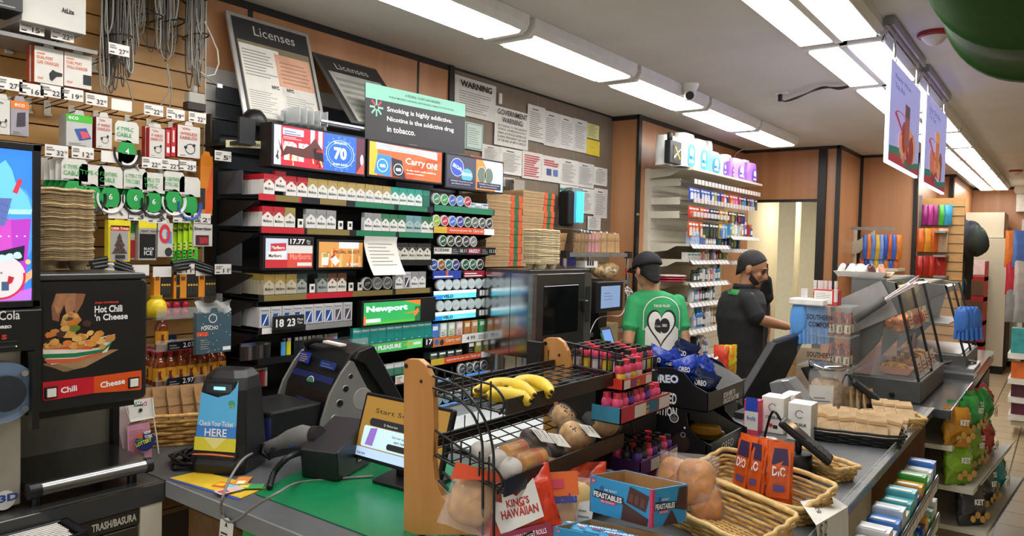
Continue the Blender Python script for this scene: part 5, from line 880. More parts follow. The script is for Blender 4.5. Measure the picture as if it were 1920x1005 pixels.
for i in range(14):
 y=yx(437+i*5,XF-.05);c=R.choice(['3a8a4a','c83a3a','d8a030','c8c4bc','8a2430','4a9ac0','d86a3a'])
 mb=MB();mb.cyl((XF-.05,y,z),(XF-.05,y,z+.075),.0065,mat(c,.4),n=8);mb.cyl((XF-.05,y,z+.075),(XF-.05,y,z+.082),.0068,M_WHT,n=8);mb.solo('lip_balm','slim striped tube, %s from the left in the rack behind the ticket checker'%ORD[i+1],'tube','slim tubes behind the ticket checker')
mb=MB();q=PX(405,280,-2.9);z=zx(484,268,-2.78)
t=thing('top_tray','black tray at the rack top holding a yellow edged strip','tray',(-2.85,YA-.05,z));mb.box((-3.05,YA-.09,z-.012),(-2.78,YA-.01,z),M_SH);mb.box((-2.8,YA-.085,z),(-2.785,YA-.01,z+.1),M_BLK);mb.box((-3.04,YA-.09,z),(-3.0,YA-.08,z+.13),M_BLK);mb.build('tray',t)
mb=MB();f=Face(mb,PX(423,276,-2.86),(.28,1,0),(0,0,1));f.mb.prism([f.p(0,0),f.p(.17,.01),f.p(.17,.042),f.p(0,.03)],f.n*.006,mat('d8cfa8'));f.txt('EVERY DAY IS PLAY DAY',.015,.008,.014,M_INK,w=.13,l=.008,bold=.03,ang=.05);mb.build('strip',t)
for k in range(5):
 z=[Z1,Z2,zx(497,500),Z4,Z5][k];mb=MB();mb.prism([(-3.06,YA-.03,z-.02),(XF-.01,YA-.03,z-.035),(XF-.02,YA-.03,z-.045),(-2.98,YA-.03,z-.12),(-3.06,YA-.03,z-.14)],(0,.006,0),M_BLK);mb.box((-3.05,YA-.028,z),(-2.85,YA-.024,z+.1),mat('4a4f56',.2));mb.build('side_bracket',rack)
def lean(name,label,c4,Xs,art,frame='c9c9c8',th=.012,rim=.012):
 """board from four photographed corners (ul, ur, lr, ll) standing on the given planes"""
 q=[PX(*c,x)for c,x in zip(c4,Xs)];q[3]=PY(*c4[3],q[0].y)if Xs[0]!=Xs[3]else q[3];q[1].z=q[0].z if Xs[0]!=Xs[3]else q[1].z;q[2]=q[3]+q[1]-q[0]if Xs[0]!=Xs[3]else q[2];n=(q[1]-q[0]).cross(q[3]-q[0]).normalized();n=n if n.x>0 else-n
 t=thing(name,label,'board',tuple((q[2]+q[3])/2));mb=MB();mb.hexa([p-n*th for p in(q[3],q[2],q[1],q[0])],[q[3],q[2],q[1],q[0]],mat(frame,.35,.6));mb.build('frame',t,bev=.002)
 mb=MB();u=(q[2]-q[3]);w=u.length;v=(q[0]-q[3]);h=(v-u.normalized()*v.dot(u.normalized())).length
 f=Face(mb,q[3]+n*.0012,u,v-u.normalized()*v.dot(u.normalized()));art(f,w,h);mb.build('sheet',t);return t
def art_lic(f,w,h):
 f.rect(.02,.02,w-.02,h-.02,mat('2f2f31',.4),0);f.rect(.03,.04,w-.03,h*.76,mat('857c62',.4),.0006);f.txt('Licenses',w*.28,h*.83,h*.085,mat('c9c9c6',noise=0),w=w*.5,l=.001,bold=0)
 f.rect(.035,h*.38,w*.54,h*.73,M_PAPER,.001);f.rect(.035,.045,w*.5,h*.4,M_PAPER,.0013);f.rect(w*.5,.045,w-.035,h*.4,mat('d3d0c9'),.0014);f.rect(w*.48,h*.4,w-.035,h*.7,mat('d8a58a'),.0016)
 f.lines(.045,h*.45,w*.5,h*.7,9,M_FNT,.3,.002,3);f.lines(w*.53,h*.44,w-.05,h*.66,6,mat('a87c66'),.3,.002,5);f.lines(.045,.07,w*.47,h*.33,10,M_FNT,.25,.002,7);f.lines(w*.53,.07,w-.05,h*.33,10,M_FNT,.25,.002,8);f.txt('NYC',w*.38,h*.36,.018,M_INK,w=.04,l=.0025,bold=.05);f.txt('NYC',w*.56,h*.36,.018,M_INK,w=.04,l=.0025,bold=.05)
lean('license_board','large silver framed board reading Licenses, leaning left of the other',((423,18),(578,68),(616,258),(461,232)),(-3.08,-3.08,-2.95,-2.95),art_lic)
def art_lic2(f,w,h):f.rect(.015,.01,w-.01,h-.015,mat('343434',.4),0);f.txt('Licenses',w*.25,h*.8,h*.09,mat('b9b9b6',noise=0),w=w*.5,l=.001,bold=0);f.rect(.04,.01,w*.9,h*.74,mat('a5a69e'),.0006);f.lines(.06,.03,w*.85,h*.7,7,mat('8a8c84'),.5,.001)
lean('license_board','second darker board reading Licenses, slanting behind the smoking notice',((584,96),(705,142),(782,276),(661,228)),(-3.1,-3.1,-3.0,-3.0),art_lic2,'6d6c68')
def art_smoke(f,w,h):
 f.rect(0,0,w,h,mat('3c3c3e',.6,noise=.02),0);f.rect(0,h*.74,w,h,mat('8fcdb8',.6,noise=0),.0006)
 f.txt('A FEDERAL COURT HAS ORDERED',w*.54,h*.89,h*.045,M_INK,w=w*.36,l=.001,center=True);f.txt('PHILIP MORRIS USA & R.J. REYNOLDS TOBACCO TO STATE:',w*.54,h*.8,h*.045,M_INK,w=w*.66,l=.001,center=True)
 for i,s in enumerate(('Smoking is highly addictive.','Nicotine is the addictive drug','in tobacco.')):f.txt(s,w*.19,h*(.54-.17*i),h*.11,M_TXW,w=w*(.66,.68,.27)[i],l=.0014,bold=.02)
 for k in range(8):a=PI/4*k+PI/2;c=mat('d8506c' if k in(1,7)else '8fcdb8',.6,noise=0);x,y=w*.095,h*.6;f.poly([(x+.01*math.cos(a)-.005*math.sin(a),y+.01*math.sin(a)+.005*math.cos(a)),(x+.01*math.cos(a)+.005*math.sin(a),y+.01*math.sin(a)-.005*math.cos(a)),(x+.045*math.cos(a)+.005*math.sin(a),y+.045*math.sin(a)-.005*math.cos(a)),(x+.045*math.cos(a)-.005*math.sin(a),y+.045*math.sin(a)+.005*math.cos(a))],c,.0012)
 f.lines(w*.4,h*.02,w*.52,h*.04,1,M_FNT,.5,.001)
lean('smoking_notice','dark grey notice with mint top reading Smoking is highly addictive',((685,154),(871,205),(871,288),(685,262)),(-2.77,-2.77,-2.77,-2.77),art_smoke,'5a5a5a',.006)
mb=MB();a=PX(478,235,-2.85)
mb.lathe([(.055,0),(.06,.02),(.05,.05),(.03,.075),(.005,.08)],M_BLK,c=(-2.9,a.y+.03,zx(484,232,-2.85)-.01),n=16);mb.solo('black_dome','black rounded cap on top of the rack beside the Licenses board','cap')
zt=zx(540,228)+.012
for i in range(5):
 mb=MB();y=yx(540+i*13,-2.85);mb.box((-2.9,y,zt),(-2.78,y+.004,zt+.07),glass(.5,'d8dcdc'));mb.box((-2.9,y-.012,zt+.01),(-2.88,y+.016,zt+.06),M_CHROME);mb.solo('spring_pusher','clear shelf pusher, %s from the left on top of the rack'%ORD[i+1],'shelf pusher','clear shelf pushers lying on the rack')
a=PX(602,225,XF-.02);b=PX(693,246,XF-.02)
for k in range(4):mb=MB();mb.box((XF-.07+.014*k,a.y,a.z-.012+.006*(k%2)),(XF-.062+.014*k,b.y,a.z-.002+.006*(k%2)),mat('b9bcbd',.2,.3));mb.solo('clear_rail','clear plastic rail, %s from the wall above the blue 70 sign'%ORD[k+1],'rail','clear rails above the 70 sign')
# notices on the left wall
def notice(label,c0,c1,col='d9d6cd',art=None,seed=1,X=-3.128):
 y0,y1=PX(*c0,X).y,PX(*c1,X).y;z1,z0=PX(*c0,X).z,PX(*c1,X).z;R=random.Random(seed);mb=MB();w,h=y1-y0,z1-z0;m=mat(col,.8,noise=.02)
 mb.grid(lambda u,v:V((X+.004*math.sin(3*u+seed+2*v)*v*(1-v)*2,y0+w*u,z0+h*v)),4,5,m)
 mb.add([p+V((-.002,0,0))for p in mb.v[:20]],[(0,5,6,1)],m)
 f=Face(mb,(X+.003,y0,z0),(0,1,0),(0,0,1))
 if art:art(f,w,h)
 else:f.lines(w*.1,h*.12,w*.88,h*.84,13,M_FNT,.25,.001,seed);f.lines(w*.25,h*.87,w*.75,h*.92,1,M_INK,.5,.001)
 return tag(mb.solo('wall_notice',label,'notice','notices taped to the taupe wall'),None)
notice('large WARNING poster at the left end of the taupe wall',(853,139),(929,230),art=lambda f,w,h:(f.txt('WARNING',w*.12,h*.74,h*.17,M_INK,w=w*.76,bold=.03),f.lines(w*.1,h*.12,w*.88,h*.68,9,M_FNT,.22,.001,2)))
notice('GOVERNMENT WARNING poster right of the WARNING poster',(928,197),(990,283),art=lambda f,w,h:(f.txt('GOVERNMENT',w*.06,h*.8,h*.14,M_INK,w=w*.88),f.txt('WARNING:',w*.2,h*.61,h*.14,M_INK,w=w*.62),[f.txt(s,w*.08,h*(.49-.095*i),h*.06,M_INK,w=w*.84,bold=0)for i,s in enumerate(('ACCORDING TO THE SURGEON','GENERAL, WOMEN SHOULD NOT','DRINK ALCOHOLIC BEVERAGES','DURING PREGNANCY BECAUSE','OF THE RISK OF BIRTH DEFECTS'))]))
NT=[((990,194),(1021,269),'white notice right of the GOVERNMENT WARNING poster, upper row'),((1021,206),(1049,278),'second plain white notice of the upper row'),((1049,214),(1076,283),'third plain white notice of the upper row'),((1076,221),(1100,288),'fourth plain white notice, beside the yellow sheet'),((904,269),(940,315),'white notice in the lower row above the round tin sign'),((938,275),(980,331),'white notice in the lower row with small NYC logo'),((1051,296),(1083,349),'white notice in the lower row right of the picture notice'),((1083,303),(1113,354),'white notice with grey border in the lower row'),((1114,312),(1138,350),'small notice at the right end of the lower row'),((1083,351),(1113,402),'white notice behind the blue lamp'),((1114,352),(1138,410),'tall white notice at the bottom right beside the oak pilaster'),((1102,405),(1126,432),'small lowest white notice above the wire basket'),((938,331),(965,352),'white notice corner above the pizza boxes')]
for i,(a,b,l)in enumerate(NT):notice(l,a,b,['d9d6cd','d3d0c9','dedbd4'][i%3],seed=i+3,X=-3.128-.0012*(i%3))
notice('pale green certificate under the WARNING poster',(872,227),(905,284),'b9d0c2',lambda f,w,h:(f.rect(w*.06,h*.04,w*.94,h*.96,mat('7f9a8c',noise=0)),f.rect(w*.1,h*.07,w*.9,h*.93,mat('bdd2c6',noise=0),.0014),f.lines(w*.15,h*.2,w*.8,h*.85,8,M_FNT,.25,.002)),X=-3.125)
notice('pale yellow sheet at the right end of the upper row',(1101,230),(1123,263),'d8d68a',X=-3.127);notice('bright yellow sheet hanging below the pale yellow one',(1100,260),(1124,294),'dfc63a',lambda f,w,h:f.lines(w*.2,h*.5,w*.8,h*.56,1,M_FNT,.4,.001))
notice('notice printed in red text in the lower row',(980,282),(1016,339),art=lambda f,w,h:f.lines(w*.08,h*.1,w*.9,h*.92,10,mat('c04850',noise=0),.5,.001,6));
notice('notice with red heading and two blue pictures',(1016,290),(1051,344),art=lambda f,w,h:(f.lines(w*.1,h*.62,w*.9,h*.88,3,mat('c04850',noise=0),.55,.001),f.rect(w*.25,h*.25,w*.48,h*.5,mat('4a4a88',noise=0),.001),f.rect(w*.6,h*.25,w*.82,h*.5,mat('5a78b8',noise=0),.001)))
notice('notice with teal band and gold seal left of the black lamp panel',(1050,345),(1083,395),art=lambda f,w,h:(f.rect(0,h*.75,w,h*.85,mat('2f8a7c',noise=0),.001),f.disc(w*.25,h*.4,w*.13,mat('d8a84a',noise=0),.001),f.lines(w*.45,h*.2,w*.9,h*.6,5,M_FNT,.3,.001)))
notice('orange sheet corner behind the black sign at right',(882,290),(906,300),'d8744a');
mb=MB();a=PX(936,174,-3.125);b=PX(941,196,-3.125);mb.box((-3.135,a.y,b.z),(-3.12,b.y,a.z),M_WHT);mb.solo('wall_bracket','small white bracket on the wall beside the WARNING poster','bracket',bev=.004)
mb=MB();a=PX(963,336,-3.06);b=PX(985,375,-3.06);mb.box((-3.14,a.y,b.z),(-3.06,b.y,a.z),mat('7a7468'));mb.box((-3.06,a.y,b.z),(-3.055,a.y+.12,a.z),mat('9c978a'));q=PX(966,361,-3.04);mb.box((-3.055,q.y-.03,q.z-.015),(-3.03,q.y+.05,q.z+.015),M_WHT);mb.tube(smooth([(-3.04,q.y-.03,q.z),(-3.04,q.y-.06,q.z-.02),(-3.05,q.y-.05,q.z+.07),(-3.06,a.y,a.z-.02)]),.005,M_BLK);mb.solo('outlet_box','grey outlet box with white plug and black cord above pizza boxes','outlet')
t=thing('insect_lamp','wall lamp with glowing cyan tubes beside a tall black panel','lamp',(-3.06,PX(1088,420,-3.0).y,PX(1088,424,-3.0).z));mb=MB()
a=PX(1079,351,-3.03);b=PX(1097,420,-3.03);mb.box((-3.12,a.y,b.z),(-3.06,b.y,a.z),mat('8c8c88'));mb.build('housing',t)
mb=MB();
for x in(1083,1089):mb.cyl((-3.03,yx(x,-3.03),b.z+.01),(-3.03,yx(x,-3.03),a.z-.03),.016,mat('35c8f0',emit=2.2,noise=0))
mb.build('tube',t);mb=MB();c=PX(1067,400,-3.0);d=PX(1078,400,-3.0);mb.box((-3.1,c.y,PX(1070,424,-3).z),(-3.0,d.y,PX(1070,357,-3).z),M_BLK2);mb.build('black_panel',t,bev=.02,seg=3)
# oven, pizza boxes
XO=-2.4;yo0,yo1=3.405,PX(1108,590,XO).y;zt=PX(1000,510,XO).z;zb=PX(1000,672,XO).z
t=thing('countertop_oven','large stainless steel oven with dark glass door reflecting green','oven',(-2.7,(yo0+yo1)/2,zb))
mb=MB();OS=mat('b4b6b8',.16,1,noise=.03);mb.box((-2.74,yo0,zb),(XO-.03,yo1,zt),OS);mb.box((-3.02,yo0+.13,zb),(-2.74,yo1,zt),OS);mb.box((-2.56,yo0-.002,zb),(-2.557,yo0,zt),M_BLK);mb.box((-2.74,yo0-.004,zt-.012),(XO-.02,yo1+.004,zt+.008),M_DSTEEL);mb.build('body',t,bev=.004)
mb=MB();yd=yo1-.09;mb.box((XO-.03,yo0+.045,zb+.005),(XO,yd,zt-.015),mat('6a6b68',.25,.9,noise=.03));mb.box((XO,yo0+.11,zb+.12),(XO+.003,yd-.07,zt-.085),mat('0a0d0c',.06,noise=0));d=mb.build('door',t,bev=.004)
mb=MB();mb.box((XO-.03,yd+.005,zb+.0),(XO-.002,yo1,zt-.015),mat('77786f',.3,.8));mb.box((XO,yd+.02,zb+.17),(XO+.003,yo1-.02,zt-.1),M_BLK2);mb.build('control_panel',t)
mb=MB();mb.box((XO,yd-.03,zb+.24),(XO+.03,yd+.01,zb+.31),M_BLK);mb.build('door_latch',t,bev=.006)
mb=MB();mb.box((XO-.03,yo0,zb),(XO-.0,yo0+.04,zt-.015),M_STEEL);f=Face(mb,(XO+.0005,yo0+.005,zb+.02),(0,1,0),(0,0,1));f.rect(0,0,.02,.02,M_PAPER);mb.build('door_frame',t)
for x in(-2.5,-2.71):
 for y in(yo0+.08,yo1-.08):mb=MB();mb.cyl((x,y,zb-.12),(x,y,zb),.02,M_STEEL);mb.build('leg',t)
t=thing('oven_table','low steel table with cartons under the oven','table',(-2.7,3.75,.6));mb=MB();mb.box((-2.73,3.35,zb-.15),(-2.38,4.2,zb-.12),M_STEEL);mb.box((-2.72,3.36,.3),(-2.45,4.15,zb-.15),M_DSTEEL);mb.build('table_body',t)
mb=MB();mb.box((-2.68,3.52,zb-.118),(-2.53,3.9,zb-.01),mat('c8bb98',.8));mb.solo('carton','flat beige carton between the oven and its table','carton')
def pizza(label,x,y,z,group):
 global PZB
 if not PZB:
  t=thing('pizza_box',label,'pizza box');mb=MB();w=.36;mb.box((-w,-w/2,0),(0,w/2,.038),mat('a88a62',.85,noise=.05));mb.box((-w*1.0,-w/2-.001,.027),(.002,w/2+.001,.041),mat('b4966c',.85,noise=.05));mb.build('carton',t,False)
  mb=MB()
  for k,c in enumerate(('d2562a','1f6a3c','d2562a')):mb.box((.0,w*.18+k*.042,.001),(.0026,w*.18+k*.042+.04,.0412),mat(c,.7,noise=0))
  mb.build('stripes',t,False);PZB.append(Proto(t))
 return PZB[0].put((x,y,z),None,label,group)
PZB=[]
for i in range(11):pizza('striped pizza box in the left stack on the oven, %s from the bottom'%ORD[i+1],-2.86+.004*(i%2),3.72,zt+.01+.0418*i,'pizza boxes stacked left on the oven')
for i in range(12):pizza('striped pizza box in the right stack behind the pulp carriers, %s from the bottom'%ORD[i+1],-2.87+.004*(i%3),4.105,zt+.01+.0418*i,'pizza boxes stacked right on the oven')
carrier_stack(-2.53,PX(1016,460,-2.53).y,zt+.009,PX(1015,430,-2.53).z,26,.22,.15,'on the oven','cdbb94')
mb=MB();mb.box((-3.1,3.6,zt+.48),(-2.7,3.98,zt+.515),mat('9c7c54',.85));mb.solo('flat_pizza_carton','closed brown pizza carton across the top of the left stack','carton')if False else None
t=thing('white_chest','white lined open chest with steel rim between rack and oven','chest',(-2.35,2.95,.4));mb=MB();mb.box((-2.62,2.42,.3),(-1.98,3.3,.78),mat('dfe4e4',.3,noise=.01));mb.build('liner',t)
mb=MB();zc=.84
for a,b in(((-2.66,2.38),(-2.62,3.34)),((-1.98,2.38),(-1.94,3.34)),((-2.62,2.38),(-1.98,2.42)),((-2.62,3.3),(-1.98,3.34))):mb.box((*a,.3),(*b,zc),M_STEEL)
mb.build('rim',t,bev=.004)
# chrome wire shelving with bags
XR=-2.72;ya,yb=PX(1062,475,XR).y,PX(1180,478,XR).y;zr=PX(1120,474,XR).z;z2=PX(1140,527,XR).z
t=thing('wire_shelving','chrome wire shelving with black corners behind the green shirted man','shelving',(-2.9,(ya+yb)/2,.1))
for x in(-3.08,XR-.01):
 for y in(ya,yb):mb=MB();mb.cyl((x,y,.05),(x,y,zr+(.0 if x>-3 else.05)),.016,M_CHROME,n=10);mb.build('post',t)
for z in(zr,z2,1.1,.75):
 mb=MB();mb.box((XR-.012,ya-.02,z-.03),(XR,yb+.02,z),mat('9c9d9a',.35,.7));mb.box((-3.1,ya-.02,z-.03),(-3.09,yb+.02,z),M_DSTEEL)
 for k in range(18):mb.tube([(-3.1,ya+(yb-ya)*k/17,z-.006),(XR-.005,ya+(yb-ya)*k/17,z-.006)],.003,M_DSTEEL,4)
 mb.build('shelf',t)
for y in(ya,yb):mb=MB();mb.box((XR-.03,y-.025,zr-.04),(XR+.012,y+.025,zr+.012),M_BLK);mb.build('corner_clamp',t)
mb=MB();mb.cyl((XR-.01,yb,zr-.16),(XR-.01,yb,zr-.12),.02,RD);mb.build('red_band',t)
for k,(px,h)in enumerate(((1092,.16),(1098,.155),(1104,.155),(1111,.15),(1117,.15),(1129,.155),(1140,.155),(1155,.15))):
 y=PX(px,460,XR-.02).y;mb=MB();mb.tube(smooth([(XR-.03,y,zr),(XR-.03,y,zr+h*.9),(XR-.05,y,zr+h),(XR-.25,y,zr+h),(XR-.3,y,zr+h*.8),(XR-.3,y,zr)],3),.0035,M_CHROME,5);mb.solo('wire_divider','chrome wire divider, %s from the left on the top wire shelf'%ORD[k+1],'divider','chrome dividers on the top wire shelf')
BP=Proto(tag(paper_bag(.15,.14,'c98c8c').build('paper_bag'),'','paper bag'));BK=Proto(tag(paper_bag(.16,.15,'b28c5c').build('paper_bag'),'','paper bag'))
for k in range(9):BP.put((XR-.12,PX(1088+k*6,460,XR-.1).y,zr+.002),(.1,0,PI/2-.25),'pink paper bag standing between dividers, %s from the left'%ORD[k+1],'pink bags between the dividers',.95)
for k in range(8):BK.put((XR-.1,[PX(1076,460,XR).y,PX(1081,460,XR).y,PX(1108,460,XR).y][k]if k<3 else PX(1145+(k-3)*6,460,XR).y,zr+.002),(.25*(k<3),0,PI/2-.2),'brown paper bag standing on the top wire shelf, %s from the left'%ORD[k+1],'brown bags on the top wire shelf',1 if k>2 else.9)
mb=MB();a=PX(1064,470,-2.8)
for k in range(6):mb.box((-2.95,a.y-.03,zr+.02+k*.022),(-2.75,a.y+.06,zr+.024+k*.022),M_CHROME)
mb.box((-2.96,a.y-.035,zr),(-2.74,a.y-.03,zr+.16),M_DSTEEL);mb.box((-2.93,a.y-.02,zr+.03),(-2.8,a.y+.05,zr+.15),M_KRAFT);mb.solo('wire_organizer','wire organizer stuffed with brown paper left of the pink bags','organizer')
mb=MB();R=random.Random(6);c=PX(1135,510,-2.85)
mb.grid(lambda u,v:V((c.x+(.09+.012*math.sin(9*u*PI+v*5))*math.sin(PI*v)*math.cos(2*PI*u),c.y+(.15+.02*math.sin(7*u*PI))*math.sin(PI*v)*math.sin(2*PI*u),z2+.065-.065*math.cos(PI*v)+.01*math.sin(13*u))),22,12,mat('b3976c',.25,noise=.35,scale=30),wrap=True);mb.solo('bread_bag','clear bag of bread rolls on the second wire shelf','bread bag')
mb=MB();a=PX(1098,482,-2.78);mb.box((-2.86,a.y,PX(1098,502,-2.78).z),(-2.78,PX(1121,482,-2.78).y,a.z-.03),M_WHT);f=Face(mb,(-2.779,a.y,PX(1098,502,-2.78).z),(0,1,0),(0,0,1));[f.rect(.02+.035*k,.015,.045+.035*k,.05,M_INK)for k in range(3)];mb.solo('first_aid_carton','white carton with three small dark pictures hanging under the top shelf','carton')
mb=MB();a=PX(1065,500,-2.75);mb.box((-2.82,a.y,zt+.01),(-2.75,a.y+.1,zt+.11),mat('232a70',.3));mb.solo('navy_bin','small navy plastic bin on the oven under the wire shelf','bin',bev=.006)
mb=MB();a=PX(1190,492,-2.6);mb.box((-2.66,yb+.03,zr-.2),(-2.6,yb+.13,zr-.1),mat('1c2460'));mb.solo('navy_box','small navy box beside the shelving post near the cap brim','box',bev=.004)
t=thing('kitchen_monitor','black framed monitor with pale blue screen under the wire shelves','monitor',(-2.7,PX(1145,560,-2.65).y,PX(1145,592,-2.65).z));X=-2.62;a,b=PX(1120,528,X),PX(1168,582,X)
mb=MB();mb.box((X-.05,a.y,b.z),(X,b.y,a.z),M_BLK);mb.build('bezel',t,bev=.01,seg=2);mb=MB();f=Face(mb,(X+.001,a.y,b.z),(0,1,0),(0,0,1));w,h=b.y-a.y,a.z-b.z;f.rect(w*.14,h*.14,w*.86,h*.84,S('7f9ac0',.55));f.lines(w*.25,h*.4,w*.6,h*.7,3,M_FNT,.2,.0014);mb.build('screen',t);mb=MB();mb.box((X-.2,(a.y+b.y)/2-.06,.75),(X-.06,(a.y+b.y)/2+.06,b.z),M_BLK);mb.build('stand',t)
mb=MB();a=PX(1124,610,-2.7);b=PX(1158,660,-2.7);mb.box((-2.85,a.y,.95),(-2.7,b.y,a.z),mat('a08a60',.8));mb.solo('brown_carton','brown carton behind the tablet the green shirted man touches','carton',bev=.003)
t=thing('order_tablet','small tablet with blue screen and green edge in front of the cap wearer','tablet',PX(1146,665,-2.6));f=Face(None,PX(1140,665,-2.6),(0,1,0),(-.4,0,1));mb=MB();f.mb=mb;mb.prism([f.p(a,b)for a,b in rr(.15,.2,.012)],f.n*-.012,M_BLK);mb.build('case',t);mb=MB();f.mb=mb;f.rect(.015,.05,.135,.18,S('5f86c8',.8));mb.build('screen',t);mb=MB();f.mb=mb;mb.tube([f.p(-.008,0,.004),f.p(-.012,.16,.004)],.009,mat('2f8a4a'));mb.build('green_edge',t)
mb=MB();mb.tube(smooth([PX(1100,640,-2.7),PX(1118,600,-2.68),PX(1140,592,-2.68),PX(1165,590,-2.68),PX(1176,560,-2.68),PX(1172,540,-2.68)]),.004,M_WHT);mb.tube(smooth([PX(1178,555,-2.68),PX(1172,545,-2.68),PX(1186,548,-2.68),PX(1175,538,-2.68),PX(1184,560,-2.68)]),.005,M_WHT);mb.solo('white_cable','white cable looping around the kitchen monitor','cable')
for i,(a,b)in enumerate(((1142,398),(1197,402))):
 q=PY(a,b,Y1-.01);mb=MB();mb.lathe([(.006,0),(.005,.012),(.012,.02),(.01,.03)],mat('d8b070',.25,.8),c=(q.x,Y1,q.z),ax='y',n=12)
 for k,p in enumerate(mb.v):p.y=Y1-(p.y-Y1)
 mb.solo('cabinet_knob','small brass knob, %s one on the oak pilaster'%['left','right'][i],'knob')
 # toiletries gondola at the back left
GX=-2.5;GY=5.78
def gz(px,py):return PX(px,py,GX).z
gon=thing('wall_gondola','tall cream shelving unit of toiletries at the back left','shelving unit',(-2.7,6.6,0))
M_GON=mat('cfc9b4',.5,noise=.02);gy1=7.45;gym=6.68
mb=MB();mb.box((-2.9,GY-.05,0),(-2.86,GY,gz(1290,316)+.02),M_GON);mb.box((-2.88,GY,0),(-2.86,gy1,gz(1290,316)),M_GON)
for k in range(22):mb.box((-2.861,GY,.1+k*.105),(-2.859,gy1,.105+k*.105),mat('a8a28c'))
mb.build('back_panel',gon)
def gshelf(z,a,b,tags=True,X=GX):
 mb=MB();mb.box((-2.86,a,z-.02),(X,b,z),M_GON);mb.prism([(-2.86,a,z-.02),(X-.12,a,z-.02),(X-.2,a,z-.06),(-2.86,a,z-.08)],(0,.012,0),M_GON);mb.build('shelf',gon)
 if tags:
  mb=MB();mb.add([(X,a,z),(X,b,z),(X+.03,b,z-.04),(X+.03,a,z-.04)],[(3,2,1,0)],mat('6a6a66'));n=int((b-a)/.085)
  for i in range(n):y=a+.01+i*.085;mb.add([(X+.003,y,z-.003),(X+.003,y+.072,z-.003),(X+.03,y+.072,z-.037),(X+.03,y,z-.037)],[(3,2,1,0)],mat('d8d2d0',.5,noise=0))
  mb.build('tag_strip',gon)
zT=gz(1285,312);gshelf(zT,GY-.05,gy1,False,-2.47)
ZS=[gz(1291,457),gz(1291,487),gz(1291,530),gz(1291,568),gz(1291,619),gz(1298,672)]
for z in ZS:gshelf(z,GY,gym)
zr1=gz(1364,441);gshelf(zr1,gym,gy1);zr2=gz(1368,466);gshelf(zr2,gym,gy1,True,-2.6);zr3=gz(1368,490);gshelf(zr3,gym,gy1,True,-2.65)
for k,(px,py,a,b)in enumerate(((1297,343,GY,gy1),(1295,378,GY,gy1-.15),(1291,404,GY,gym))):
 z=gz(px,py);mb=MB();mb.box((-2.86,a,z-.02),(-2.6,a+.012,z+.04),M_GON);mb.tube([(-2.6,a,z+.02),(-2.6,b,z+.02)],.006,M_GREY,6);mb.build('hang_bar',gon);n=int((b-a)/.075)
 for i in range(n):
  if i<1 and k<2 and False:continue
  y=a+.04+i*.075;mb=MB();mb.tube([(-2.6,y,z+.02),(GX+.02,y,z+.025)],.0025,M_GREY,4);mb.box((GX+.02,y-.03,z-.005),(GX+.022,y+.03,z+.035),mat('cfc8c6',.5,noise=0));mb.build('tag_hook',gon)
GP={}
def blister(c,c2,h,w):
 k=(c,c2,h,w)
 if k not in GP:
  mb=MB();mb.box((-.006,-w/2,-h),(.0,w/2,0),mat(c,.35));f=Face(mb,(0,-w/2,-h),(0,1,0),(0,0,1));f.poly([(w*.15,h*.08),(w*.85,h*.08),(w*.85,h*.55),(w*.5,h*.68),(w*.15,h*.55)],mat(c2,.25),.006);f.rect(w*.15,h*.75,w*.85,h*.88,M_TXW,.001)
  o=mb.build('blister_pack');o['category']='blister pack';GP[k]=Proto(o)
 return GP[k]
HR=[('top',gz(1297,350),[('2a58b8','d8dce8','blue and white')]*7+[('8fae3a','d8c030','green'),('2a3a9a','4a5ac8','royal blue'),('2a3a9a','d85a2a','blue and orange'),('d85a2a','e8e8e8','orange'),('3a4450','4a4cb0','dark'),('d8502a','e8a030','red orange'),('d84a8a','e87ab0','pink'),('d84a8a','f0a0c8','light pink'),('c83a6a','d85a8a','deep pink'),('2a3438','5a8a9a','charcoal'),('2a6ac0','4a9ad8','bright blue'),('2f2a28','8a7a2a','black'),('5a3aa0','8a5ac8','purple'),('7a8a90','a0b0b8','grey'),('3c4448','6a7a80','dark grey')],.11),('middle',gz(1297,386),[('d84a3a','e87a6a','coral'),('d84a3a','e8b03a','coral and yellow'),('d8503a','e88a2a','red orange'),('e0702a','e8a83a','orange'),('c8303a','d8502a','red'),('6a4a9a','c84a4a','purple'),('22384a','2a6a8a','dark teal'),('1c2c3c','3a7a4a','navy'),('1c2c3c','4a6a3a','dark navy'),('e07a2a','e8c03a','bright orange'),('5a8a2a','8ab03a','green'),('e8b82a','e8c83a','yellow'),('5a2a3a','8a4a4a','maroon'),('7a8a2a','a8b03a','olive'),('2a2a34','4a4a58','black'),('2a2434','b83a4a','dark violet'),('22222c','5a4a7a','black and violet'),('1c1c28','3a3a8a','blue black')],.1),('lowest',gz(1293,414),[('d85a2a','e8d8c8','orange and white')]*4+[('2a3a34','4a5a50','dark green')]*5+[('d8b83a','4a7ab8','yellow'),('8ab0d8','b8d0e8','light blue'),('5a90c8','8ab8e0','sky blue')],.13)]
for nm,z,seq,h in HR:
 for i,(a,b,c)in enumerate(seq):
  y=GY+.05+i*(.075 if nm!='top' else.076);
  for dpt in range(1 if i>6 else 1):blister(a,b,h,.066).put((-2.52-.004*(i%3),y,z),(0,0,-.15+.05*(i%4)),'%s blister pack, %s from the left in the %s hanging row of the gondola'%(c,ORD[i+1],nm),'blister packs in the %s hanging row'%nm)
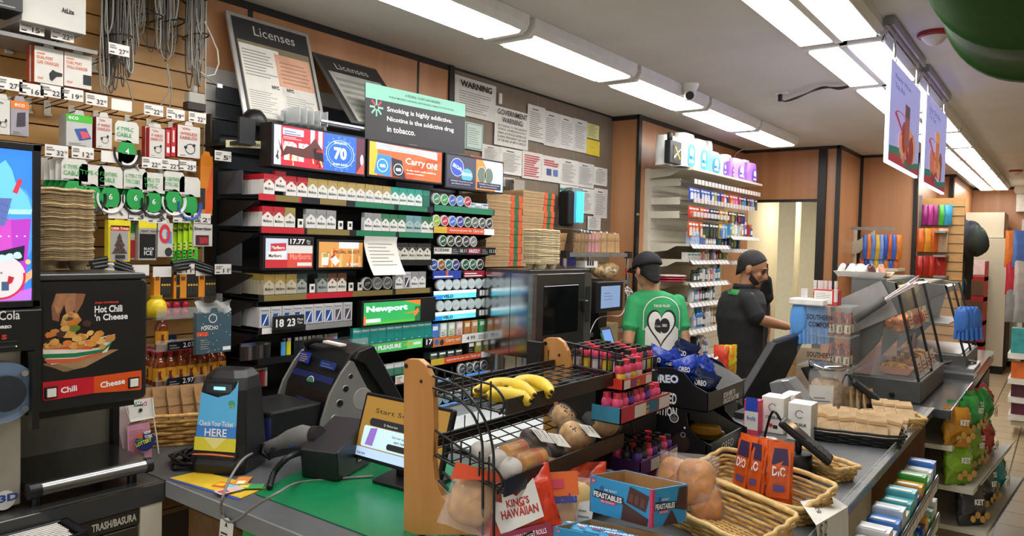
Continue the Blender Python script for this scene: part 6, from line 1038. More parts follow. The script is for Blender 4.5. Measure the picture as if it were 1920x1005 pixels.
def bottle(c,cap,h,r,kind,lab='e6e4df'):
 k=('b',c,cap,h,r,kind)
 if k not in GP:
  t=thing('bottle','','bottle');mb=MB()
  if kind=='box':mb.box((-r,-r,0),(r,r,h),mat(c,.4));f=Face(mb,(r+.0004,-r,0),(0,1,0),(0,0,1));f.rect(r*.2,h*.55,r*1.8,h*.8,mat(cap,.4),.0005);f.lines(r*.3,h*.1,r*1.6,h*.45,3,M_FNT,.4,.0005)
  else:mb.lathe([(r*.85,0),(r,.006),(r,h*.62),(r*.8,h*.72),(r*.4,h*.78)],mat(c,.25),n=12);mb.add([(r*math.cos(a)*1.01,r*math.sin(a)*1.01,z)for z in(h*.15,h*.5)for a in[(-.9+.3*i)for i in range(7)]],[(i,i+1,8+i,7+i)for i in range(6)],mat(lab,.5))
  mb.build('body' if kind!='box' else 'carton',t,False)
  if kind!='box':mb=MB();mb.cyl((0,0,h*.78),(0,0,h),r*(.45 if kind=='pump' else.8),mat(cap,.4),n=12);mb.build('cap',t,False)
  if kind=='box':t.name='carton';t['category']='carton'
  GP[k]=Proto(t)
 return GP[k]
R=random.Random(31)
SH=[(0,'first',[('a8c0e0','8aa8d0',.105,.024,'box','light blue')]*3+[('3a5ab0','d8c83a',.1,.026,'box','blue')]*2+[('b8aaa8','8a8080',.075,.018,'cap','rosy grey'),('c8c2bc','d8d4d0',.07,.018,'cap','pale grey'),('8a8684','b8b4b0',.075,.018,'cap','grey'),('c8b8b4','d84a6a',.07,.018,'cap','pale pink'),('b0a8a4','d85a7a',.075,.018,'cap','pink capped'),('c0b0b0','c83a5a',.07,.018,'cap','red capped')]),(1,'second',[('d0d0c8','5a8a7a',.06,.028,'box','white green')]*4+[('9a9a98','5a5a5a',.09,.022,'box','grey'),('c85a5a','e8c03a',.09,.022,'box','red'),('b0b4b8','4a6ab0',.085,.022,'box','silver'),('d8b82a','2a2a2a',.1,.024,'box','yellow'),('2a3058','3a4a8a',.095,.024,'box','navy'),('7a6aa8','9a8ac8',.09,.022,'box','lavender'),('c8c4c0','e8e8e8',.06,.022,'cap','white')]),(2,'third',[('3a4a44','2a3a34',.1,.026,'cap','dark green')]*2+[('4a6a54','e0e0dc',.15,.026,'cap','green and white'),('d8dcd8','e8e8e4',.155,.026,'cap','white'),('4a504c','8a8f8c',.12,.024,'cap','charcoal'),('c8ccc8','e4e4e0',.12,.026,'cap','pale'),('d84a3a','e0e0dc',.12,.024,'cap','red labelled'),('d8dce0','c8ccd0',.15,.022,'box','tall white'),('3a5ab8','d8dce0',.14,.024,'cap','blue'),('1c8a9a','1a3a5a',.15,.026,'cap','teal')]),(3,'fourth',[('d8d8d4','f0f0ec',.15,.03,'pump','white pump'),('5a9ad8','d8e0e8',.12,.026,'cap','light blue'),('8ab8e0','e0e8f0',.12,.024,'cap','pale blue'),('c83a5a','d8c8c8',.13,.024,'cap','crimson'),('1c6a6a','2a2a2a',.12,.024,'cap','dark teal'),('2a2a2c','d8d8d8',.14,.024,'cap','black'),('3a8a7a','c83a3a',.13,.024,'cap','green with red cap'),('e0dcd4','f0ece4',.14,.026,'cap','cream'),('4a5a9a','7a8ac0',.12,.024,'cap','violet blue')]),(4,'fifth',[('a8b4cc','d8d8d8',.13,.026,'pump','grey blue pump'),('3a8ad0','4a9ae0',.17,.028,'cap','blue spray'),('3a8ad0','58a8e8',.17,.028,'cap','second blue spray'),('2a2a2c','8a8a8a',.13,.026,'cap','black'),('d4d2cc','e4e2dc',.17,.026,'cap','white tall'),('dcdad4','eceae4',.18,.026,'cap','off white'),('b89a7a','d8b890',.16,.026,'cap','tan'),('8a6a4a','c8a888',.15,.024,'cap','brown'),('d0b8a0','e0d0c0',.16,.024,'cap','beige')]),(5,'sixth',[('c8c4c0','5a5a5a',.1,.024,'cap','grey'),('2a2a2e','8a8a90',.17,.028,'box','black'),('2a2a2e','d8d8d8',.16,.026,'cap','dark'),('d0d0cc','2a2a2a',.17,.026,'box','white and black'),('b03a4a','d8d8d8',.16,.024,'cap','red'),('3a90c0','d8e8f0',.14,.026,'cap','blue')])]
for si,nm,seq in SH:
 y=[5.86,5.79,5.95,5.9,5.98,5.95][si];z=ZS[si]
 for i,(a,b,h,r,kd,c)in enumerate(seq):
  y+=r+.006;bottle(a,b,h,r,kd).put((-2.545,y,z+.001),(0,0,R.uniform(-.2,.2)),'%s %s, %s from the left on the %s shelf of the gondola'%(c,'carton' if kd=='box' else 'bottle',ORD[i+1],nm),'toiletries on the %s gondola shelf'%nm);y+=r+.004
for nm,z,X,seq in(('upper right',zr1,-2.54,[('3a9ac0','e8e8e8','teal'),('c8b83a','d8d8d8','yellow'),('d8d4cc','8a7ac0','white'),('b8c0c4','e8e8e8','pale grey'),('d8a03a','e8e8e8','orange'),('6a5aa8','e8e8e8','violet'),('b02a3a','2a2a2a','red'),('2a4a9a','d8803a','blue')]),('middle right',zr2,-2.64,[('2a9ac0','d8c83a','cyan'),('4aa8d0','e8e8e8','light cyan'),('3a3a9a','3a3a3a','indigo'),('2a5aa8','8ac03a','blue'),('3a8ac0','d8c83a','sky'),('b8c03a','e8e8e8','lime'),('2a7ab0','3a3a3a','deep blue')]),('lower right',zr3,-2.69,[('d8b82a','2a2a2a','yellow'),('c83a3a','e8e8e8','red'),('c84a3a','e8e8e8','scarlet'),('8ab03a','d8d83a','lime'),('b8a03a','e8e8e8','mustard')])):
 for i,(a,b,c)in enumerate(seq):bottle(a,b,.1+.02*(i%3),.03,'cap' if i%3 else 'box').put((X,gym+.05+i*.085,z+.001),(0,0,.1),'%s %s, %s from the left on the %s gondola shelf'%(c,'bottle' if i%3 else 'carton',ORD[i+1],nm),'toiletries on the %s gondola shelf'%nm)
a=PX(1250,524,-2.6)
for i in range(3):mb=MB();c=V((-2.62,a.y+.13+.01*i,ZS[2]+.014+.02*i));mb.grid(lambda u,v:c+V((.11*math.sin(PI*v)**.4*math.cos(2*PI*u),.15*math.sin(PI*v)**.4*math.sin(2*PI*u)+.004*math.sin(9*u),.01*math.cos(PI*v))),20,8,mat('a83048' if i<2 else 'c8b0ac',.3),wrap=True);mb.solo('flat_pouch','%s flat pouch in the pile left on the third gondola shelf'%['lowest dark red','upper dark red','topmost pale'][i],'pouch')
def pack_roll(px0,px1,py0,c,c2,name,label,X=-2.52,d=.14,n=1):
 y0,y1=PX(px0,320,X).y,PX(px1,330,X).y;zt_=PX((px0+px1)/2,py0,X).z;w=y1-y0;h=zt_-zT-.002
 mb=MB();r=d/2
 mb.grid(lambda u,v:V((X-r+r*(abs(math.cos(2*PI*u))**.55)*(1 if math.cos(2*PI*u)>0 else-1)*(1-.12*v**8),(y0+y1)/2+w/2*(abs(math.sin(2*PI*u))**.55)*(1 if math.sin(2*PI*u)>0 else-1)*(1-.12*v**8)+.004*math.sin(v*9),zT+.002+h*v)),24,8,mat(c,.5,bump=.3),wrap=True);mb.add([(X-r,(y0+y1)/2,zT+.002+h)]+[mb.v[7*24+i]for i in range(24)],[(0,1+i,1+(i+1)%24)for i in range(24)],mat(c,.5))
 f=Face(mb,(X+.003,y0,zT+.002),(0,1,0),(0,0,1));f.poly([(w*.3+x,h*.02+yy)for x,yy in rr(w*.55,h*.68,w*.2)],mat(c2,.4),.001);f.disc(w*.58,h*.45,w*.14,M_TXW,.0015);f.rect(w*.4,h*.14,w*.75,h*.22,M_TXW,.0015);f.rect(w*.42,h*.26,w*.6,h*.34,mat('2a50a8',noise=0),.002)
 mb.solo(name,label,'paper goods','paper goods on top of the gondola')
for a in((1249,1274,254,'e4e4e0','3ab0c8','tall white and turquoise paper towel pack at the left end on top','L',-2.58),(1281,1305,250,'e4e4e0','3ab0c8','tall turquoise paper towel pack right of the black bottle','',-2.5),(1306,1328,262,'e4e4e0','3ab0c8','white paper towel pack with turquoise label, third tall one','',-2.5),(1327,1337,264,'e4e4e0','3ab0c8','narrow white towel pack behind the third tall one','',-2.62),(1328,1353,284,'7cc4dc','3a9ac8','short turquoise tissue pack','',-2.5),(1353,1363,292,'e0dce4','7a4ab8','narrow white tissue pack with purple mark','',-2.5),(1360,1374,290,'e0dce4','8a5ac8','white and purple tissue pack leaning in the middle','',-2.56),(1372,1376,302,'a070d0','8a5ac8','narrow purple pack before the large purple one','',-2.5),(1377,1400,298,'b088dc','8a5ac8','large purple tissue pack','',-2.5),(1396,1408,300,'e0dce4','8a5ac8','white and purple pack behind the large purple one','',-2.6),(1406,1421,306,'9a6ad0','7a4ab8','purple pack at the right end on top','',-2.5)):
 pack_roll(a[0],a[1],a[2],a[3],a[4],'paper_pack',a[5],a[7],.12)
mb=MB();a=PX(1267,308,-2.45);b=PX(1288,308,-2.45);y0,y1=a.y,b.y;mb.box((-2.55,y0,zT+.002),(-2.5,y1,zT+.18),M_BLK);mb.cyl((-2.525,y0+.04,zT+.18),(-2.525,y0+.04,zT+.24),.022,M_BLK2);f=Face(mb,(-2.499,y0,zT),(0,1,0),(0,0,1));w=y1-y0;f.rect(w*.3,.03,w*.95,.15,mat('3a352a'));f.poly([(w*.35,.04),(w*.9,.12),(w*.9,.13),(w*.35,.06)],M_TXW,.002);f.poly([(w*.4,.13),(w*.85,.04),(w*.9,.05),(w*.45,.14)],mat('c8c23a'),.002);mb.solo('black_oil_bottle','black bottle with pale label between the tall paper towel packs','bottle',bev=.004)
mb=MB();mb.tube(smooth([(XB+.02,7.7,ZC-.2),(XB+.02,7.85,ZC-.05),PY(1420,275,8.1),PY(1480,268,8.1)]),.006,M_WHT);mb.solo('white_wire','thin white cord along the wall top above the gondola','cord')
# people
def PD(px,py,d):return EYE+ray(px,py)*(d/FPX)
def ell(mb,c,r,Rm=None,n=14):
 c=V(c);Rm=Rm or Matrix.Identity(3)
 mb.grid(lambda u,v:c+Rm@V((r[0]*math.sin(PI*v)*math.cos(2*PI*u),r[1]*math.sin(PI*v)*math.sin(2*PI*u),r[2]*math.cos(PI*v))),n,n,M_WHT,wrap=True)
def loft(mb,secs,fw,n=18):
 fw=V(fw).normalized();sd=V((0,0,1)).cross(fw);rows_=[]
 for c,w,d in secs:rows_.append([V(c)+sd*(w*math.cos(2*PI*k/n))+fw*(d*math.sin(2*PI*k/n))for k in range(n)])
 for a,b in zip(rows_,rows_[1:]):mb.add(a+b,[(i,(i+1)%n,n+(i+1)%n,n+i)for i in range(n)],M_WHT)
 mb.add(rows_[0],[tuple(range(n-1,-1,-1))],M_WHT);mb.add(rows_[-1],[tuple(range(n))],M_WHT)
def limb(mb,pts,rr_):mb.tube(pts,.05,M_WHT,12,rr=rr_);[ell(mb,p,(r,r,r),n=10)for p,r in zip(pts,rr_)]
def fuse(mb,vox,m,name,parent,smooth=4,cut=None):
 """melts the volumes of one body part into a single skin"""
 o=mb.build('tmp');r=o.modifiers.new('r','REMESH');r.mode='VOXEL';r.voxel_size=vox;r.use_smooth_shade=True
 s=o.modifiers.new('s','SMOOTH');s.factor=.5;s.iterations=smooth
 me=bpy.data.meshes.new_from_object(o.evaluated_get(bpy.context.evaluated_depsgraph_get()));bpy.data.objects.remove(o)
 me.name=name;me.materials.clear();me.materials.append(m);T=parent.matrix_basis.inverted();me.transform(T)
 for p in me.polygons:p.use_smooth=True;p.material_index=0
 o=bpy.data.objects.new(name,me);COL.objects.link(o);o.parent=parent;return o
def rotm(fw,pitch=0,roll=0):
 fw=V(fw).normalized();z=V((0,0,1));sd=z.cross(fw);R_=Matrix((fw,sd,z)).transposed();return R_@Matrix.Rotation(pitch,3,'Y')@Matrix.Rotation(roll,3,'X')
def hand(mb,w,d,up,curl=.5):
 """palm at w pointing along d, five bent fingers; up = back of the hand"""
 d=V(d).normalized();up=V(up);up=(up-d*up.dot(d)).normalized();s=d.cross(up)
 Rm=Matrix((d,s,up)).transposed();ell(mb,w+d*.045,(.05,.04,.016),Rm,10)
 for k,(o_,L)in enumerate(((-.03,.068),(-.01,.076),(.01,.072),(.029,.056))):
  p0=w+d*.08+s*o_;p1=p0+(d*math.cos(curl*.5)-up*math.sin(curl*.5))*L*.5;p2=p1+(d*math.cos(curl*1.3)-up*math.sin(curl*1.3))*L*.3;p3=p2+(d*math.cos(curl*2)-up*math.sin(curl*2))*L*.22
  mb.tube([p0-d*.02,p0,p1,p2,p3],.008,M_WHT,8,rr=[.009,.0088,.0082,.0075,.006])
 p0=w+d*.02-s*.03;mb.tube([p0,p0-s*.022+d*.018,p0-s*.03+d*.045-up*.01,p0-s*.026+d*.062-up*.016],.009,M_WHT,8,rr=[.012,.0105,.009,.007])
def person(label,P_,fw,hfw,skin,shirt,trousers,shoe,H0,sleeve=.62,pitch=0,folds=.6,sleeves=True):
 """P_: joints in world space; H0: half widths of the torso"""
 base=V((P_['pelvis'].x,P_['pelvis'].y,0));t=thing('person',label,'person',base);fw=V(fw).normalized();sd=V((0,0,1)).cross(fw)
 pel,ch,nk,hd=P_['pelvis'],P_['chest'],P_['neck'],P_['head'];Rh=rotm(hfw,pitch);mb=MB()
 loft(mb,[(pel-V((0,0,.12)),.13,.1),(pel,.145,.11),(pel.lerp(ch,.5),.13,.1),(ch,.16,.105),(ch.lerp(nk,.7),.13,.085),(nk-V((0,0,.02)),.06,.055)],fw)
 limb(mb,[nk-V((0,0,.04)),nk.lerp(hd,.5),hd-Rh@V((.01,0,.03))],[.062,.054,.056])
 ell(mb,hd+Rh@V((-.012,0,.03)),(.096,.078,.095),Rh,18);ell(mb,hd+Rh@V((.022,0,-.045)),(.066,.058,.07),Rh,16);ell(mb,hd+Rh@V((.058,0,-.095)),(.026,.028,.02),Rh,10)
 ell(mb,hd+Rh@V((.082,0,.018)),(.014,.05,.012),Rh,10);mb.tube([hd+Rh@V((.078,0,.01)),hd+Rh@V((.098,0,-.018)),hd+Rh@V((.106,0,-.036)),hd+Rh@V((.084,0,-.044))],.012,M_WHT,8,rr=[.009,.012,.014,.012])
 for s in(-1,1):ell(mb,hd+Rh@V((-.008,s*.08,-.01)),(.02,.01,.033),Rh,10);ell(mb,hd+Rh@V((.088,s*.011,-.036)),(.01,.009,.008),Rh,8);ell(mb,hd+Rh@V((.062,s*.036,-.025)),(.02,.022,.02),Rh,8)
 ell(mb,hd+Rh@V((.084,0,-.064)),(.01,.024,.007),Rh,8);ell(mb,hd+Rh@V((.082,0,-.076)),(.01,.02,.007),Rh,8)
 for k in('l','r'):
  a,b,c=P_['sh'+k],P_['el'+k],P_['wr'+k];limb(mb,[a,a.lerp(b,.4),b,b.lerp(c,.35),c],[.055,.048,.041,.039,.027]);hand(mb,c,P_.get('hd'+k,(c-b)),P_.get('up'+k,V((0,0,1))),P_.get('cu'+k,.6))
 for s in(-1,1):
  h=pel-V((0,0,.08))+sd*(.085*s);kn=V((h.x,h.y,.48))+fw*.02;an=V((h.x,h.y,.08))-fw*.02;limb(mb,[h,h.lerp(kn,.5),kn,kn.lerp(an,.35),an],[.085,.075,.056,.055,.038])
 fuse(mb,.0075,skin,'body',t)
 mb=MB();w,wd=H0
 loft(mb,[(pel-V((0,0,.05)),w*.8,wd*1.0),(pel+V((0,0,.08)),w*.78,wd),(pel.lerp(ch,.55),w*.8,wd),(ch,w*.92,wd*1.02),(ch.lerp(nk,.5),w*.96,wd*.92),(ch.lerp(nk,.8),w*.74,wd*.78),(nk-V((0,0,.015)),.078,.072)],fw)
 for k in('l','r'):
  a,b,c=P_['sh'+k],P_['el'+k],P_['wr'+k];e=a.lerp(b,sleeve)if sleeves else b
  if sleeves:limb(mb,[a.lerp(ch,.25),a,e],[.07,.058,.06]);mb.tube([e,e.lerp(b,.12)],.066,M_WHT,14,rr=[.062,.065])
  else:limb(mb,[a.lerp(ch,.25),a,b,c],[.075,.066,.054,.04])
 sh=fuse(mb,.009,shirt,'shirt',t,6);d=sh.modifiers.new('folds','DISPLACE');tx=bpy.data.textures.new('folds','CLOUDS');tx.noise_scale=.11;d.texture=tx;d.strength=.014*folds;d.texture_coords='LOCAL'
 mb=MB();loft(mb,[(pel-V((0,0,.14)),.15,.125),(pel+V((0,0,.03)),.15,.12)],fw)
 for s in(-1,1):
  h=pel-V((0,0,.08))+sd*(.085*s);kn=V((h.x,h.y,.48))+fw*.02;an=V((h.x,h.y,.1))-fw*.02;limb(mb,[h,h.lerp(kn,.5),kn,an],[.095,.088,.07,.062])
 fuse(mb,.012,trousers,'trousers',t)
 for s in(-1,1):
  q=V((pel.x,pel.y,0))+sd*(.085*s);mb=MB();loft(mb,[(q+fw*.04,.048,.13),(q+fw*.04+V((0,0,.04)),.045,.125),(q+V((0,0,.08))-fw*.01,.035,.07),(q+V((0,0,.12))-fw*.03,.04,.045)],fw);o=mb.build('shoe',t,bev=.006);o.data.materials[0]=shoe
 return t,Rh,hd
def patch(surf,t,name,f,pts_fn,m):...
SK1=mat('b98a68',.5,noise=.04,scale=20);SK2=mat('a07050',.45,noise=.04,scale=20);HAIR=mat('100d0c',.6,noise=.2,scale=120,bump=.6)
def shell(name,t,hd,Rh,r,zc,cutz,m,c=(-.012,0,.03),front=.4,n=26):
 """cap of hair over the skull: lower edge drops from the forehead to the nape"""
 def g(u,v):
  a=2*PI*u;fr=(1+math.cos(a))/2;lim=cutz[0]+(cutz[1]-cutz[0])*(1-fr);th=v*lim;ex=max(0,th-PI/2);q=math.sin(min(th,PI/2))*(1-.16*ex)
  return hd+Rh@V((c[0]+r[0]*q*math.cos(a),c[1]+r[1]*q*math.sin(a),c[2]+r[2]*(math.cos(th)if th<PI/2 else-.95*ex)))
 mb=MB();mb.grid(g,n,14,m,wrap=True);return mb.build(name,t,solid=-.003)
A=math.radians;fwg=V((math.cos(A(134)),math.sin(A(134)),0));hg=V((math.cos(A(155)),math.sin(A(155)),0))
D=5.2;J=dict(pelvis=PD(1234,722,D),chest=PD(1229,600,D),neck=PD(1222,540,D),head=PD(1212,506,D-.02),shl=PD(1188,568,5.16),shr=PD(1271,566,5.26),ell=PD(1178,640,5.1),wrl=PD(1150,655,5.32),elr=PD(1284,642,5.2),wrr=PD(1262,662,5.5))
J['upl']=V((0,0,1));M_GRN_SH=mat('2f9a5c',.8,noise=.03,scale=6);M_JEAN=mat('1c2538',.85,noise=.12,scale=60)
tg,Rh,hd=person('man in green T-shirt with heart print and black cap, seen from behind',J,fwg,hg,SK1,M_GRN_SH,M_JEAN,M_BLK,(.205,.125),.6,.25)
shell('hair',tg,hd,Rh,(.102,.084,.1),0,(1.25,3.1),HAIR)
mb=MB();mb.grid(lambda u,v:hd+Rh@V((-.012+.112*math.sin(v*1.62)*math.cos(2*PI*u),.094*math.sin(v*1.62)*math.sin(2*PI*u),.028+.095*math.cos(v*1.62))),26,9,mat('15161a',.8),wrap=True)
mb.add([hd+Rh@V((.085+(.075 if j else 0)*math.cos((i/8-.5)*1.5),(i/8-.5)*(.15 if not j else.13),.028-(.018 if j else 0)))for j in(0,1)for i in range(9)],[(i,i+1,10+i,9+i)for i in range(8)],mat('15161a',.8));mb.build('cap',tg,solid=.005)
shirt=[o for o in tg.children if o.name.startswith('shirt')][0]
def wrap_print(t,target,name,f,draw):
 mb=MB();f.mb=mb;draw(f);bpy.context.view_layer.update();dg=bpy.context.evaluated_depsgraph_get();ev=target.evaluated_get(dg);inv=target.matrix_world.inverted();n=f.n
 bm=bmesh.new();me=bpy.data.meshes.new('q');me.from_pydata([tuple(p)for p in mb.v],[],mb.f);me.polygons.foreach_set('material_index',mb.mi);bm.from_mesh(me)
 bmesh.ops.triangulate(bm,faces=[q for q in bm.faces if len(q.verts)>4])
 for _ in range(7):
  long=[e for e in bm.edges if e.calc_length()>.016]
  if not long:break
  bmesh.ops.subdivide_edges(bm,edges=long,cuts=1)
  bmesh.ops.triangulate(bm,faces=[q for q in bm.faces if len(q.verts)>4])
 for v in bm.verts:
  L=(v.co-f.o).dot(n);ok,hit,nn,ix=ev.ray_cast(inv@(v.co+n*.25),(inv.to_3x3()@-n).normalized())
  if ok:v.co=target.matrix_world@hit+n*(.004+L*1.5)
 bm.to_mesh(me);bm.free();o=bpy.data.objects.new(name,me);COL.objects.link(o);me.transform(t.matrix_basis.inverted());o.parent=t
 for m in mb.mats:me.materials.append(m)
 return o
n_=(EYE-J['chest']);n_.z=0;n_.normalize();u_=V((0,0,1)).cross(n_);f=Face(None,J['chest']+n_*.1,u_,(0,0,1));PWT=mat('dcdad2',.7,noise=.01);INK2=mat('1c1c1c',.7,noise=0)
def heart(cx,cy,s):return[(cx+s*.062*16*math.sin(a)**3/16*1.0,cy+s*.062*(13*math.cos(a)-5*math.cos(2*a)-2*math.cos(3*a)-math.cos(4*a))/15*1.38)for a in[2*PI*k/40 for k in range(40)]]
def drawg(f):
 P2=lambda x,y:f.px(x,y);cx,cy=P2(1240,610)
 f.rect(*P2(1208,686),*P2(1272,618),PWT,0);a,b=P2(1208,618);c,d=P2(1272,618);f.poly([(a,b)]+[(a+(c-a)*(1-math.cos(PI*k/12))/2,b+.05*math.sin(PI*k/12))for k in range(13)],PWT,0)
 f.ring(cx,P2(1240,590)[1],.125,.006,PWT,.0005,a0=-.1,a1=PI+.1,n=24,ry=.125);f.rect(cx-.125,b,cx-.119,P2(1240,590)[1],PWT,.0005);f.rect(cx+.119,b,cx+.125,P2(1240,590)[1],PWT,.0005)
 f.poly(heart(cx,cy,1.6),INK2,.001);f.poly(heart(cx,cy,1.4),PWT,.0016);f.poly([(cx-.045,cy+.01),(cx-.04,cy+.04),(cx-.022,cy+.05),(cx-.01,cy+.035),(cx-.002,cy-.055),(cx-.03,cy-.04),(cx-.045,cy-.02)],INK2,.0022);f.poly([(cx+.045*math.cos(k)*.8+.022,cy+.055*math.sin(k)*.95)for k in[2*PI*i/16 for i in range(16)]if True],INK2,.0022)
 f.txt('Coca',cx-.042,cy-.01,.016,PWT,w=.036,l=.003);f.txt('OREO',cx+.022,cy-.008,.02,PWT,w=.034,l=.003,center=True,bold=.03);f.txt('THE GO TO-GO',cx,cy+.125,.018,PWT,w=.11,l=.001,center=True,bold=.03);f.txt('BESTIES FOREVER',cx,P2(1240,671)[1],.026,INK2,w=.2,l=.002,center=True,bold=.04)
wrap_print(tg,shirt,'back_print',f,drawg)
fwb=V((math.cos(A(62)),math.sin(A(62)),0));hb=V((math.cos(A(8)),math.sin(A(8)),0));D=5.0
J=dict(pelvis=PD(1392,715,D),chest=PD(1387,595,D),neck=PD(1396,536,D),head=PD(1411,504,D-.02),shr=PD(1402,562,4.87),shl=PD(1366,558,5.16),elr=PD(1419,598,4.82),wrr=PD(1474,612,4.86),ell=PD(1372,625,5.4),wrl=PD(1400,640,5.5),upr=V((0,0,1)),cur=.35)
M_POLO=mat('141517',.8,noise=.03)
tb,Rh,hd=person('bearded man in black polo shirt reaching toward the blue gloves',J,fwb,hb,SK2,M_POLO,M_JEAN,M_BLK,(.205,.13),.88,.28,.8)
shell('hair',tb,hd,Rh,(.0985,.0805,.097),0,(1.0,2.72),HAIR)
mb=MB();bt=lambda u,v:1.25+.85*(1-abs(2*u-1)**1.5)+v*(.45+.25*abs(2*u-1));mb.grid(lambda u,v:hd+Rh@V((.021+.0665*math.cos((u-.5)*3.5)*math.sin(bt(u,v)),.0595*math.sin((u-.5)*3.5)*math.sin(bt(u,v)),-.045+.073*math.cos(bt(u,v)))),22,6,mat('2c1c15',.9,noise=.3,scale=150));mb.build('beard',tb,solid=.002)
mb=MB();mb.tube([hd+Rh@V((.082,-.028,-.066)),hd+Rh@V((.094,-.012,-.056)),hd+Rh@V((.097,0,-.055)),hd+Rh@V((.094,.012,-.056)),hd+Rh@V((.082,.028,-.066))],.0045,HAIR);mb.build('moustache',tb)
for s in(-1,1):mb=MB();mb.tube([hd+Rh@V((.092,s*.014,.022)),hd+Rh@V((.09,s*.032,.027)),hd+Rh@V((.078,s*.05,.02))],.0045,HAIR);mb.build('eyebrow',tb)
for s in(-1,1):mb=MB();ell(mb,hd+Rh@V((.079,s*.031,.002)),(.011,.014,.007),Rh,8);mb.mats[0]=mat('2a1c18',.2,noise=0);mb.build('eye',tb)
mb=MB();c=J['neck'];mb.grid(lambda u,v:c+V((0,0,.0+.035*v))+V((math.cos(2*PI*u)*(.078-.006*v),math.sin(2*PI*u)*(.078-.006*v),-.02)),20,3,M_POLO,wrap=True);mb.build('collar',tb,solid=.004)
sb=[o for o in tb.children if o.name.startswith('shirt')][0];n_=(EYE-J['chest']).normalized();f=Face(None,J['chest']+n_*.1,V((0,0,1)).cross(n_),(0,0,1));wrap_print(tb,sb,'green_back_patch',f,lambda f:f.poly([f.px(x,y)for x,y in((1364,552),(1383,553),(1387,544),(1368,543))],mat('1f7a34',noise=0),.001))
fwc=V((math.cos(A(-40)),math.sin(A(-40)),0));D=5.75
J=dict(pelvis=PD(1412,700,D),chest=PD(1410,600,D),neck=PD(1412,545,D),head=PD(1419,513,D),shr=PD(1392,562,D),shl=PD(1428,562,D),ell=PD(1437,556,5.55),wrl=PD(1437,526,5.5),elr=PD(1400,620,D),wrr=PD(1405,660,D),hdl=V((-.2,0,1)),cul=.9)
tc,Rh,hd=person('person in dark jacket with lanyard holding a phone, behind the bearded man',J,fwc,V((.5,-.86,0)),SK2,mat('101113',.85),mat('111113',.9),M_BLK,(.15,.11),1,0,.8,sleeves=False)
shell('hair',tc,hd,Rh,(.1,.082,.1),0,(1.1,2.3),HAIR);mb=MB();a=PD(1426,532,5.6);b=PD(1431,556,5.58);mb.tube([PD(1416,530,5.64),a,b],.008,mat('a8b0c8'));mb.box(tuple(b-V((.02,.012,.05))),tuple(b+V((.02,.012,0))),M_PAPER);mb.build('lanyard',tc)
mb=MB();a=PD(1436,512,5.47);mb.box(tuple(a-V((.006,.035,.07))),tuple(a+V((.006,.035,.07))),M_BLK2);mb.solo('phone','black phone held up beside the bearded man\'s face','phone',bev=.003)
# wooden bread rack with wire shelves
M_MAPLE=wood('b57a3c','c88f52',scale=2,stretch=(5,5,.5),rough=.35)
def clear(a=.14):return glass(a*.5,'ffffff',.06)
def pillow(mb,c,r,Rm,m,e=.6,wob=.06,n=20,seed=0):
 c=V(c);sg=lambda x:math.copysign(abs(x)**e,x)
 mb.grid(lambda u,v:c+Rm@V((r[0]*sg(math.sin(PI*v))*sg(math.cos(2*PI*u)),r[1]*sg(math.sin(PI*v))*sg(math.sin(2*PI*u))*(1+wob*math.sin(9*v+seed)),r[2]*sg(math.cos(PI*v))*(1+wob*math.sin(14*u+5*v+seed)))),n,n//2+3,m,wrap=True)
def pouch(mb,c,r,Rm,m,seed=0,n=26,nv=15):
 R=random.Random(seed*7+3);c=V(c);jit=[[R.uniform(-1,1)for _ in range(n)]for _ in range(nv)]
 def g(u,v):
  i=int(round(u*n))%n;j=min(nv-1,int(round(v*(nv-1))));q=jit[j][i];s=math.sin(PI*v)**.75 if 0<v<1 else.03;a=2*PI*u;ca=math.cos(a)
  return c+Rm@V((r[0]*math.copysign(abs(ca)**.7,ca)*(1-.06*math.sin(PI*v)),r[1]*(math.sin(a)*s+.3*q*s),r[2]*(2*v-1)+r[2]*.02*math.sin(6*a+seed)*(v>.9)))
 mb.grid(g,n,nv,m,wrap=True)
def RZ(a,ty=0,tx=0):return Matrix.Rotation(a,3,'Z')@Matrix.Rotation(ty,3,'Y')@Matrix.Rotation(tx,3,'X')
YR0,YR1=1.45,2.13
rk=thing('bread_rack','wooden ended wire bread rack with black shelves in the foreground','rack',(-1.35,1.78,CZ))
out=[PY(a,b,YR0)for a,b in((757,678),(765,673),(785,674),(797,684),(806,705),(812,740),(813,800),(811,860),(815,900),(828,930),(860,965),(905,1003),(757,1003))]
for dy in(0,YR1-YR0):mb=MB();mb.prism([p+V((0,dy,0))for p in out],(0,.02,0),M_MAPLE);mb.cyl(PY(762,686,YR0)+V((0,dy-.002,0)),PY(762,686,YR0)+V((0,dy,0)),.007,M_BLK2);mb.cyl(PY(790,715,YR0)+V((0,dy-.002,0)),PY(790,715,YR0)+V((0,dy,0)),.005,M_BLK2);mb.build('end_panel',rk,bev=.004,seg=2)
xb=-1.4
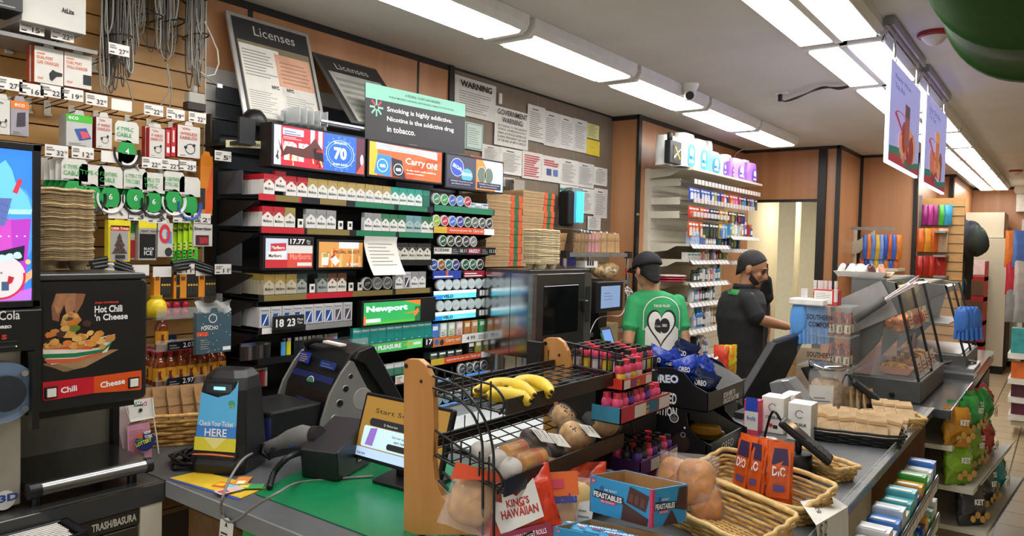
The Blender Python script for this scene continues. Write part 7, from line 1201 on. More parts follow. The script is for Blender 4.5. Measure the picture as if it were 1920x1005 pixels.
def wshelf(z,xf,zb,zl0,zl1,name='wire_shelf',back=.05):
 mb=MB();zz=lambda x:z+(zb-z)*(x-xf)/(xb-xf)
 for k in range(12):y=YR0+.02+(YR1-YR0)*k/11;mb.tube([(xb,y,zb+back),(xb,y,zb),(xf,y,z)],.0022,M_WIRE,5)
 for k in range(9):x=xb+(xf-xb)*k/8;mb.tube([(x,YR0+.01,zz(x)),(x,YR1+.02,zz(x))],.0022,M_WIRE,5)
 for y in(YR0+.008,YR1+.03):
  top=[(xb,y,zz(xb)+.075),(xf-.09,y,z+.07),(xf-.045,y,z+.065),(xf-.015,y,z+.045),(xf-.005,y,z+.02),(xf-.02,y,z-.004)]
  mb.tube(smooth(top,4),.0034,M_WIRE,6)
  for k in range(9):x=xb+(xf-.05-xb)*k/8;mb.tube([(x,y,zz(x)-.002),(x,y,z+.072+(zz(xb)-z)*(x-xf)/(xb-xf))],.0028,M_WIRE,5)
  mb.tube([(xb,y,zb),(xf,y,z)],.0034,M_WIRE,6)
 mb.build(name,rk);mb=MB();mb.box((xf,YR0+.005,zl0),(xf+.006,YR1-.06,zl1),mat('141518',.3));mb.box((xb-.01,YR0+.02,zb-.02),(xb,YR1,zb+.012),M_BLK);mb.build('front_ledge',rk)
wshelf(1.30,-1.1,1.315,1.297,1.337);wshelf(1.10,-1.1,1.165,1.092,1.137)
mb=MB()
for pts in(((812,727),(850,742),(885,775),(902,820),(905,870),(905,1003)),((812,705),(865,728),(905,780),(922,830),(926,880),(926,1010))):mb.tube(smooth([PY(a,b,YR0-.004)for a,b in pts]),.0036,M_WIRE,7)
mb.build('arched_wire',rk);mb=MB();mb.box((-1.5,YR1-.03,1.23),(-1.44,YR1-.01,1.385),M_BLK);mb.build('black_bracket',rk)
mb=MB()
for k in range(8):y=YR0+.02+.09*k;mb.tube([(-1.36,y,1.06),(-1.33,y,.96),(-1.08,y,.94),(-1.05,y,1.0)],.0026,M_WIRE,5)
for x,z in((-1.36,1.06),(-1.33,.96),(-1.2,.95),(-1.08,.94),(-1.05,1.0)):mb.tube([(x,YR0+.01,z),(x,YR1,z)],.003,M_WIRE,5)
mb.tube([PY(822,900,YR0),PY(862,940,YR0),PY(905,985,YR0)],.004,M_WIRE);mb.tube([PY(830,885,YR0),PY(862,915,YR0),PY(905,960,YR0)],.004,M_WIRE)
mb.build('wire_bin',rk)
M_BAN=mat('d9b92c',.45,noise=.08,scale=12)
def banana(label,pts,r=.018):
 mb=MB();P_=smooth(pts,5);N=len(P_);mb.tube(P_,r,M_BAN,7,rr=[r*min(1,.35+4*min(i,N-1-i)/N)for i in range(N)]);mb.cyl(P_[0],P_[0]+(P_[0]-P_[1]).normalized()*.02,.006,mat('5a4a20'),n=6);mb.cyl(P_[-1],P_[-1]+(P_[-1]-P_[-2]).normalized()*.006,.005,M_BLK2,n=6);mb.solo('banana',label,'banana','bananas on the top wire shelf')
zz=1.32
for i,pts in enumerate((((885,740),(920,728),(960,735),(998,748)),((900,730),(935,722),(970,726),(1002,741)),((912,742),(940,740),(972,745),(995,752)),((955,724),(985,716),(1012,720),(1034,735)),((965,728),(990,724),(1012,730),(1030,741)))):
 banana('yellow banana, %s'%['front left one with a dark sticker','upper one of the left bunch','lowest one of the left bunch','upper one of the right bunch','lower one of the right bunch'][i],[PZ(a,b,zz+.004+.014*(i in(1,3)))for a,b in pts],.021)
def wrapped(label,c,r,Rm,m,tagc=None,txt='',name='wrapped_cake',bag=1.12,group='wrapped bakery goods on the lower wire shelf',extra=None,cat='wrapped cake'):
 t=thing(name,label,cat,c,group=group);mb=MB();pillow(mb,c,r,Rm,m,.75);
 if extra:extra(mb,c,r,Rm)
 mb.build('cake',t);mb=MB();pillow(mb,c,[x*bag for x in r],Rm,clear(),.6,.12,seed=len(label));mb.build('clear_wrap',t)
 if tagc is not None:mb=MB();f=Face(mb,c+Rm@V((r[0]*tagc-.025,-.02,0))+Rm@V((0,0,r[2]*bag+.003)),Rm@V((1,0,0)),Rm@V((0,1,0)));f.rect(0,0,.055,.06,M_PAPER);f.lines(.006,.008,.045,.03,2,M_FNT,.35,.001);f.txt(txt or 'Muffin',.005,.038,.009,M_INK,w=.03,l=.001);mb.build('paper_label',t)
Mm=mat('c59a62',.7,noise=.18,scale=45);Mc=mat('3a2620',.7,noise=.2,scale=60);Mo=mat('e09a2c',.5,noise=.1)
def chips_(mb,c,r,Rm):R=random.Random(int(c.y*99));[ell(mb,c+Rm@V((r[0]*.8*math.cos(a)*b,r[1]*.8*math.sin(a)*b,r[2]*(1.0-.25*b*b))),(.0036,.0036,.0032),None,6)for a,b in[(R.random()*6.28,R.random()**.5)for _ in range(26)]];mb.mats[-1]=mat('2a2026',.6);mb.cyl(c-Rm@V((0,0,r[2]*1.1)),c-Rm@V((0,0,r[2]*.1)),r[0]*.68,mat('b98a52',.7,noise=.15,scale=90,stretch=(8,8,.5)),r1=r[0]*.97,n=22,smooth=False)
up=RZ(-.3,.5,-.3)
for i,(a,b,d,s,l,m,tg_,tx,sh)in enumerate(((1130,790,2.6,.052,'large clear wrapped blueberry muffin at the right end of the lower shelf',Mm,None,'',1),(1078,818,2.35,.048,'wrapped muffin with white paper label on the lower shelf',Mm,.5,'Muffin',1),(1032,836,2.3,.042,'wrapped brownie with label reading Fudge Brownie',Mc,.1,'Fudge Brownie',.7),(1000,826,2.4,.04,'wrapped dark brownie lying behind the fudge brownie',Mc,.2,'Brownie',.7),(1085,782,2.75,.045,'wrapped muffin behind the labelled one, left of two tall ones',Mm,None,'',1),(1058,780,2.7,.04,'wrapped muffin farthest left of the back ones',Mm,None,'',1),(1108,775,2.8,.045,'wrapped muffin farthest back, between the others',Mm,None,'',1))):
 c=PX(a,b,-1.16 if i<4 else-1.27);wrapped(l,c,(s*.95,s,s*.75*sh),up,m,tg_,tx,extra=chips_ if m is Mm else None)
for i,(a,b,l)in enumerate(((958,850,'yellow and orange sleeved roll in clear wrap, upper of the pair'),(985,866,'yellow and orange sleeved roll in clear wrap, lower of the pair'))):
 c=PX(a,b,-1.17+.04*i);t=thing('wrapped_roll',l,'wrapped roll',c,group='sleeved rolls on the lower wire shelf');d=(PX(a+60,b-22,-1.17+.04*i)-c).normalized();mb=MB();mb.cyl(c-d*.03,c+d*.07,.027,Mo,n=16);mb.cyl(c+d*.02,c+d*.045,.0275,mat('e0702c',.5),n=16);mb.build('sleeve',t);mb=MB();pillow(mb,c+d*.0,(.11,.035,.031),Matrix((d,V((0,0,1)).cross(d).normalized(),d.cross(V((0,0,1)).cross(d)).normalized())).transposed(),clear(.2),.7,.15,seed=i);mb.build('clear_wrap',t);mb=MB();pillow(mb,c-d*.07,(.035,.03,.027),Matrix.Identity(3),mat('d9d4cc',.6,noise=.1),.9);mb.build('white_roll',t)
for i in range(3):c=PX(905+i*18,845+i*14,-1.2+.02*i);mb=MB();pillow(mb,c,(.035,.03,.022),RZ(.5*i),mat('cfcac2',.4,noise=.1,bump=.6),.9,.12,seed=i);mb.solo('wrapped_bun','white wrapped bun, %s from the left at the near end of the lower shelf'%ORD[i+1],'wrapped bun','white wrapped buns at the near shelf end')
def breadbag(label,px,d,r,ang,mb_,mbag,art=None,tilt=.5,tw=0,tent=.2):
 c=PD(px[0],px[1],d);n=(EYE-c).normalized();up_=(V((0,0,1))*math.cos(ang)+V((0,0,1)).cross(n)*math.sin(ang));up_=(up_-n*up_.dot(n)).normalized();sx=up_.cross(n);Rm=Matrix((sx,up_,n)).transposed()@Matrix.Rotation(-tilt*.3,3,'X')
 t=thing('bread_bag',label,'bread bag',c,group='bagged breads in the wire bin');mb=MB();pillow(mb,c-n*.008,[x*.86 for x in r],Rm,mb_,.7,.05);mb.build('bread',t);mb=MB();pouch(mb,c,(r[0],r[2],r[1]),Rm@Matrix.Rotation(PI/2,3,'X'),mbag,len(label));mb.build('bag',t)
 if art:mb=MB();f=Face(mb,c+Rm@V((-r[0],-r[1],r[2]*1.06)),Rm@V((1,0,0)),Rm@V((0,1,0)));art(f,2*r[0],2*r[1]);mb.build('print',t)
Mb=mat('c08a48',.6,noise=.12,scale=25);Or=mat('d8431c',.3,0,0,.8,bump=.4);
breadbag('orange bag of rolls reading King\'s Hawaiian in the wire bin',(965,955),1.93,(.115,.1,.04),-.25,Mb,mat('d23c1e',.3,bump=.6),lambda f,w,h:(f.poly([(w*.3,h*.2),(w*.22,h*.66),(w*.38,h*.58),(w*.4,h*.78),(w*.55,h*.62),(w*.78,h*.8),(w*.8,h*.3)],M_PAPER,.002),f.txt("KING'S",w*.42,h*.5,h*.1,mat('b02c2c',noise=0),w=w*.26,l=.003,bold=.03),f.txt('HAWAIIAN',w*.34,h*.37,h*.11,mat('b02c2c',noise=0),w=w*.42,l=.003,bold=.03),f.rect(w*.3,h*.06,w*.85,h*.22,mat('8a2440',noise=0),.002),f.txt('HAWAIIAN SWEET ROLLS',w*.33,h*.1,h*.06,M_TXW,w=w*.46,l=.003)))
breadbag('bag with orange top reading Mini Mantecadas beside the orange roll bag',(1035,962),1.98,(.075,.1,.035),-.1,Mb,clear(.25),lambda f,w,h:(f.rect(0,h*.68,w,h*1.0,mat('d8642a',.4,noise=0),.001),f.txt('Mini Mantecadas',w*.04,h*.58,h*.13,mat('2a3a8a',noise=0),w=w*.92,l=.004,bold=.05),f.rect(w*.3,h*.78,w*.75,h*.9,mat('c83a50',noise=0),.003),f.disc(w*.45,h*.3,w*.18,M_PAPER,.003,ry=h*.2)))
breadbag('clear bag of yellow cake slices with white label',(1078,945),2.05,(.055,.075,.035),.1,mat('d0a83c',.6,noise=.1),clear(.25),lambda f,w,h:(f.poly([(w*.5,h*.15),(w*.95,h*.25),(w*.98,h*.6),(w*.6,h*.5)],M_PAPER,.002),f.lines(w*.6,h*.25,w*.9,h*.45,2,M_FNT,.3,.003)))
breadbag('clear bag with orange corner holding pale bread at the near bin end',(885,940),1.9,(.07,.075,.035),.3,Mb,clear(.3),lambda f,w,h:f.poly([(0,h*.7),(w,h*.95),(w,h*1.05),(0,h*1.0)],mat('d8502a',.4,noise=0),.002))
breadbag('orange and red glossy bag behind, below the lower shelf',(1000,905),2.15,(.1,.06,.03),.3,Mb,mat('b83c22',.25,bump=.6));breadbag('clear bag of brown bread behind the yellow cake bag',(1040,895),2.25,(.07,.06,.035),0,mat('7a4a24',.6,noise=.2),clear(.3));breadbag('orange topped bag half hidden behind the blue open carton',(1105,905),2.2,(.055,.06,.03),-.1,Mb,mat('d8481c',.35,bump=.5),lambda f,w,h:f.txt('Mi',w*.7,h*.1,h*.2,M_INK,w=w*.3,l=.004))
BL=mat('2f9ad0',.4,noise=.01);CH=mat('4f2c24',.4,noise=.06);PK=mat('d83a60',.4,noise=0)
def choc(label,pa,pb,pc,z0,z1a,back=.02,txt=1):
 """open carton: pa..pb long face, pb..pc end face, given by floor pixels at height z0"""
 A,B_,C_=(PZ(*p,z0)for p in(pa,pb,pc));Dq=A+(C_-B_);t=thing('chocolate_carton',label,'carton',(A+B_+C_+Dq)/4);h=z1a-z0;mb=MB();th=.003
 for p,q in((A,B_),(B_,C_),(C_,Dq),(Dq,A)):
  n=(q-p).cross(V((0,0,1))).normalized();mb.hexa([p-n*th,q-n*th,q-n*th+V((0,0,h)),p-n*th+V((0,0,h))],[p,q,q+V((0,0,h)),p+V((0,0,h))],BL);mb.add([p-n*(th+.0005),q-n*(th+.0005),q-n*(th+.0005)+V((0,0,h)),p-n*(th+.0005)+V((0,0,h))],[(3,2,1,0)],M_KRAFT)
 mb.add([A,B_,C_,Dq],[(0,1,2,3)],M_KRAFT);mb.build('carton',t)
 mb=MB();L1=(B_-A).length;L2=(C_-B_).length
 for o_,u,L,k in((A,B_-A,L1,0),(B_,C_-B_,L2,1)):
  f=Face(mb,o_,u,(0,0,1));f.rect(L-.008 if not k else 0,0,L if not k else.006,h,PK);f.poly([(L*.52,0),(L*.93,0),(L*.95,h*.2),(L*.55,h*.48)]if not k else[(L*.3,0),(L*.75,0),(L*.55,h*.4)],CH,.001)
  f.poly([(L*.6,h*.5),(L*.9,h*.36),(L*.95,h*.8),(L*.65,h*.95)]if not k else[(L*.65,h*.4),(L,h*.3),(L,h*.95),(L*.75,h*.95)],CH,.0012)
  if not k:[f.poly([(L*(.635+.09*j),h*(.56-.04*j)),(L*(.70+.09*j),h*(.53-.04*j)),(L*(.71+.09*j),h*(.75-.03*j)),(L*(.65+.09*j),h*(.78-.03*j))],mat('6a4034',.4),.002)for j in range(3)];f.disc(L*.06,h*.88,h*.07,PK,.001);f.txt('24',L*.06,h*.85,h*.06,M_TXW,w=h*.08,l=.002,center=True)
  f.poly([(L*.05,h*.44),(L*.08,h*.66),(L*(.55 if not k else.66),h*.6),(L*(.56 if not k else.68),h*.42)],M_INK,.0014);f.txt('FEASTABLES',L*.07,h*.46,h*.15,M_TXW,w=L*(.46 if not k else.56),l=.002,bold=.04,ang=-.03);f.rect(L*.18,h*.34,L*.45,h*.42,PK,.002);f.txt('MILK CHOCOLATE',L*.2,h*.355,h*.05,M_TXW,w=L*.22,l=.003);f.disc(L*.2,h*.72,h*.06,mat('3a62b8',noise=0),.002);f.txt('MR BEAST',L*.25,h*.67,h*.06,M_TXW,w=L*.2,l=.002)
 mb.build('print',t);return A,B_,C_
q=choc('open blue chocolate carton picturing chocolate pieces, the upper one',(1105,958),(1222,990),(1287,977),1.03,1.125)
choc('open blue chocolate carton below with wrapped bars inside',(1036,1035),(1222,1078),(1290,1060),.95,1.015)
for i in range(4):
 c=PZ([1090,1110,1135,1165][i],[992,997,1000,1010][i],1.0+.006*i);mb=MB();Rm=RZ(.15+.05*i,0,.1);pillow(mb,c,(.055,.02,.008),Rm,mat('3fa4da',.3),.5,.04);f=Face(mb,c+Rm@V((-.04,-.01,.0095)),Rm@V((1,0,0)),Rm@V((0,1,0)));f.txt('FEASTABLES',0,.006,.009,M_TXW,w=.07,bold=.04);f.rect(.01,0,.06,.004,PK);mb.solo('chocolate_bar','blue wrapped chocolate bar, %s from the left in the lower carton'%ORD[i+1],'chocolate bar','blue wrapped chocolate bars')
 # energy shot display
def shot(body,cap):
 t=thing('energy_shot','','bottle');mb=MB();mb.lathe([(.015,0),(.0165,.004),(.0165,.05),(.0175,.055),(.0155,.066),(.010,.072)],mat(body,.25),n=14);mb.build('body',t,False);mb=MB();mb.cyl((0,0,.07),(0,0,.085),.0125,mat(cap,.3),n=14);mb.build('cap',t,False)
 mb=MB();mb.add([(.0172*math.cos(a),.0172*math.sin(a),z)for z in(.008,.045)for a in[(-1.3+.3*i)for i in range(8)]],[(i,i+1,9+i,8+i)for i in range(7)],mat({'c83a50':'d8c03a','5a3a8a':'3a2a5a','b81c28':'c02a34'}.get(body,'c8c4c8'),.3));mb.build('label',t,False);return Proto(t)
SR,SP,SPK,SK_=shot('c83a50','1c1c1e'),shot('5a3a8a','18181a'),shot('d84a78','c83040'),shot('3a3840','141414')
def tier(p0,p1,X,h,cols,label,prn,rows_,where,face,dX=.11):
 A,B_=PX(*p0,X),PX(*p1,X);y0,y1,z=A.y,B_.y,(A.z+B_.z)/2;t=thing('shot_tray',label,'tray',(X-dX/2,(y0+y1)/2,z));mb=MB();mb.box((X-dX,y0,z),(X,y1,z+.003),M_BLK);mb.box((X-.003,y0,z),(X,y1,z+h),mat(cols[0],.4));mb.box((X-dX,y0,z),(X,y0+.003,z+h),mat(cols[1],.4));mb.build('tray',t)
 mb=MB();f=Face(mb,(X,y0,z),(0,1,0),(0,0,1));face(f,y1-y0,h);mb.build('front_print',t)
 i=0
 for r in range(rows_):
  n=int((y1-y0-.01)/.037)
  for k in range(n):
   i+=1;prn[(r+k)%len(prn)].put((X-.024-.036*r,y0+.022+.037*k,z+.004),(0,0,-.4),'small energy shot bottle, %s in row %s %s'%(ORD[k+1],['one','two','three','four'][r],where),'energy shot bottles '+where)
pr_=lambda c,n:(lambda f,w,h:([f.rect(w*(k/n)+.004,h*.12,w*((k+1)/n)-.004,h*.88,mat(c[k%len(c)],noise=0))for k in range(n)],f.txt('5-hour',w*.42,h*.5,h*.25,mat('e8d83a',noise=0),w=w*.12,l=.003),f.txt('ENERGY',w*.42,h*.2,h*.2,mat('e8d83a',noise=0),w=w*.12,l=.003)))
tier((1168,738),(1222,714),-1.06,.035,('d8402a','c83020'),'red tray of energy shots on the top tier',[SR,SPK],1,'on the red top tray',pr_(['d8d4d0','8a3a6a','c8502a','d8d4d0'],4),.1)
tier((1082,712),(1165,726),-1.13,.03,('2a2426','1c1c1e'),'dark tray of energy shots behind the wire basket end',[SR,SK_,SPK],4,'behind the wire basket end',lambda f,w,h:None,.17)if False else None
X,Y0_,Z_=-1.12,2.18,1.31
t=thing('shot_tray','black wire tray of red energy shots beyond the bread rack','tray',(-1.2,2.35,1.3));mb=MB();mb.box((-1.38,2.17,1.29),(-1.13,2.36,1.296),M_BLK)
for k in range(6):mb.tube([(-1.13,2.17+.038*k,1.296),(-1.13,2.17+.038*k,1.345)],.0025,M_WIRE,5)
mb.tube([(-1.38,2.17,1.345),(-1.13,2.17,1.345),(-1.13,2.36,1.345)],.003,M_WIRE);mb.build('tray',t)
for r in range(6):
 for k in range(5):[SR,SPK,SR,SK_][(r*3+k)%4].put((-1.152-.04*r,2.19+.037*k,1.297),(0,0,-.5),'red labelled energy shot, %s along in row %s of the wire tray'%(ORD[k+1],ORD[r+1]),'energy shots in the black wire tray')
tier((1163,797),(1255,764),-1.05,.05,('b82a3c','2a7a9a'),'red and teal tray of energy shots on the middle tier',[SPK,SPK,SP],2,'on the middle tray',pr_(['b82a3c','d8d4d0','1f6a8a','d8d4d0'],4),.1)
tier((1200,896),(1270,862),-1.05,.05,('5a2a6a','4a2458'),'purple tray of energy shots on the lowest tier',[SP,SK_,SPK],3,'on the lowest tray',pr_(['5a2a6a','d8d4d0','c8502a','d8d4d0'],4),.14)
mb=MB();mb.box((-1.3,2.0,CZ+.001),(-1.16,2.44,1.285),M_BLK2);mb.box((-1.16,2.02,CZ+.001),(-1.12,2.4,CZ+.05),mat('b82a3c'));f=Face(mb,PX(1150,885,-1.155),(-.1,1,0),(0,0,1));f.txt('ENERGY',0,0,.05,mat('9aa02a',noise=0),w=.1,l=.0,ang=-1.5,bold=.03);mb.solo('shot_display_stand','black stand carrying the energy shot trays','display stand')
# black cookie display
Yo,Yp=2.5,2.86;side=[(1212,688),(1262,690),(1283,700),(1300,722),(1328,738),(1328,774),(1286,774),(1290,800),(1308,822),(1334,836),(1334,908),(1212,915)]
t=thing('cookie_display','black cardboard cookie display lettered OREO LIMITED EDITION','display stand',(-1.1,2.68,CZ));CB=mat('161518',.4)
for y in(Yo,Yp):mb=MB();mb.prism([PY(a,b,Yo)+V((0,y-Yo,0))for a,b in side],(0,.004,0),CB);mb.build('side_panel',t)
fx=PY(1328,738,Yo).x;z=[PY(1328,b,Yo).z for b in(738,774,836,905)];mb=MB();mb.box((fx-.003,Yo,z[1]),(fx,Yp,z[0]),CB);mb.box((fx-.003,Yo,CZ),(fx+.003,Yp,z[2]),CB);bx_=PY(1212,800,Yo).x;mb.box((bx_,Yo,z[1]),(fx,Yp,z[1]+.003),CB);mb.box((bx_,Yo,z[3]+.02),(fx,Yp,z[3]+.023),mat('3a3836'));mb.box((bx_,Yo,CZ),(bx_+.004,Yp,z[0]+.1),CB);mb.build('tray_body',t)
mb=MB();mb.grid(lambda u,v:V((bx_+.02+(fx-bx_-.02)*u,Yp-.008,(z[0]+.085)*(1-u)**.7+z[0]*(1-(1-u)**.7)-(1-v)*(.1))),10,2,mat('a9a8a6'));mb.grid(lambda u,v:V((bx_+.02+(fx-bx_-.02)*u,Yp-.008,(z[1]-.03)*(1-u)+z[2]*u-(1-v)*.09)),6,2,mat('8c8a86'));mb.build('grey_inner_panel',t)
mb=MB();f=Face(mb,(bx_,Yo,CZ),(1,0,0),(0,0,1));a,b=f.px(1222,717);f.txt('OREO',a-.002,b-.002,.034,mat('3a78c8',noise=0),w=.112,l=.001,bold=.08,ang=.1);f.txt('OREO',a,b,.03,M_TXW,w=.107,l=.002,bold=.04,ang=.1);a,b=f.px(1226,752);f.txt('LIMITED',a,b,.04,M_TXW,w=.09,l=.001,bold=.03);a,b=f.px(1222,774);f.txt('EDITION',a,b-.002,.036,M_TXW,w=.1,l=.001,bold=.03);mb.build('side_lettering',t);mb=MB();f.mb=mb;f.ring(*f.px(1264,783),.018,.003,M_TXW);f.disc(*f.px(1264,783),.013,mat('6a6a6a'),.001);f.disc(*f.px(1284,802),.004,M_TXW);f.ring(*f.px(1281,815),.009,.001,M_TXW);f.disc(*f.px(1276,830),.035,mat('2c1f1a',.6,noise=.2));mb.build('side_picture',t);mb=MB();f=Face(mb,(fx+.004,Yo,CZ),(0,1,0),(0,0,1));f.txt('OREO',.13,.06,.03,M_TXW,w=.12,bold=.0);mb.build('lower_lettering',t);mb=MB();f=Face(mb,(fx+.001,Yo,z[1]),(0,1,0),(0,0,1));f.txt('SCAN HERE TO',.14,.03,.02,M_TXW,w=.12,bold=.03);f.txt('UNLOCK PLAYTIME',.14,.008,.02,M_TXW,w=.16,bold=.03);mb.build('upper_lettering',t)
for i,(a,b,rz)in enumerate(((1236,672,.3),(1262,678,-.5),(1283,660,.8),(1290,690,.1),(1306,700,.2),(1316,690,-.4),(1320,715,.5))):
 c=PY(a,b,2.6+.03*(i%3));mb=MB();pouch(mb,c,(.05,.032,.045),RZ(rz,.4*(-1)**i,.3),mat(['1f3fa8','1c3a9c','15244a','2446b8'][i%4],.25,bump=.5),i);f=Face(mb,c+V((-.02,-.038,-.01)),(1,0,0),(0,0,1));f.txt('OREO',0,0,.02,M_TXW,w=.045,bold=.03);mb.solo('cookie_pack','blue cookie pack, %s from the left in the black display top'%ORD[i+1],'cookie pack','blue cookie packs in the display')
for i,(a,b)in enumerate(((1322,805),(1330,814))):c=PY(a,b,2.66+.04*i);mb=MB();pillow(mb,c,(.06,.025,.02),RZ(.3),mat(['b8861c','8a6a1c'][i],.35,noise=.2),.6,.08);mb.solo('cookie_pack','yellow and brown cookie pack, %s one in the lower display tray'%['upper','lower'][i],'cookie pack')
# things on the product counter
WB=mat('b88f4c',.6,noise=.2,scale=50);WB2=mat('d0ad6c',.55,noise=.12,scale=40)
basket('wicker_basket','wicker basket of bagged pastries behind the blue cartons',(-.77,2.02,CZ),.44,.18,.08,-.42,WB,WB2,tilt=.3)
basket('wicker_basket','long wicker basket holding orange bags, price paper at its right end',(-.76,2.36,CZ),.46,.18,.08,-.42,WB,WB2,tilt=.3)
basket('wicker_basket','small wicker basket under the front card terminal',(-.69,2.82,CZ),.26,.12,.05,-.5,WB,WB2,rows=4)
basket('black_wicker_basket','shallow black woven basket of brown bags on the counter',(-.72,3.45,CZ),.4,.3,.055,.25,M_BLK,M_BLK2,rows=5,rim=.006)
basket('wicker_basket','small wicker basket of brown bags beside the rear card terminal',(-.62,3.83,CZ),.24,.16,.05,.5,WB,WB2,rows=4)
for i,(a,b,s)in enumerate(((1262,893,.07),(1305,905,.085),(1325,945,.07))):breadbag('clear bag with golden pastry, %s of three in the near wicker basket'%['left','middle','right'][i],(a,b),[2.3,2.22,2.2][i],(s*.8,s,.045),.2-.2*i,mat('c07a28',.6,noise=.2,scale=20,bump=.6),clear(.2))
for i,(a,b)in enumerate(((1395,862),(1415,868),(1440,872),(1460,880))):
 c=PZ(a,b+70,CZ+.01);t=thing('snack_bag','orange snack bag with purple top, %s from the left in the long basket'%ORD[i+1],'snack bag',c,group='orange bags in the long wicker basket');Rm=RZ(-.5+.25*i,0,-.15);mb=MB();pouch(mb,c+V((0,0,.1)),(.04,.016,.1),Rm,mat('d85a1c',.35,noise=.1,bump=.3),i);mb.build('bag',t)
 mb=MB();f=Face(mb,c+Rm@V((-.03,-.028,.08)),Rm@V((1,0,0)),Rm@V((0,.0,1)));f.rect(.0,-.05,.06,.1,mat('d85a1c',.35,noise=.1,bump=.3),.001);f.poly([(.005,.05),(.055,.05),(.05,.1),(.012,.1)],mat('3a2a50',noise=0),.003);f.txt('DIO',.008,.015,.03,M_TXW,w=.04,l=.004,bold=.03);f.rect(.012,-.03,.045,-.01,mat('5a4a8a',noise=0),.003);mb.build('print',t)
for i,(a,b)in enumerate(((1408,818),(1440,808),(1470,822))):c=PZ(a,b+30,CZ+.03);mb=MB();pillow(mb,c,(.05,.045,.035),RZ(i),mat('c9c4bc',.25,noise=.25,scale=30,bump=.8),.8,.2,seed=i);mb.solo('wrapped_bread','shiny clear wrapped item, %s from the left behind the orange bags'%ORD[i+1],'wrapped item','shiny wrapped items behind the orange bags')
mb=MB();A_=[PZ(a,b,CZ+.005)for a,b in((1478,945),(1530,935),(1575,950))];p0,p1,p2,p3=PZ(1500,940,.985),PZ(1560,930,.975),PY(1588,945,2.42),PY(1520,968,2.3)
q0,q1=PX(1530,985,-.5),PX(1590,950,-.5);r0,r1=PX(1540,1060,-.5),PX(1592,1040,-.5);mb.add([p0,p1,q1,q0,r1,r0],[(0,3,2,1),(3,5,4,2)],M_PAPER);mb.v=[v for v in mb.v];f=Face(mb,q0+V((.002,0,-.05)),(q1-q0),(0,0,1));f.txt('$ 2',.03,.0,.05,M_INK,w=.075,l=.002,bold=0);f=Face(mb,p0+V((.02,0,.003)),p1-p0,V((-.3,1,.0)));mb.text('FOR',(p0+p3+q0)/3+V((.0,.03,.01)),(q0-p0).normalized(),V((.3,.9,0)),.03,M_INK,w=.07);mb.solo('price_paper','hand written white $ 2 price paper draped over the counter edge','price paper')
def terminal(label,base,ang,s=1):
 t=thing('card_terminal',label,'card terminal',base);mb=MB();mb.cyl(base,base+V((0,0,.085*s)),.048*s,M_BLK,n=24);mb.cyl(base+V((0,0,.085*s)),base+V((0,0,.13*s)),.012,M_BLK);mb.build('pedestal',t,bev=.003)
 c=base+V((.02,.0,.135*s));Rm=RZ(ang,.62);mb=MB();vs=lambda x0,x1,y0,y1,z0,z1:[c+Rm@V(p)for p in((x0,y0,z0),(x1,y0,z0),(x1,y1,z0),(x0,y1,z0),(x0,y0,z1),(x1,y0,z1),(x1,y1,z1),(x0,y1,z1))]
 F8=[(0,3,2,1),(4,5,6,7),(0,1,5,4),(1,2,6,5),(2,3,7,6),(3,0,4,7)];mb.add(vs(-.1,.11,-.045,.045,-.012,.012),F8,M_BLK);mb.build('body',t,bev=.008,seg=2);mb=MB();mb.add(vs(-.085,.0,-.036,.036,.012,.014),F8,mat('2a2f36',.1));mb.build('screen',t)
 mb=MB();[mb.add(vs(.012+.02*i,.026+.02*i,-.034+.025*j,-.014+.025*j,.012,.015),F8,mat('3a3c40'))for i in range(4)for j in range(3)];mb.build('keypad',t);mb=MB();mb.tube(smooth([c+Rm@V((-.1,0,0)),c+Rm@V((-.14,.01,.0)),c+V((-.15,.02,-.05)),base+V((-.12,.04,.01))]),.005,M_BLK);mb.build('cord',t)
terminal('front black card terminal on a round pedestal among the baskets',PZ(1495,893,CZ),.15);terminal('rear black card terminal above the black basket',PZ(1622,782,CZ),.2,.85)
for i,(a,b,y)in enumerate(((1428,1470,3.28),(1478,1522,3.22),(1466,1490,3.4))):
 A_,B_=PY(a,757,y),PY(b,760,y);t=thing('drink_mix_carton','white CELSIUS carton, %s of three behind the shiny wrapped items'%['left','right','rear middle'][i],'carton',((A_.x+B_.x)/2,y+.03,CZ));mb=MB();mb.box((A_.x,y,CZ+.001),(B_.x,y+.1,CZ+.16),M_WHT);mb.build('carton',t,bev=.002);f=Face(None,(A_.x,y,CZ),(1,0,0),(0,0,1));w=B_.x-A_.x;mb=MB();f.mb=mb;f.rect(.002,.004,w-.002,.155,M_WHT,.0004);f.ring(w*.5,.115,.018,.004,M_GREY,a0=.5,a1=5.5);f.txt('CELSIUS',w*.5,.065,.012,M_INK,w=w*.6,center=True,bold=.03);f.disc(w*.45,.035,.009,RD);f.rect(w*.55,.022,w*.75,.038,M_INK);mb.build('print',t)
mb=MB();A_,B_=PY(1396,745,3.2),PY(1424,745,3.2);mb.box((A_.x,3.2,CZ+.001),(B_.x,3.25,CZ+.15),mat('d83a64'));f=Face(mb,(A_.x,3.2,CZ),(1,0,0),(0,0,1));w=B_.x-A_.x;f.rect(w*.05,.02,w*.95,.1,M_PAPER);f.rect(w*.1,.1,w*.9,.16,mat('2a4ab8'));f.txt('frolit',w*.2,.06,.02,mat('2a4ab8',noise=0),w=w*.6,l=.002);mb.solo('mint_pack','pink white and blue upright pack left of the white cartons','pack',bev=.002)
PBB=Proto(tag(paper_bag(.075,.12,'c2a47c').build('paper_bag'),'','paper bag'));R=random.Random(12)
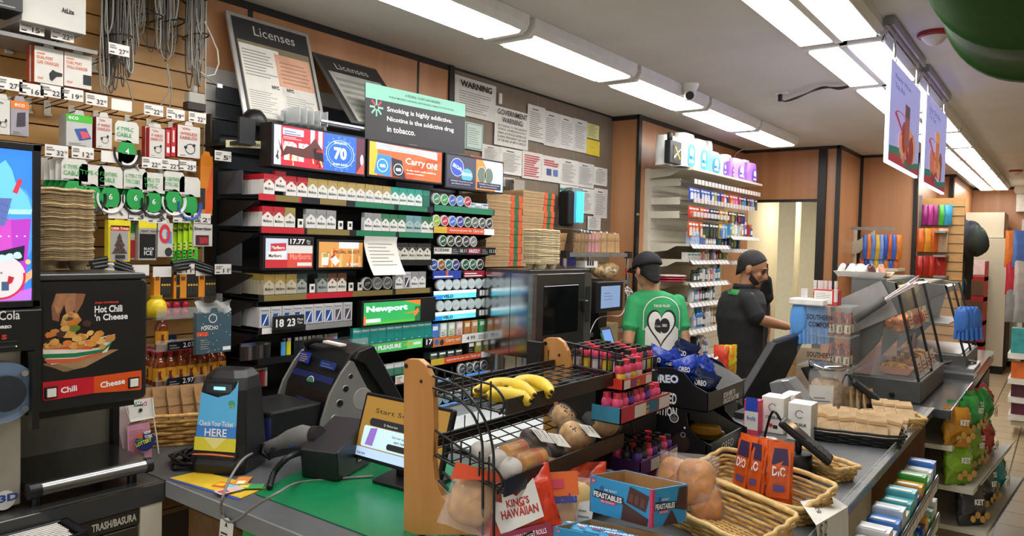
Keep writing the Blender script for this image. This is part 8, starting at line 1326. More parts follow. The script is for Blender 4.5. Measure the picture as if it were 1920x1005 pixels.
for i in range(18):r,k=divmod(i,6);PBB.put((-.86+.052*k+.02*r,3.38+.075*r,CZ+.014),(-.6-.1*r,R.uniform(-.2,.2),.25+R.uniform(-.3,.3)),'small brown snack bag in the black basket, %s in row %s'%(ORD[k+1],ORD[r+1]),'brown snack bags in the black basket')
for i in range(5):PBB.put((-.86+.03*i,3.92,CZ+.02),(-.1,0,1.2),'brown snack bag standing by the jar, %s from the left'%ORD[i+1],'brown bags by the jar')
for i in range(3):PBB.put((-.66+.05*i,3.82,CZ+.03),(-.9,0,.4),'brown bag in the small basket by the rear terminal, %s'%ORD[i+1],'brown bags by the rear terminal')
def slab(name,label,cat,q,th,m,d2=None):
 t=thing(name,label,cat,(q[2]+q[3])/2);n=(q[1]-q[0]).cross(q[3]-q[0]).normalized();mb=MB();mb.hexa([p-n*th for p in q],q,m);mb.build('housing',t,bev=.006,seg=2);return t,n
q=[PD(1440,640,3.95),PD(1500,622,4.15),PD(1440,745,4.05),PD(1372,752,3.85)];t,n=slab('register_monitor','large tilted black register monitor between the polo man and the acrylic tower','monitor',q,.045,mat('0e0f11',.45));mb=MB();mb.tube([q[0].lerp(q[1],.1)-n*.02,q[0].lerp(q[1],.9)-n*.02],.016,mat('8a8a8c',.15,.8),8);mb.build('top_edge',t);mb=MB();b_=(q[2]+q[3])/2;mb.box((b_.x-.05,b_.y,CZ),(b_.x+.05,b_.y+.1,b_.z+.1),M_BLK);mb.build('stand',t)
t=thing('receipt_printer','grey sloped receipt printer in front of the register monitor','printer',PD(1485,770,3.8));y=3.62;mb=MB();mb.prism([PY(a,b,y)for a,b in((1442,718),(1462,714),(1490,742),(1496,775),(1450,758))],(.0,.12,0),mat('77787a',.4));mb.prism([PY(a,b,y-.002)for a,b in((1463,714),(1478,712),(1520,765),(1500,768))],(0,.13,0),mat('a0a2a4',.25,.5));mb.build('case',t,bev=.004);mb=MB();mb.box((-1.24,3.45,CZ+.001),(-1.02,3.62,CZ+.03),M_BLK);mb.build('base',t)
q=[PD(1500,690,3.9),PD(1512,684,3.95),PD(1560,765,3.9),PD(1545,770,3.85)];t,n=slab('tablet_stand','slim black tablet on a curved stand left of the lidded jar','tablet',[q[0],q[0]+V((.03,.12,0)),q[3]+V((.03,.12,0)),q[3]],.02,M_BLK);mb=MB();mb.tube([PD(1478,745,3.85),PD(1500,748,3.85),PD(1528,742,3.88)],.014,M_BLK);mb.build('arm',t)
c=PZ(1548,778,CZ);t=thing('lidded_jar','large clear jar with metal lid and white label','jar',c);mb=MB();mb.lathe([(.08,.002),(.085,.02),(.085,.2),(.075,.23)],clear(.3),c=c,n=24);mb.build('glass',t);mb=MB();mb.lathe([(.082,.23),(.086,.235),(.086,.25),(.07,.254)],M_CHROME,c=c,n=24);mb.build('lid',t);mb=MB();mb.lathe([(.07,.01),(.076,.08),(.07,.16),(.05,.18)],mat('b8946a',.7,noise=.3,scale=40),c=c,n=20);mb.build('filling',t);mb=MB();f=Face(mb,c+V((-.01,-.086,.06)),V((.8,.4,0)),(0,0,1));f.rect(-.05,0,.06,.1,M_PAPER,.012);f.lines(-.03,.02,.05,.05,2,M_FNT,.4,.013);mb.build('paper_label',t)
def gloves(name,label,px,y,n=4):
 m=mat('3f78d0' if y>5 else '5a9ae0',.45,bump=.3)
 for i in range(n):
  mb=MB();c=PY(px[0]+i*px[2],px[1],y+.02*i);pillow(mb,c,(.045,.02,.085),RZ(.3*i),m,.8,.1,seed=i)
  for k in range(4):mb.tube([c+V((-.03+.02*k,0,-.05)),c+V((-.034+.023*k,.0,-.11-.01*(k%2))),c+V((-.036+.024*k,.0,-.135))],.011,m,7)
  mb.solo(name,label%ORD[i+1],'glove','gloves '+label[-25:])
gloves('blue_glove','pale blue disposable glove, %s from the left beside the acrylic tower',(1497,598,14),4.2);mb=MB();A_=PY(1482,570,4.2);mb.box((A_.x,4.17,A_.z-.0),(A_.x+.18,4.3,A_.z+.035),M_WHT);mb.solo('glove_box','white box above the pale blue gloves','box',bev=.005)
y=4.2;A_,B_=PY(1498,570,y),PY(1597,570,y);t=thing('acrylic_tower','clear acrylic tower lettered SOUTHERN COMFORT with red capped bottles','display tower',((A_.x+B_.x)/2,y+.1,CZ));ac=glass(.1)
for k,z in enumerate((CZ+.01,1.1,1.27,A_.z)):mb=MB();mb.box((A_.x,y,z-.004),(B_.x,y+.22,z),glass(.3));mb.build('shelf',t)
mb=MB();mb.box((A_.x,y-.003,CZ+.002),(B_.x,y,A_.z),ac);mb.box((B_.x-.003,y,CZ+.002),(B_.x,y+.22,A_.z),ac);f=Face(mb,(A_.x,y-.004,CZ),(1,0,0),(0,0,1))
for b in(598,668):f.txt('SOUTHERN',*f.px(1513,b),.028,M_INK,w=.13,bold=.02);f.txt('COMFORT',*f.px(1516,b+14),.028,M_INK,w=.125,bold=.02)
mb.build('front_panel',t);SB=Proto(mini_bottle('b81c2c','8a3014','d8c8a8',.125,.017));YB=Proto(mini_bottle('d8c02a','d8b81c','3a8a3a',.12,.02))
for z,nm in((1.1,'lower'),(1.27,'upper')):
 for i in range(6):SB.put((B_.x-.03-.04*(i%3),y+.06+.07*(i//3),z+.001),(0,0,-1.2),'red capped slim bottle, %s on the %s acrylic shelf of the tower'%(ORD[i+1],nm),'red capped bottles in the acrylic tower')
for i in range(2):YB.put((B_.x-.08-.05*i,y+.06,CZ+.012),(0,0,-1.2),'yellow mini bottle at the tower base, %s one'%['right','left'][i],'yellow bottles in the tower base')
C_,D_=PY(1526,542,y+.06),PY(1572,566,y+.06);mb=MB();mb.box((C_.x,y+.06,A_.z+.001),(D_.x,y+.12,C_.z),M_RED);f=Face(mb,(C_.x,y+.059,A_.z),(1,0,0),(0,0,1));f.rect(.004,.006,(D_.x-C_.x)*.75,C_.z-A_.z-.006,M_PAPER);f.lines(.01,.012,(D_.x-C_.x)*.7,C_.z-A_.z-.012,6,M_FNT,.3,.0012);mb.solo('red_white_box','red and white box with fine print on top of the acrylic tower','box')
LP=MB().cyl((0,0,0),(0,0,.085),.0095,mat('d8d4d0',.3),n=10).cyl((0,0,0),(0,0,.02),.0098,RD,n=10).build('lip_balm');LP['category']='tube';LP=Proto(LP)
for i,px in enumerate((1515,1521,1528,1536,1541,1548,1556,1567,1576)):LP.put((PY(px,550,y+.14).x,y+(.14 if 1<i<8 else.04),A_.z+(.045 if 1<i<8 else.001)),None,'white and red tube, %s from the left on the acrylic tower'%ORD[i+1],'white and red tubes on the acrylic tower')
# hot food cases
def foodcase(nm,label,x0,x1,y0,y1,h,food):
 t=thing('food_case',label,'food case',((x0+x1)/2,(y0+y1)/2,CZ));z0=CZ-.004;G=mat('6c6d6b',.35,.4,noise=.03);mb=MB();mb.box((x0,y0,z0),(x1,y1,z0+.12),mat('4c4d4b',.4));mb.cyl((x0+.23,y0-.012,z0+.035),(x0+.23,y0,z0+.035),.014,M_BLK2);mb.build('base',t,bev=.004)
 mb=MB();P5=[(x0,y0,z0+.12),(x0+.16,y0,z0+.32),(x0+.2,y0,z0+h-.12),(x1-.13,y0,z0+h-.06),(x1-.14,y0,z0+h-.02),(x0+.1,y0,z0+h),(x0,y0,z0+h)];mb.prism(P5,(0,.012,0),G);mb.prism([V(p)+V((0,y1-y0-.012,0))for p in P5],(0,.012,0),G);mb.box((x0,y0,z0+h-.012),(x0+.18,y1,z0+h),G);mb.cyl((x0+.1,y0-.01,z0+h-.06),(x0+.1,y0,z0+h-.06),.018,M_BLK2);mb.build('steel_sides',t,bev=.002)
 mb=MB();gl=glass(.13);tp=V((x1-.15,0,z0+h-.02));bt=V((x1-.02,0,z0+.12));mb.add([V((bt.x,y0,bt.z)),V((bt.x,y1,bt.z)),V((tp.x,y1,tp.z)),V((tp.x,y0,tp.z))],[(0,1,2,3)],gl);mb.add([V((x0+.18,y0,z0+h)),V((tp.x,y0,tp.z)),V((tp.x,y1,tp.z)),V((x0+.18,y1,z0+h))],[(0,1,2,3)],gl);mb.add([V((x0+.12,y0+.004,z0+.12)),V((bt.x,y0+.004,bt.z)),V((tp.x,y0+.004,tp.z)),V((x0+.18,y0+.004,z0+h-.1))],[(0,1,2,3)],gl);mb.build('glass',t)
 for y in(y0,(y0+y1)/2,y1-.015):mb=MB();mb.hexa([V((bt.x,y,bt.z)),V((bt.x,y+.014,bt.z)),V((tp.x,y+.014,tp.z)),V((tp.x,y,tp.z))],[V((bt.x+.014,y,bt.z)),V((bt.x+.014,y+.014,bt.z)),V((tp.x+.014,y+.014,tp.z)),V((tp.x+.014,y,tp.z))],M_BLK);mb.build('front_post',t)
 mb=MB();mb.box((x0+.02,y0+.02,z0+h*.52),(x1-.12,y1-.02,z0+h*.52+.008),M_DSTEEL);mb.box((x0+.02,y0+.02,z0+.122),(x1-.04,y1-.02,z0+.13),M_STEEL);mb.build('rack_shelf',t)
 mb=MB();mb.box((x0+.25,y0+.2,z0+h-.035),(x0+.28,y1-.2,z0+h-.03),mat('ffd8a0',emit=14,noise=0));mb.build('heat_lamp',t)
 if food:
  for i in range(5):
   y=y0+.12+.2*i;c=V((x0+.22,y,z0+.135));mb=MB();mb.add([c+V(p)for p in((-.05,-.04,0),(.07,-.04,0),(.07,.05,0),(-.05,.05,0),(-.08,-.06,.04),(.1,-.06,.04),(.1,.07,.04),(-.08,.07,.04))],[(0,3,2,1),(0,1,5,4),(1,2,6,5),(2,3,7,6),(3,0,4,7)],mat('c88a70',.7));pillow(mb,c+V((0,0,.035)),(.07,.045,.025),RZ(i),mat('c88a3a',.5,noise=.3,scale=50),.9,.2,seed=i);mb.solo('food_boat','paper boat of hot food, %s from the near end in the first case'%ORD[i+1],'food boat','paper food boats in the hot case')
  for i in range(5):c=V((x0+.2,y0+.1+.2*i,z0+h*.52+.045));[(mb:=MB(),pillow(mb,c+V((.03*math.cos(k*2),.03*math.sin(k*2),.012*k)),(.035,.028,.022),RZ(k),mat('d07a24',.5,noise=.25,scale=50),.9,.2,n=12,seed=k),mb.solo('fried_snack','orange fried snack, number %s of the %s heap on the case shelf'%(['one','two','three','four'][k],ORD[i+1]),'fried snack','fried snacks in the hot case'))for k in range(4)]
  f=Face(None,V((bt.x+.008,y0+.05,bt.z)),(0,1,0),tp-bt);mb=MB();f.mb=mb
  for k in range(6):u,v=[.0,.16,.33,.5,.05,.6][k],[.02,.02,.02,.02,.28,.28][k];f.rect(u,v,u+.13,v+.1,M_PAPER,.003);f.lines(u+.015,v+.02,u+.11,v+.08,3,RD,.4,.005)
  f.rect(.2,.27,.55,.38,mat('b8a49c'),.003);f.txt('OASIS',.22,.29,.06,mat('a82c34',noise=0),w=.3,l=.005,bold=.04);mb.build('price_card',t)
foodcase('near','near glass hot food case with red price cards and steel side',-.97,-.6,4.5,5.45,.67,True);foodcase('far','second glass food case with slanted lid behind the first',-.95,-.52,5.9,6.7,.62,False)
gloves('blue_glove','deep blue glove, %s from the left on the second food case',(1803,600,9),5.86)
mb=MB();f=Face(mb,PY(1598,625,4.47),(1,.0,.55),(-.5,0,1));f.rect(0,-.0,.26,.2,mat('9a9894'),.004);mb.add([p-f.n*.006 for p in mb.v],[(3,2,1,0)],M_GREY);mb.solo('grey_clipboard','tilted blank grey board fixed on the near food case side','board')
t=thing('straw_holder','grey tilted holder full of white straws above the near food case','straw holder',PY(1620,590,4.42));a,b,c=PY(1603,600,4.42),PY(1660,562,4.42),PY(1722,525,4.42);mb=MB();mb.tube([a,b],.028,mat('5a5b5a',.4),4);mb.build('holder',t);mb=MB();R=random.Random(2)
for k in range(12):o_=V((0,R.uniform(-.02,.02),R.uniform(-.018,.018)));mb.tube([b+o_*.6,c+o_*1.5-(c-b)*R.uniform(0,.2)],.004,mat(['e8e4e2','d8a8b0'][k%3==0],.4,noise=0),5)
mb.build('straw',t);z=CZ+.668;t=thing('foam_tray','white foam trays on top of the near food case','tray',(-.86,4.62,z));mb=MB();x0=PY(1562,508,4.5).x;x1=PY(1662,508,4.5).x;mb.add([V(p)for p in((x0+.02,4.52,z),(x1-.02,4.52,z),(x1-.02,4.74,z),(x0+.02,4.74,z),(x0,4.5,z+.03),(x1,4.5,z+.03),(x1,4.76,z+.03),(x0,4.76,z+.03))],[(0,3,2,1),(0,1,5,4),(1,2,6,5),(2,3,7,6),(3,0,4,7)],M_WHT);mb.build('tray',t)
for i in range(9):c=V((x0+.03+(x1-x0-.06)*i/8,4.56+.06*(i%2),z+.035));mb=MB();pillow(mb,c,(.017,.03,.034),RZ(.5+.4*i,.35*(-1)**i),mat(['e6e2dc','5a3430','dcd6ce','e0a088','e6e2dc'][i%5],.5,bump=.6),.9,.25,seed=i);mb.solo('wrapped_pastry','small wrapped pastry, %s from the left on the foam trays'%ORD[i+1],'wrapped pastry','wrapped pastries on the foam trays')
# gum rack hanging on the counter front
t=thing('gum_rack','tiered gum and mint rack along the counter front with clear guard','gum rack',(-.45,2.9,.4));R=random.Random(17);mb=MB();mb.box((-.53,1.6,CZ),(-.526,4.4,CZ+.035),glass(.22));mb.box((-.54,1.6,CZ),(-.52,4.4,CZ+.006),M_STEEL);mb.build('clear_guard',t)
cols=['2f9a3a','3a7ad0','3fa8b0','d8a02a','e8e8e8','c8d8c0','2a4ab0','8ad0b0','b8c8d8','5ab0c0']
for k,(x,z)in enumerate(((-.405,.77),(-.395,.61),(-.385,.45),(-.375,.3))):
 mb=MB();mb.box((-.52,1.6,z-.006),(x,3.62,z),mat('b8b8b6'));mb.box((x-.003,1.6,z),(x,3.62,z+.012),M_STEEL);mb.build('tier',t);mb=MB();mb.box((x,1.6,z-.045),(x+.004,3.62,z+.004),mat('8a8a88'));f=faceX(mb,x+.005,1.6,z-.042);[f.rect(.01+.075*i,.003,.075+.075*i,.04,mat('dcd8d4',noise=0),.001)for i in range(26)];mb.build('tag_strip',t)
 for i in range(24):
  y=1.66+.082*i;c=cols[(i*7+k*3)%10]if not(k==0 and 9<i<13)else 'd8d8d8';mb=MB();mb.box((-.51,y,z+.001),(x-.008,y+.07,z+.035+.018*(i%3)),mat(c,.35));mb.box((-.5,y+.008,z+.036+.018*(i%3)),(x-.02,y+.03,z+.038+.018*(i%3)),M_TXW)
  mb.solo('gum_box','%s gum or mint box, %s from the near end on the %s tier'%({'2f9a3a':'green','3a7ad0':'blue','3fa8b0':'teal','d8a02a':'orange','e8e8e8':'white','c8d8c0':'pale green','2a4ab0':'dark blue','8ad0b0':'mint','b8c8d8':'pale blue','5ab0c0':'cyan','d8d8d8':'empty white'}[c],ORD[i+1],['top','second','third','lowest'][k]),'gum box','gum boxes on the counter front')
  # chip shelves
t=thing('snack_rack','cream snack shelves stepping out under the far counter','shelving unit',(-.7,5.2,0));cc=[]
for k,(pn,z)in enumerate((((1785,838),0),((1825,920),0),((1850,1000),0))):
 N_=PY(pn[0],pn[1],4.45);z=N_.z;L_=V((-.95,4.45,z));F_=V((N_.x+.1,5.72,z));G_=V((-.95,5.72,z));mb=MB();mb.prism([L_,N_,F_,G_],(0,0,-.025),M_CREAM);mb.build('shelf',t);mb=MB();d=(F_-N_);nx=V((.03,0,.045));mb.add([N_,F_,F_+nx,N_+nx],[(0,1,2,3)],mat('8a8c92',.4));[mb.add([N_+d*(j/14+.008)+nx*.05+V((.003,0,0)),N_+d*(j/14+.06)+nx*.05+V((.003,0,0)),N_+d*(j/14+.06)+nx*.95+V((.003,0,0)),N_+d*(j/14+.008)+nx*.95+V((.003,0,0))],[(0,1,2,3)],mat('c4c4ca',noise=0))for j in range(14)];mb.build('tag_strip',t);cc.append((N_,F_,z))
mb=MB();mb.box((-.97,4.45,.05),(-.95,5.75,.85),M_CREAM);mb.box((-.95,5.73,.05),(cc[0][1].x-.02,5.75,.85),M_CREAM);mb.build('back_panel',t)
kinds=[[('c88a28','orange'),('1f8a3a','green'),('2a9a44','bright green'),('1f7a34','dark green'),('1f8a3a','green'),('b82a34','red')],[('8ab82a','lime'),('9ac42a','lime green'),('8ab030','lime'),('b83428','red'),('c03a30','red'),('1f7a44','green')],[('3a3a3c','black'),('4a4a4a','charcoal'),('444446','grey'),('4a4846','dark grey'),('1f8a94','teal'),('1f7a44','green')]]
for k,(N_,F_,z)in enumerate(cc):
 for i,(c,nm)in enumerate(kinds[k]):
  p=N_.lerp(F_,(i+.45)/6.2)+V((-.09+.09*(k==0)-.03*(i%2),0,.1-.01*(k==0)));tt=thing('chip_bag','%s chip bag, %s from the near end on the %s snack shelf'%(nm,ORD[i+1],['top','middle','lowest'][k]),'chip bag',p-V((0,0,.1)),group='chip bags on the snack shelves');Rm=RZ(.9+.15*i,.1,-.15);mb=MB();pouch(mb,p,(.085,.042,.105),Rm,mat(c,.25,noise=.05,bump=.3),i+k);mb.build('bag',tt);mb=MB();f=Face(mb,p+Rm@V((-.05,-.05,-.06)),Rm@V((1,0,0)),Rm@V((0,0,1)));f.txt(['KET','TLE'][i%2],.02,.07,.03,M_TXW,w=.06,l=.004,bold=.05);mb.build('lettering',tt);mb=MB();f.mb=mb;[f.disc(.01+.03*j,.02*(j%2),.018,mat('c89a4a',.5,noise=.1),.004+.0005*j,n=10)for j in range(4)];mb.build('chip_picture',tt)
q=PZ(1815,690,CZ+.03);mb=MB();mb.box((q.x-.2,q.y-.2,CZ+.031),(q.x+.05,q.y+.3,CZ+.05),mat('9a9c9e',.2,.8));mb.tube([(q.x-.15,q.y-.1,CZ+.06),(q.x-.05,q.y,CZ+.09),(q.x+.03,q.y+.15,CZ+.06)],.012,M_CHROME);mb.solo('steel_tray','shallow steel tray with tongs on the far end of the counter','tray')
mb=paper_bag(.2,.24,'b08a5c');o=mb.build('paper_bag');tag(o,'large brown paper bag standing behind the receipt printer','paper bag');c=PD(1500,768,4.35);o.location=(c.x,c.y,CZ);o.rotation_euler=(0,0,.3)
mb=MB();q=PZ(1118,830,CZ+.07);mb.lathe([(.028,0),(.032,.05),(.034,.052),(.034,.06),(.02,.066)],clear(.5),c=(-1.1,1.98,CZ+.05),n=22);mb.solo('clear_jar','clear lidded jar under the near end of the shot trays','jar')
mb=MB();A_=[PD(1295,690,4.4),PD(1346,668,4.5),PD(1350,690,4.45),PD(1300,712,4.35)];mb.hexa([p-V((0,0,.01))for p in A_],A_,M_WHT);mb.add([A_[0].lerp(A_[3],.2)+V((.002,-.002,.002)),A_[1].lerp(A_[2],.2)+V((.002,-.002,.002)),A_[1].lerp(A_[2],.8)+V((.002,-.002,.002)),A_[0].lerp(A_[3],.8)+V((.002,-.002,.002))],[(3,2,1,0)],M_INK);zp=min(p.z for p in A_)-.012;xs=[p.x for p in A_]+[PD(1368,680,4.6).x];ys=[p.y for p in A_]+[PD(1368,680,4.6).y];mb2=MB();mb2.box((min(xs)-.03,min(ys)-.02,0),(max(xs)+.04,max(ys)+.04,zp),mat('2a2a2c',.5));mb2.solo('low_cabinet','low dark cabinet behind the cookie display','cabinet',bev=.004);mb.solo('label_strip_panel','white panel with black stripes behind the cookie display','panel')
for i,(a,b,c_)in enumerate(((1352,680,'d8402a'),(1362,668,'e08a2a'),(1368,690,'d8c02a'))):q=PD(a,b,4.6);q.z=zp+.095+.004*i;mb=MB();pouch(mb,q,(.05,.02,.09),RZ(.5*i),mat(c_,.35,noise=.1),i);mb.solo('snack_pouch','%s snack pouch left of the polo man'%['red','orange','yellow'][i],'pouch')
# hanging signs, duct and ceiling devices
def hang(label,c0,c1,X,art):
 y0,y1=PX(c0[0],c0[1],X).y,PX(*c1,X).y;z1=PX(c0[0],c0[1],X).z-.02;z0=PX(c0[0],c0[2],X).z;t=thing('hanging_light_sign',label,'sign',(X,(y0+y1)/2,z0))
 mb=MB();mb.box((X-.02,y0-.03,ZC-.045),(X+.02,y1+.05,ZC-.001),mat('8a8c92',.3,.6));mb.box((X-.006,y0-.03,ZC-.047),(X+.006,y1+.05,ZC-.044),M_BLK);mb.build('ceiling_rail',t)
 for y in(y0+.12,y1-.1):mb=MB();mb.cyl((X,y,z1),(X,y,ZC-.04),.006,M_CHROME,n=8);mb.box((X-.008,y-.015,z1-.01),(X+.008,y+.015,z1+.02),M_CHROME);mb.build('hanger',t)
 mb=MB();mb.box((X-.008,y0,z0),(X+.008,y1,z1),mat('c8d8f8',.2,0,2.2,noise=0));mb.box((X-.009,y0+.012,z0+.012),(X+.009,y1-.012,z1-.0),mat('b9bcec',.3,0,.25,noise=0));mb.build('lit_edge',t)
 mb=MB();f=Face(mb,(X+.0095,y0,z0),(0,1,0),(0,0,1));art(f,y1-y0,z1-z0);mb.build('poster',t)
def art_h(l1,l2,k):
 def g(f,w,h):
  f.rect(.012,.012,w-.012,h-.004,S('a4a6e2',.62),0);f.txt(l1,w*.12,h*.84,h*.06,S('5a5c9a',.4),w=w*.5);f.txt(l2,w*.12,h*.76,h*.06,S('5a5c9a',.4),w=w*.3)
  f.poly([(.012,h*.1),(w*.3,h*.16),(w*.6,h*.05),(w-.012,h*.12),(w-.012,.012),(.012,.012)],S('b03a4a',.5),.001);f.poly([(.012,h*.17),(w*.3,h*.2),(w*.6,h*.1),(w-.012,h*.16),(w-.012,h*.1),(w*.6,h*.03),(w*.3,h*.12),(.012,h*.1)],S('2a7a6a',.5),.002)
  R=random.Random(k)
  for i in range(16):f.disc(w*R.uniform(.25,.75),h*R.uniform(.18,.34),w*R.uniform(.05,.09),S(R.choice(['b05a5a','8a4a4a','c87a6a','9a3a3a','d89a7a']),.5),.003+.0002*i,n=10)
  f.rect(w*.42,h*.25,w*.58,h*.68,S(['a05a5a','d07a4a'][k%2],.5),.007);f.rect(w*.43,h*.55,w*.57,h*.68,S(['5a4a5a','e0a04a'][k%2],.5),.0075);f.poly([(w*.12,h*.5),(w*.16,h*.53),(w*.45,h*.34),(w*.45,h*.3)],S('b04a5a',.5),.006);f.ring(w*.3,h*.5,w*.18,w*.03,S('b04a5a',.5),.006,a0=.8,a1=3.4,ry=h*.06)
 return g
hang('nearer hanging lit sign with pink food picture in the right ceiling row',(1668,100,308),(1724,168),-.7,art_h('Ready When','You Are',2));hang('farther hanging lit sign with pink food picture',(1735,168,348),(1774,213),-.7,art_h('Hot Drinks','To Go',3))
t=thing('green_duct','large round green duct in the upper right corner','duct',(-.1,1.2,2.29));M_DUCT=mat('1c4a0c',.6,noise=.03,spec=.25)
mb=MB();mb.lathe([(.262,-1.4),(.262,2.45),(.268,2.46),(.268,2.49),(.262,2.5),(.262,2.88),(.27,2.89),(.27,2.93),(.255,2.93)],M_DUCT,c=(-.1,0,2.556),ax='y',n=48);mb.build('duct_body',t)
mb=MB();mb.cyl((-.1,2.6,2.8),(-.1,2.6,ZC),.02,M_STEEL);mb.build('hanger',t)
for nm,X,Y in(('near','x',0),('far','y',1)):
 p=PZ(*[(1752,68),(1905,322)][Y],ZC-.02);t=thing('smoke_alarm','red rimmed white alarm on the ceiling, %s one'%nm,'alarm',(p.x,p.y,ZC-.07));mb=MB();mb.lathe([(.075,-.022),(.078,-.012),(.07,0)],mat('9a2428',.4),c=(p.x,p.y,ZC),n=28);mb.build('rim',t);mb=MB();mb.lathe([(.012,-.068),(.035,-.055),(.06,-.024)],mat('cfc6bc',.4),c=(p.x,p.y,ZC),n=24);mb.build('lens',t)
p=PZ(1294,158,ZC);t=thing('security_camera','white dome security camera on the ceiling beside the left light row','camera',(p.x,p.y,ZC-.1));mb=MB();mb.lathe([(.04,-.05),(.055,-.02),(.06,0)],M_WHT,c=(p.x,p.y,ZC),n=24);mb.build('base',t);mb=MB();q=p-V((0,0,.075));mb.lathe([(.012,.04),(.04,.034),(.042,0),(.03,-.03)],M_WHT,c=(q.x,q.y,q.z),n=20);n=(EYE-q).normalized();mb.build('housing',t);mb=MB();mb.cyl(q,q+n*.052,.028,M_BLK2,n=18);mb.build('lens',t)
zc=ZC-.03;mb=MB()
for o_ in(0,5):mb.tube(smooth([PZ(1463,180,zc),PZ(1470,190,zc-.01),PZ(1495,182+o_*.4,zc),PZ(1540,166-o_*.5,zc),PZ(1575,164+o_*.6,zc),PZ(1620,158-o_*.5,zc),PZ(1640,170,zc),PZ(1660,186,zc)]),.005,M_BLK,6)
for k in range(4):mb.tube(smooth([PZ(1618,157,zc),PZ(1625+3*k,172+2*k,zc-.02),PZ(1640+4*k,176+3*k,zc-.01),PZ(1652+2*k,190,zc-.03)]),.005,M_BLK,6)
mb.solo('ceiling_cable','black cable stapled to the ceiling, ending in a plug beside the camera','cable');mb=MB();p=PZ(1463,182,ZC-.03);mb.box((p.x-.012,p.y-.012,ZC-.06),(p.x+.012,p.y+.012,ZC-.012),M_BLK);mb.box((p.x-.04,p.y-.02,ZC-.01),(p.x+.05,p.y+.02,ZC-.001),M_WHT);mb.solo('ceiling_socket','small white socket plate with black plug on the ceiling','socket')
# back of the shop
def pegrow(nm,px0,px1,py,n,cols,Y,h,w,where,X=None,tilt=0):
 for i in range(n):
  a=px0+(px1-px0)*(i+.5)/n;c=PY(a,py,Y)if X is None else PX(a,py,X);mb=MB();cn,hx=cols[i%len(cols)];pouch(mb,c-V((0,0,h/2)),(w*.42,.03,h/2),RZ(.3+.15*(i%3)),mat(hx,.35,noise=.08),i,12,7);mb.solo(nm,'%s %s, %s from the left %s'%(cn,nm.replace('_',' '),ORD[i+1],where),nm.split('_')[-1],'%ss %s'%(nm.replace('_',' '),where))
t=thing('snack_gondola','cream wall rack behind the foam trays with hanging blue snack bags','rack',(-1.7,8.4,1));q=PY(1604,430,8.9);mb=MB();mb.box((q.x-.04,8.9,1.0),(q.x,9.0,q.z),M_GON);mb.prism([PY(a,b,8.85)for a,b in((1578,455),(1606,452),(1640,432),(1640,445),(1610,474),(1578,480))],(0,.03,0),M_GON);mb.build('frame',t);mb=MB();a,b=PY(1600,500,8.8),PY(1690,500,8.8);mb.box((a.x,8.6,a.z-.03),(b.x,9.05,a.z),M_GON);mb.build('shelf',t);mb=MB();mb.box((a.x,8.6,PY(1610,432,8.8).z),(b.x-.05,8.62,PY(1610,430,8.8).z+.02),M_GREY);mb.build('hook_bar',t)
BS=[('blue','3a6ac8'),('orange','d87a2a'),('blue and white','5a84d0'),('yellow','d8b03a'),('pale blue','7a9ad8'),('deep blue','2a50b0'),('orange brown','c8602a')]
pegrow('snack_bag',1620,1690,440,9,BS,8.62,.26,.07,'behind the foam trays');pegrow('snack_pack',1612,1685,484,8,BS[::-1],8.66,.14,.07,'in the lower row behind the foam trays')
mb=MB();a,b=PY(1722,372,9.0),PY(1800,372,9.0);mb.box((a.x,9.3,.5),(b.x+.02,9.33,a.z+.02),M_SLAT);[mb.box((a.x,9.295,.55+.1*k),(b.x+.02,9.3,.556+.1*k),M_BLK2)for k in range(18)];mb.box((a.x-.03,9.26,.4),(a.x,9.33,a.z+.05),M_GREY);mb.solo('slatwall_display','wooden slatwall panel with candy bags beyond the hanging signs','panel')
for nm,py,cols,h,w,n,x0,x1 in(('top',384,[('purple','9a2a7a'),('magenta','b83a8a'),('purple','8a2a6a'),('green','4ab03a'),('blue','3a9ac0')],.22,.1,5,1732,1784),('second',428,[('orange','e0702a'),('amber','e0942a'),('bright orange','e06a1c'),('pale','c8a88a')],.26,.12,4,1722,1776),('third',480,[('red','c83024'),('dark red','b0281c'),('scarlet','d03a2a')],.22,.13,4,1722,1770)):pegrow('candy_bag',x0,x1,py,n,cols,9.2,h,w,'in the %s row of the far panel'%nm)
for py in(434,478,516):
 a,b=PY(1755,py,9.22),PY(1778,py,9.22);mb=MB();mb.box((a.x,9.0,a.z-.02),(b.x,9.29,a.z),M_GREY);mb.solo('metal_shelf','short grey shelf on the far slatwall panel, %s'%{434:'upper',478:'middle',516:'lower'}[py],'shelf')
a,b=PY(1788,404,11.6),PY(1806,404,11.6);mb=MB();mb.box((a.x,11.6,.4),(b.x,11.66,a.z),mat('c8b890'));mb.solo('cap_rack','narrow wooden rack panel holding caps and gloves','rack')
pegrow('knit_cap',1790,1808,402,3,[('maroon','5a2030'),('blue','3a5aa8'),('navy','1a2040')],11.5,.14,.08,'on the narrow rack');pegrow('work_glove',1786,1822,478,5,[('black','1a1a1c'),('light blue','7aa8d8'),('black','18181a'),('dark olive','2c3024'),('black','141416')],11.5,.32,.12,'in the middle row of the narrow rack');pegrow('winter_hat',1786,1818,520,4,[('pink','c88a8a'),('lime','a8b03a'),('teal','3a7a9a'),('black','1a1a1c')],11.5,.3,.12,'in the low row of the narrow rack')
for i,(px,py,r)in enumerate(((1797,445,.2),(1818,450,.2),(1832,452,.16))):c=PY(px,py,11.3-.1*i);mb=MB();pillow(mb,c,(r,.12,r*1.1),RZ(i),mat(['1c1e26','20242c','24302a'][i],.8,bump=.5),.9,.15,seed=i);mb.solo('backpack','dark backpack, %s from the left beside the cream cooler'%ORD[i+1],'backpack','dark backpacks by the cream cooler')
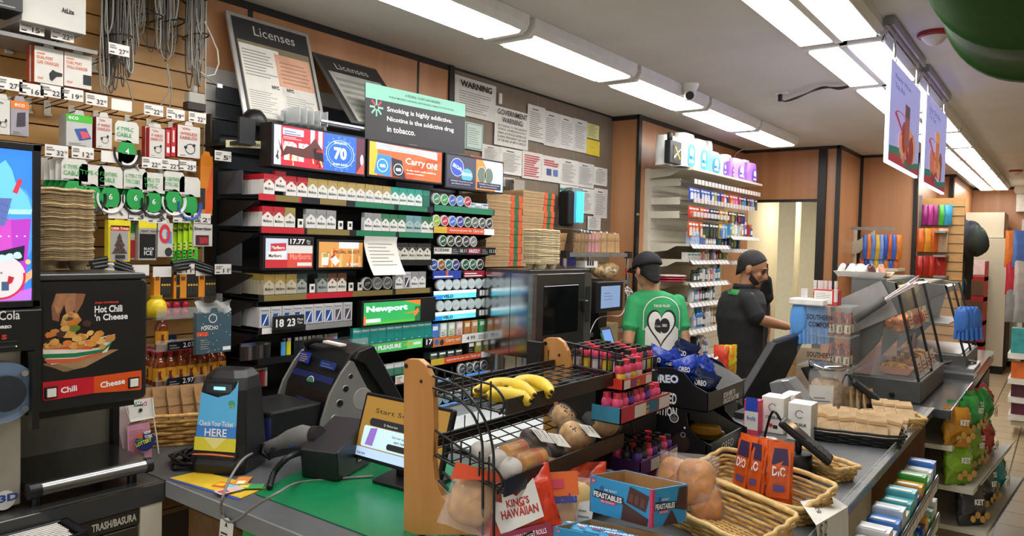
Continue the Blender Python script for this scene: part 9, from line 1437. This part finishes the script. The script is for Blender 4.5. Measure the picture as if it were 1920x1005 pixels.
CR=mat('d2cbb2',.5,noise=.01);a,b,zt_=PY(1806,398,13.0),PY(1884,398,13.0),PY(1884,398,13.0).z;z2_=PY(1884,446,13).z;a.x=max(a.x,x4+.02);t=thing('cream_cooler','tall cream cabinet with upper box at the far end','cabinet',((a.x+b.x)/2,13.4,0));mb=MB();mb.box((a.x,13.0,z2_),(b.x,13.9,zt_),CR);mb.build('upper_box',t);mb=MB();c=PY(1890,450,12.9);mb.box((a.x,12.9,.12),(c.x,13.9,z2_-.01),CR);mb.build('cabinet_body',t);mb=MB();d=PY(1902,450,12.9);mb.box((c.x,12.95,.12),(c.x+.02,13.85,z2_-.05),M_BLK2);mb.box((c.x,13.86,.1),(d.x+.1,14.0,z2_),CR);mb.box((a.x,12.95,0),(c.x,13.9,.12),M_BLK2);mb.build('door_side',t)
q0_,q1_=PY(1812,500,12.6),PY(1852,500,12.6);t=thing('red_display','red cardboard display with white header in front of the cream cabinet','display stand',((q0_.x+q1_.x)/2,12.6,0));z0_,z3=PY(1830,660,12.6).z,PY(1850,490,12.6).z;RDD=mat('b82a30',.5,noise=.03);mb=MB();mb.box((q1_.x-.02,12.4,z0_),(q1_.x,12.8,z3),RDD);mb.build('side',t);[(MB().box((q0_.x,12.4,PY(1830,p,12.5).z-.06),(q1_.x,12.8,PY(1830,p,12.5).z),RDD)).build('shelf',t)for p in(518,556,600,640)];mb=MB();mb.box((q0_.x,12.75,z3-.2),(q1_.x-.02,12.8,z3+.02),M_WHT);mb.build('header',t);mb=MB();mb.box((q0_.x,12.4,z0_),(q1_.x-.02,12.42,z0_+.25),RDD);mb.build('base_panel',t)
p=PY(1914,370,13.9);mb=MB();mb.box((p.x-.06,13.95,p.z-.22),(p.x+.3,14.06,p.z+.05),M_WHT);mb.lathe([(.02,0),(.1,.02),(.1,.06)],M_WHT,c=(p.x,14.0,p.z+.13),n=18,ax='y');mb.solo('emergency_light','white emergency light high on the far wall','emergency light',bev=.005)
t=thing('end_display','narrow cream gondola of packets at the right edge','shelving unit',(-.1,9.2,0));a=PY(1903,700,9.0);mb=MB();mb.box((a.x,9.0,.05),(a.x+.04,9.04,2.1),M_CREAM);mb.box((a.x+.3,9.0,.05),(a.x+.9,9.04,2.1),M_CREAM);mb.box((a.x,8.6,.1),(a.x+.9,9.0,.14),M_CREAM);mb.build('frame',t)
for i,(py,c,nm,h)in enumerate(((640,'3a9a9a','teal',.24),(686,'e0702a','orange',.15),(720,'5a2a3a','maroon',.12),(752,'6a2a48','plum',.12))):
 p=PY(1904,py+18,8.8);mb=MB();mb.box((p.x-.05,8.55,p.z-.02),(p.x+.6,9.0,p.z),M_CREAM);mb.box((p.x-.05,8.54,p.z-.05),(p.x+.6,8.55,p.z),M_WHT);mb.build('shelf',t)
 for k in range(3):mb=MB();mb.box((p.x-.03+.13*k,8.6,p.z),(p.x+.08+.13*k,8.75,p.z+h),mat(c,.4,noise=.1));mb.solo('snack_carton','%s carton, %s from the left on the right edge gondola'%(nm,ORD[k+1]),'carton','cartons on the right edge gondola')
pegrow('packet',1897,1925,432,2,[('orange','e0762a'),('blue','5a7ac0')],8.7,.36,.2,'top row at the right edge');pegrow('packet',1898,1928,484,2,[('red','c02a38'),('white','c8bcb4')],8.7,.36,.2,'second row at the right edge');pegrow('packet',1897,1928,535,2,[('grey','8a8684'),('clear','a8a4a0')],8.7,.36,.2,'third row at the right edge')
for o in list(bpy.data.objects):
 l=o.get('label')
 for a,b in((' from the left',' from left'),(' in the ',' in '),(' on the ',' on '),(' of the ',' of ')):
  if l and len(l.replace('-',' ').split())>16:l=l.replace(a,b);o['label']=l
bpy.context.view_layer.update()
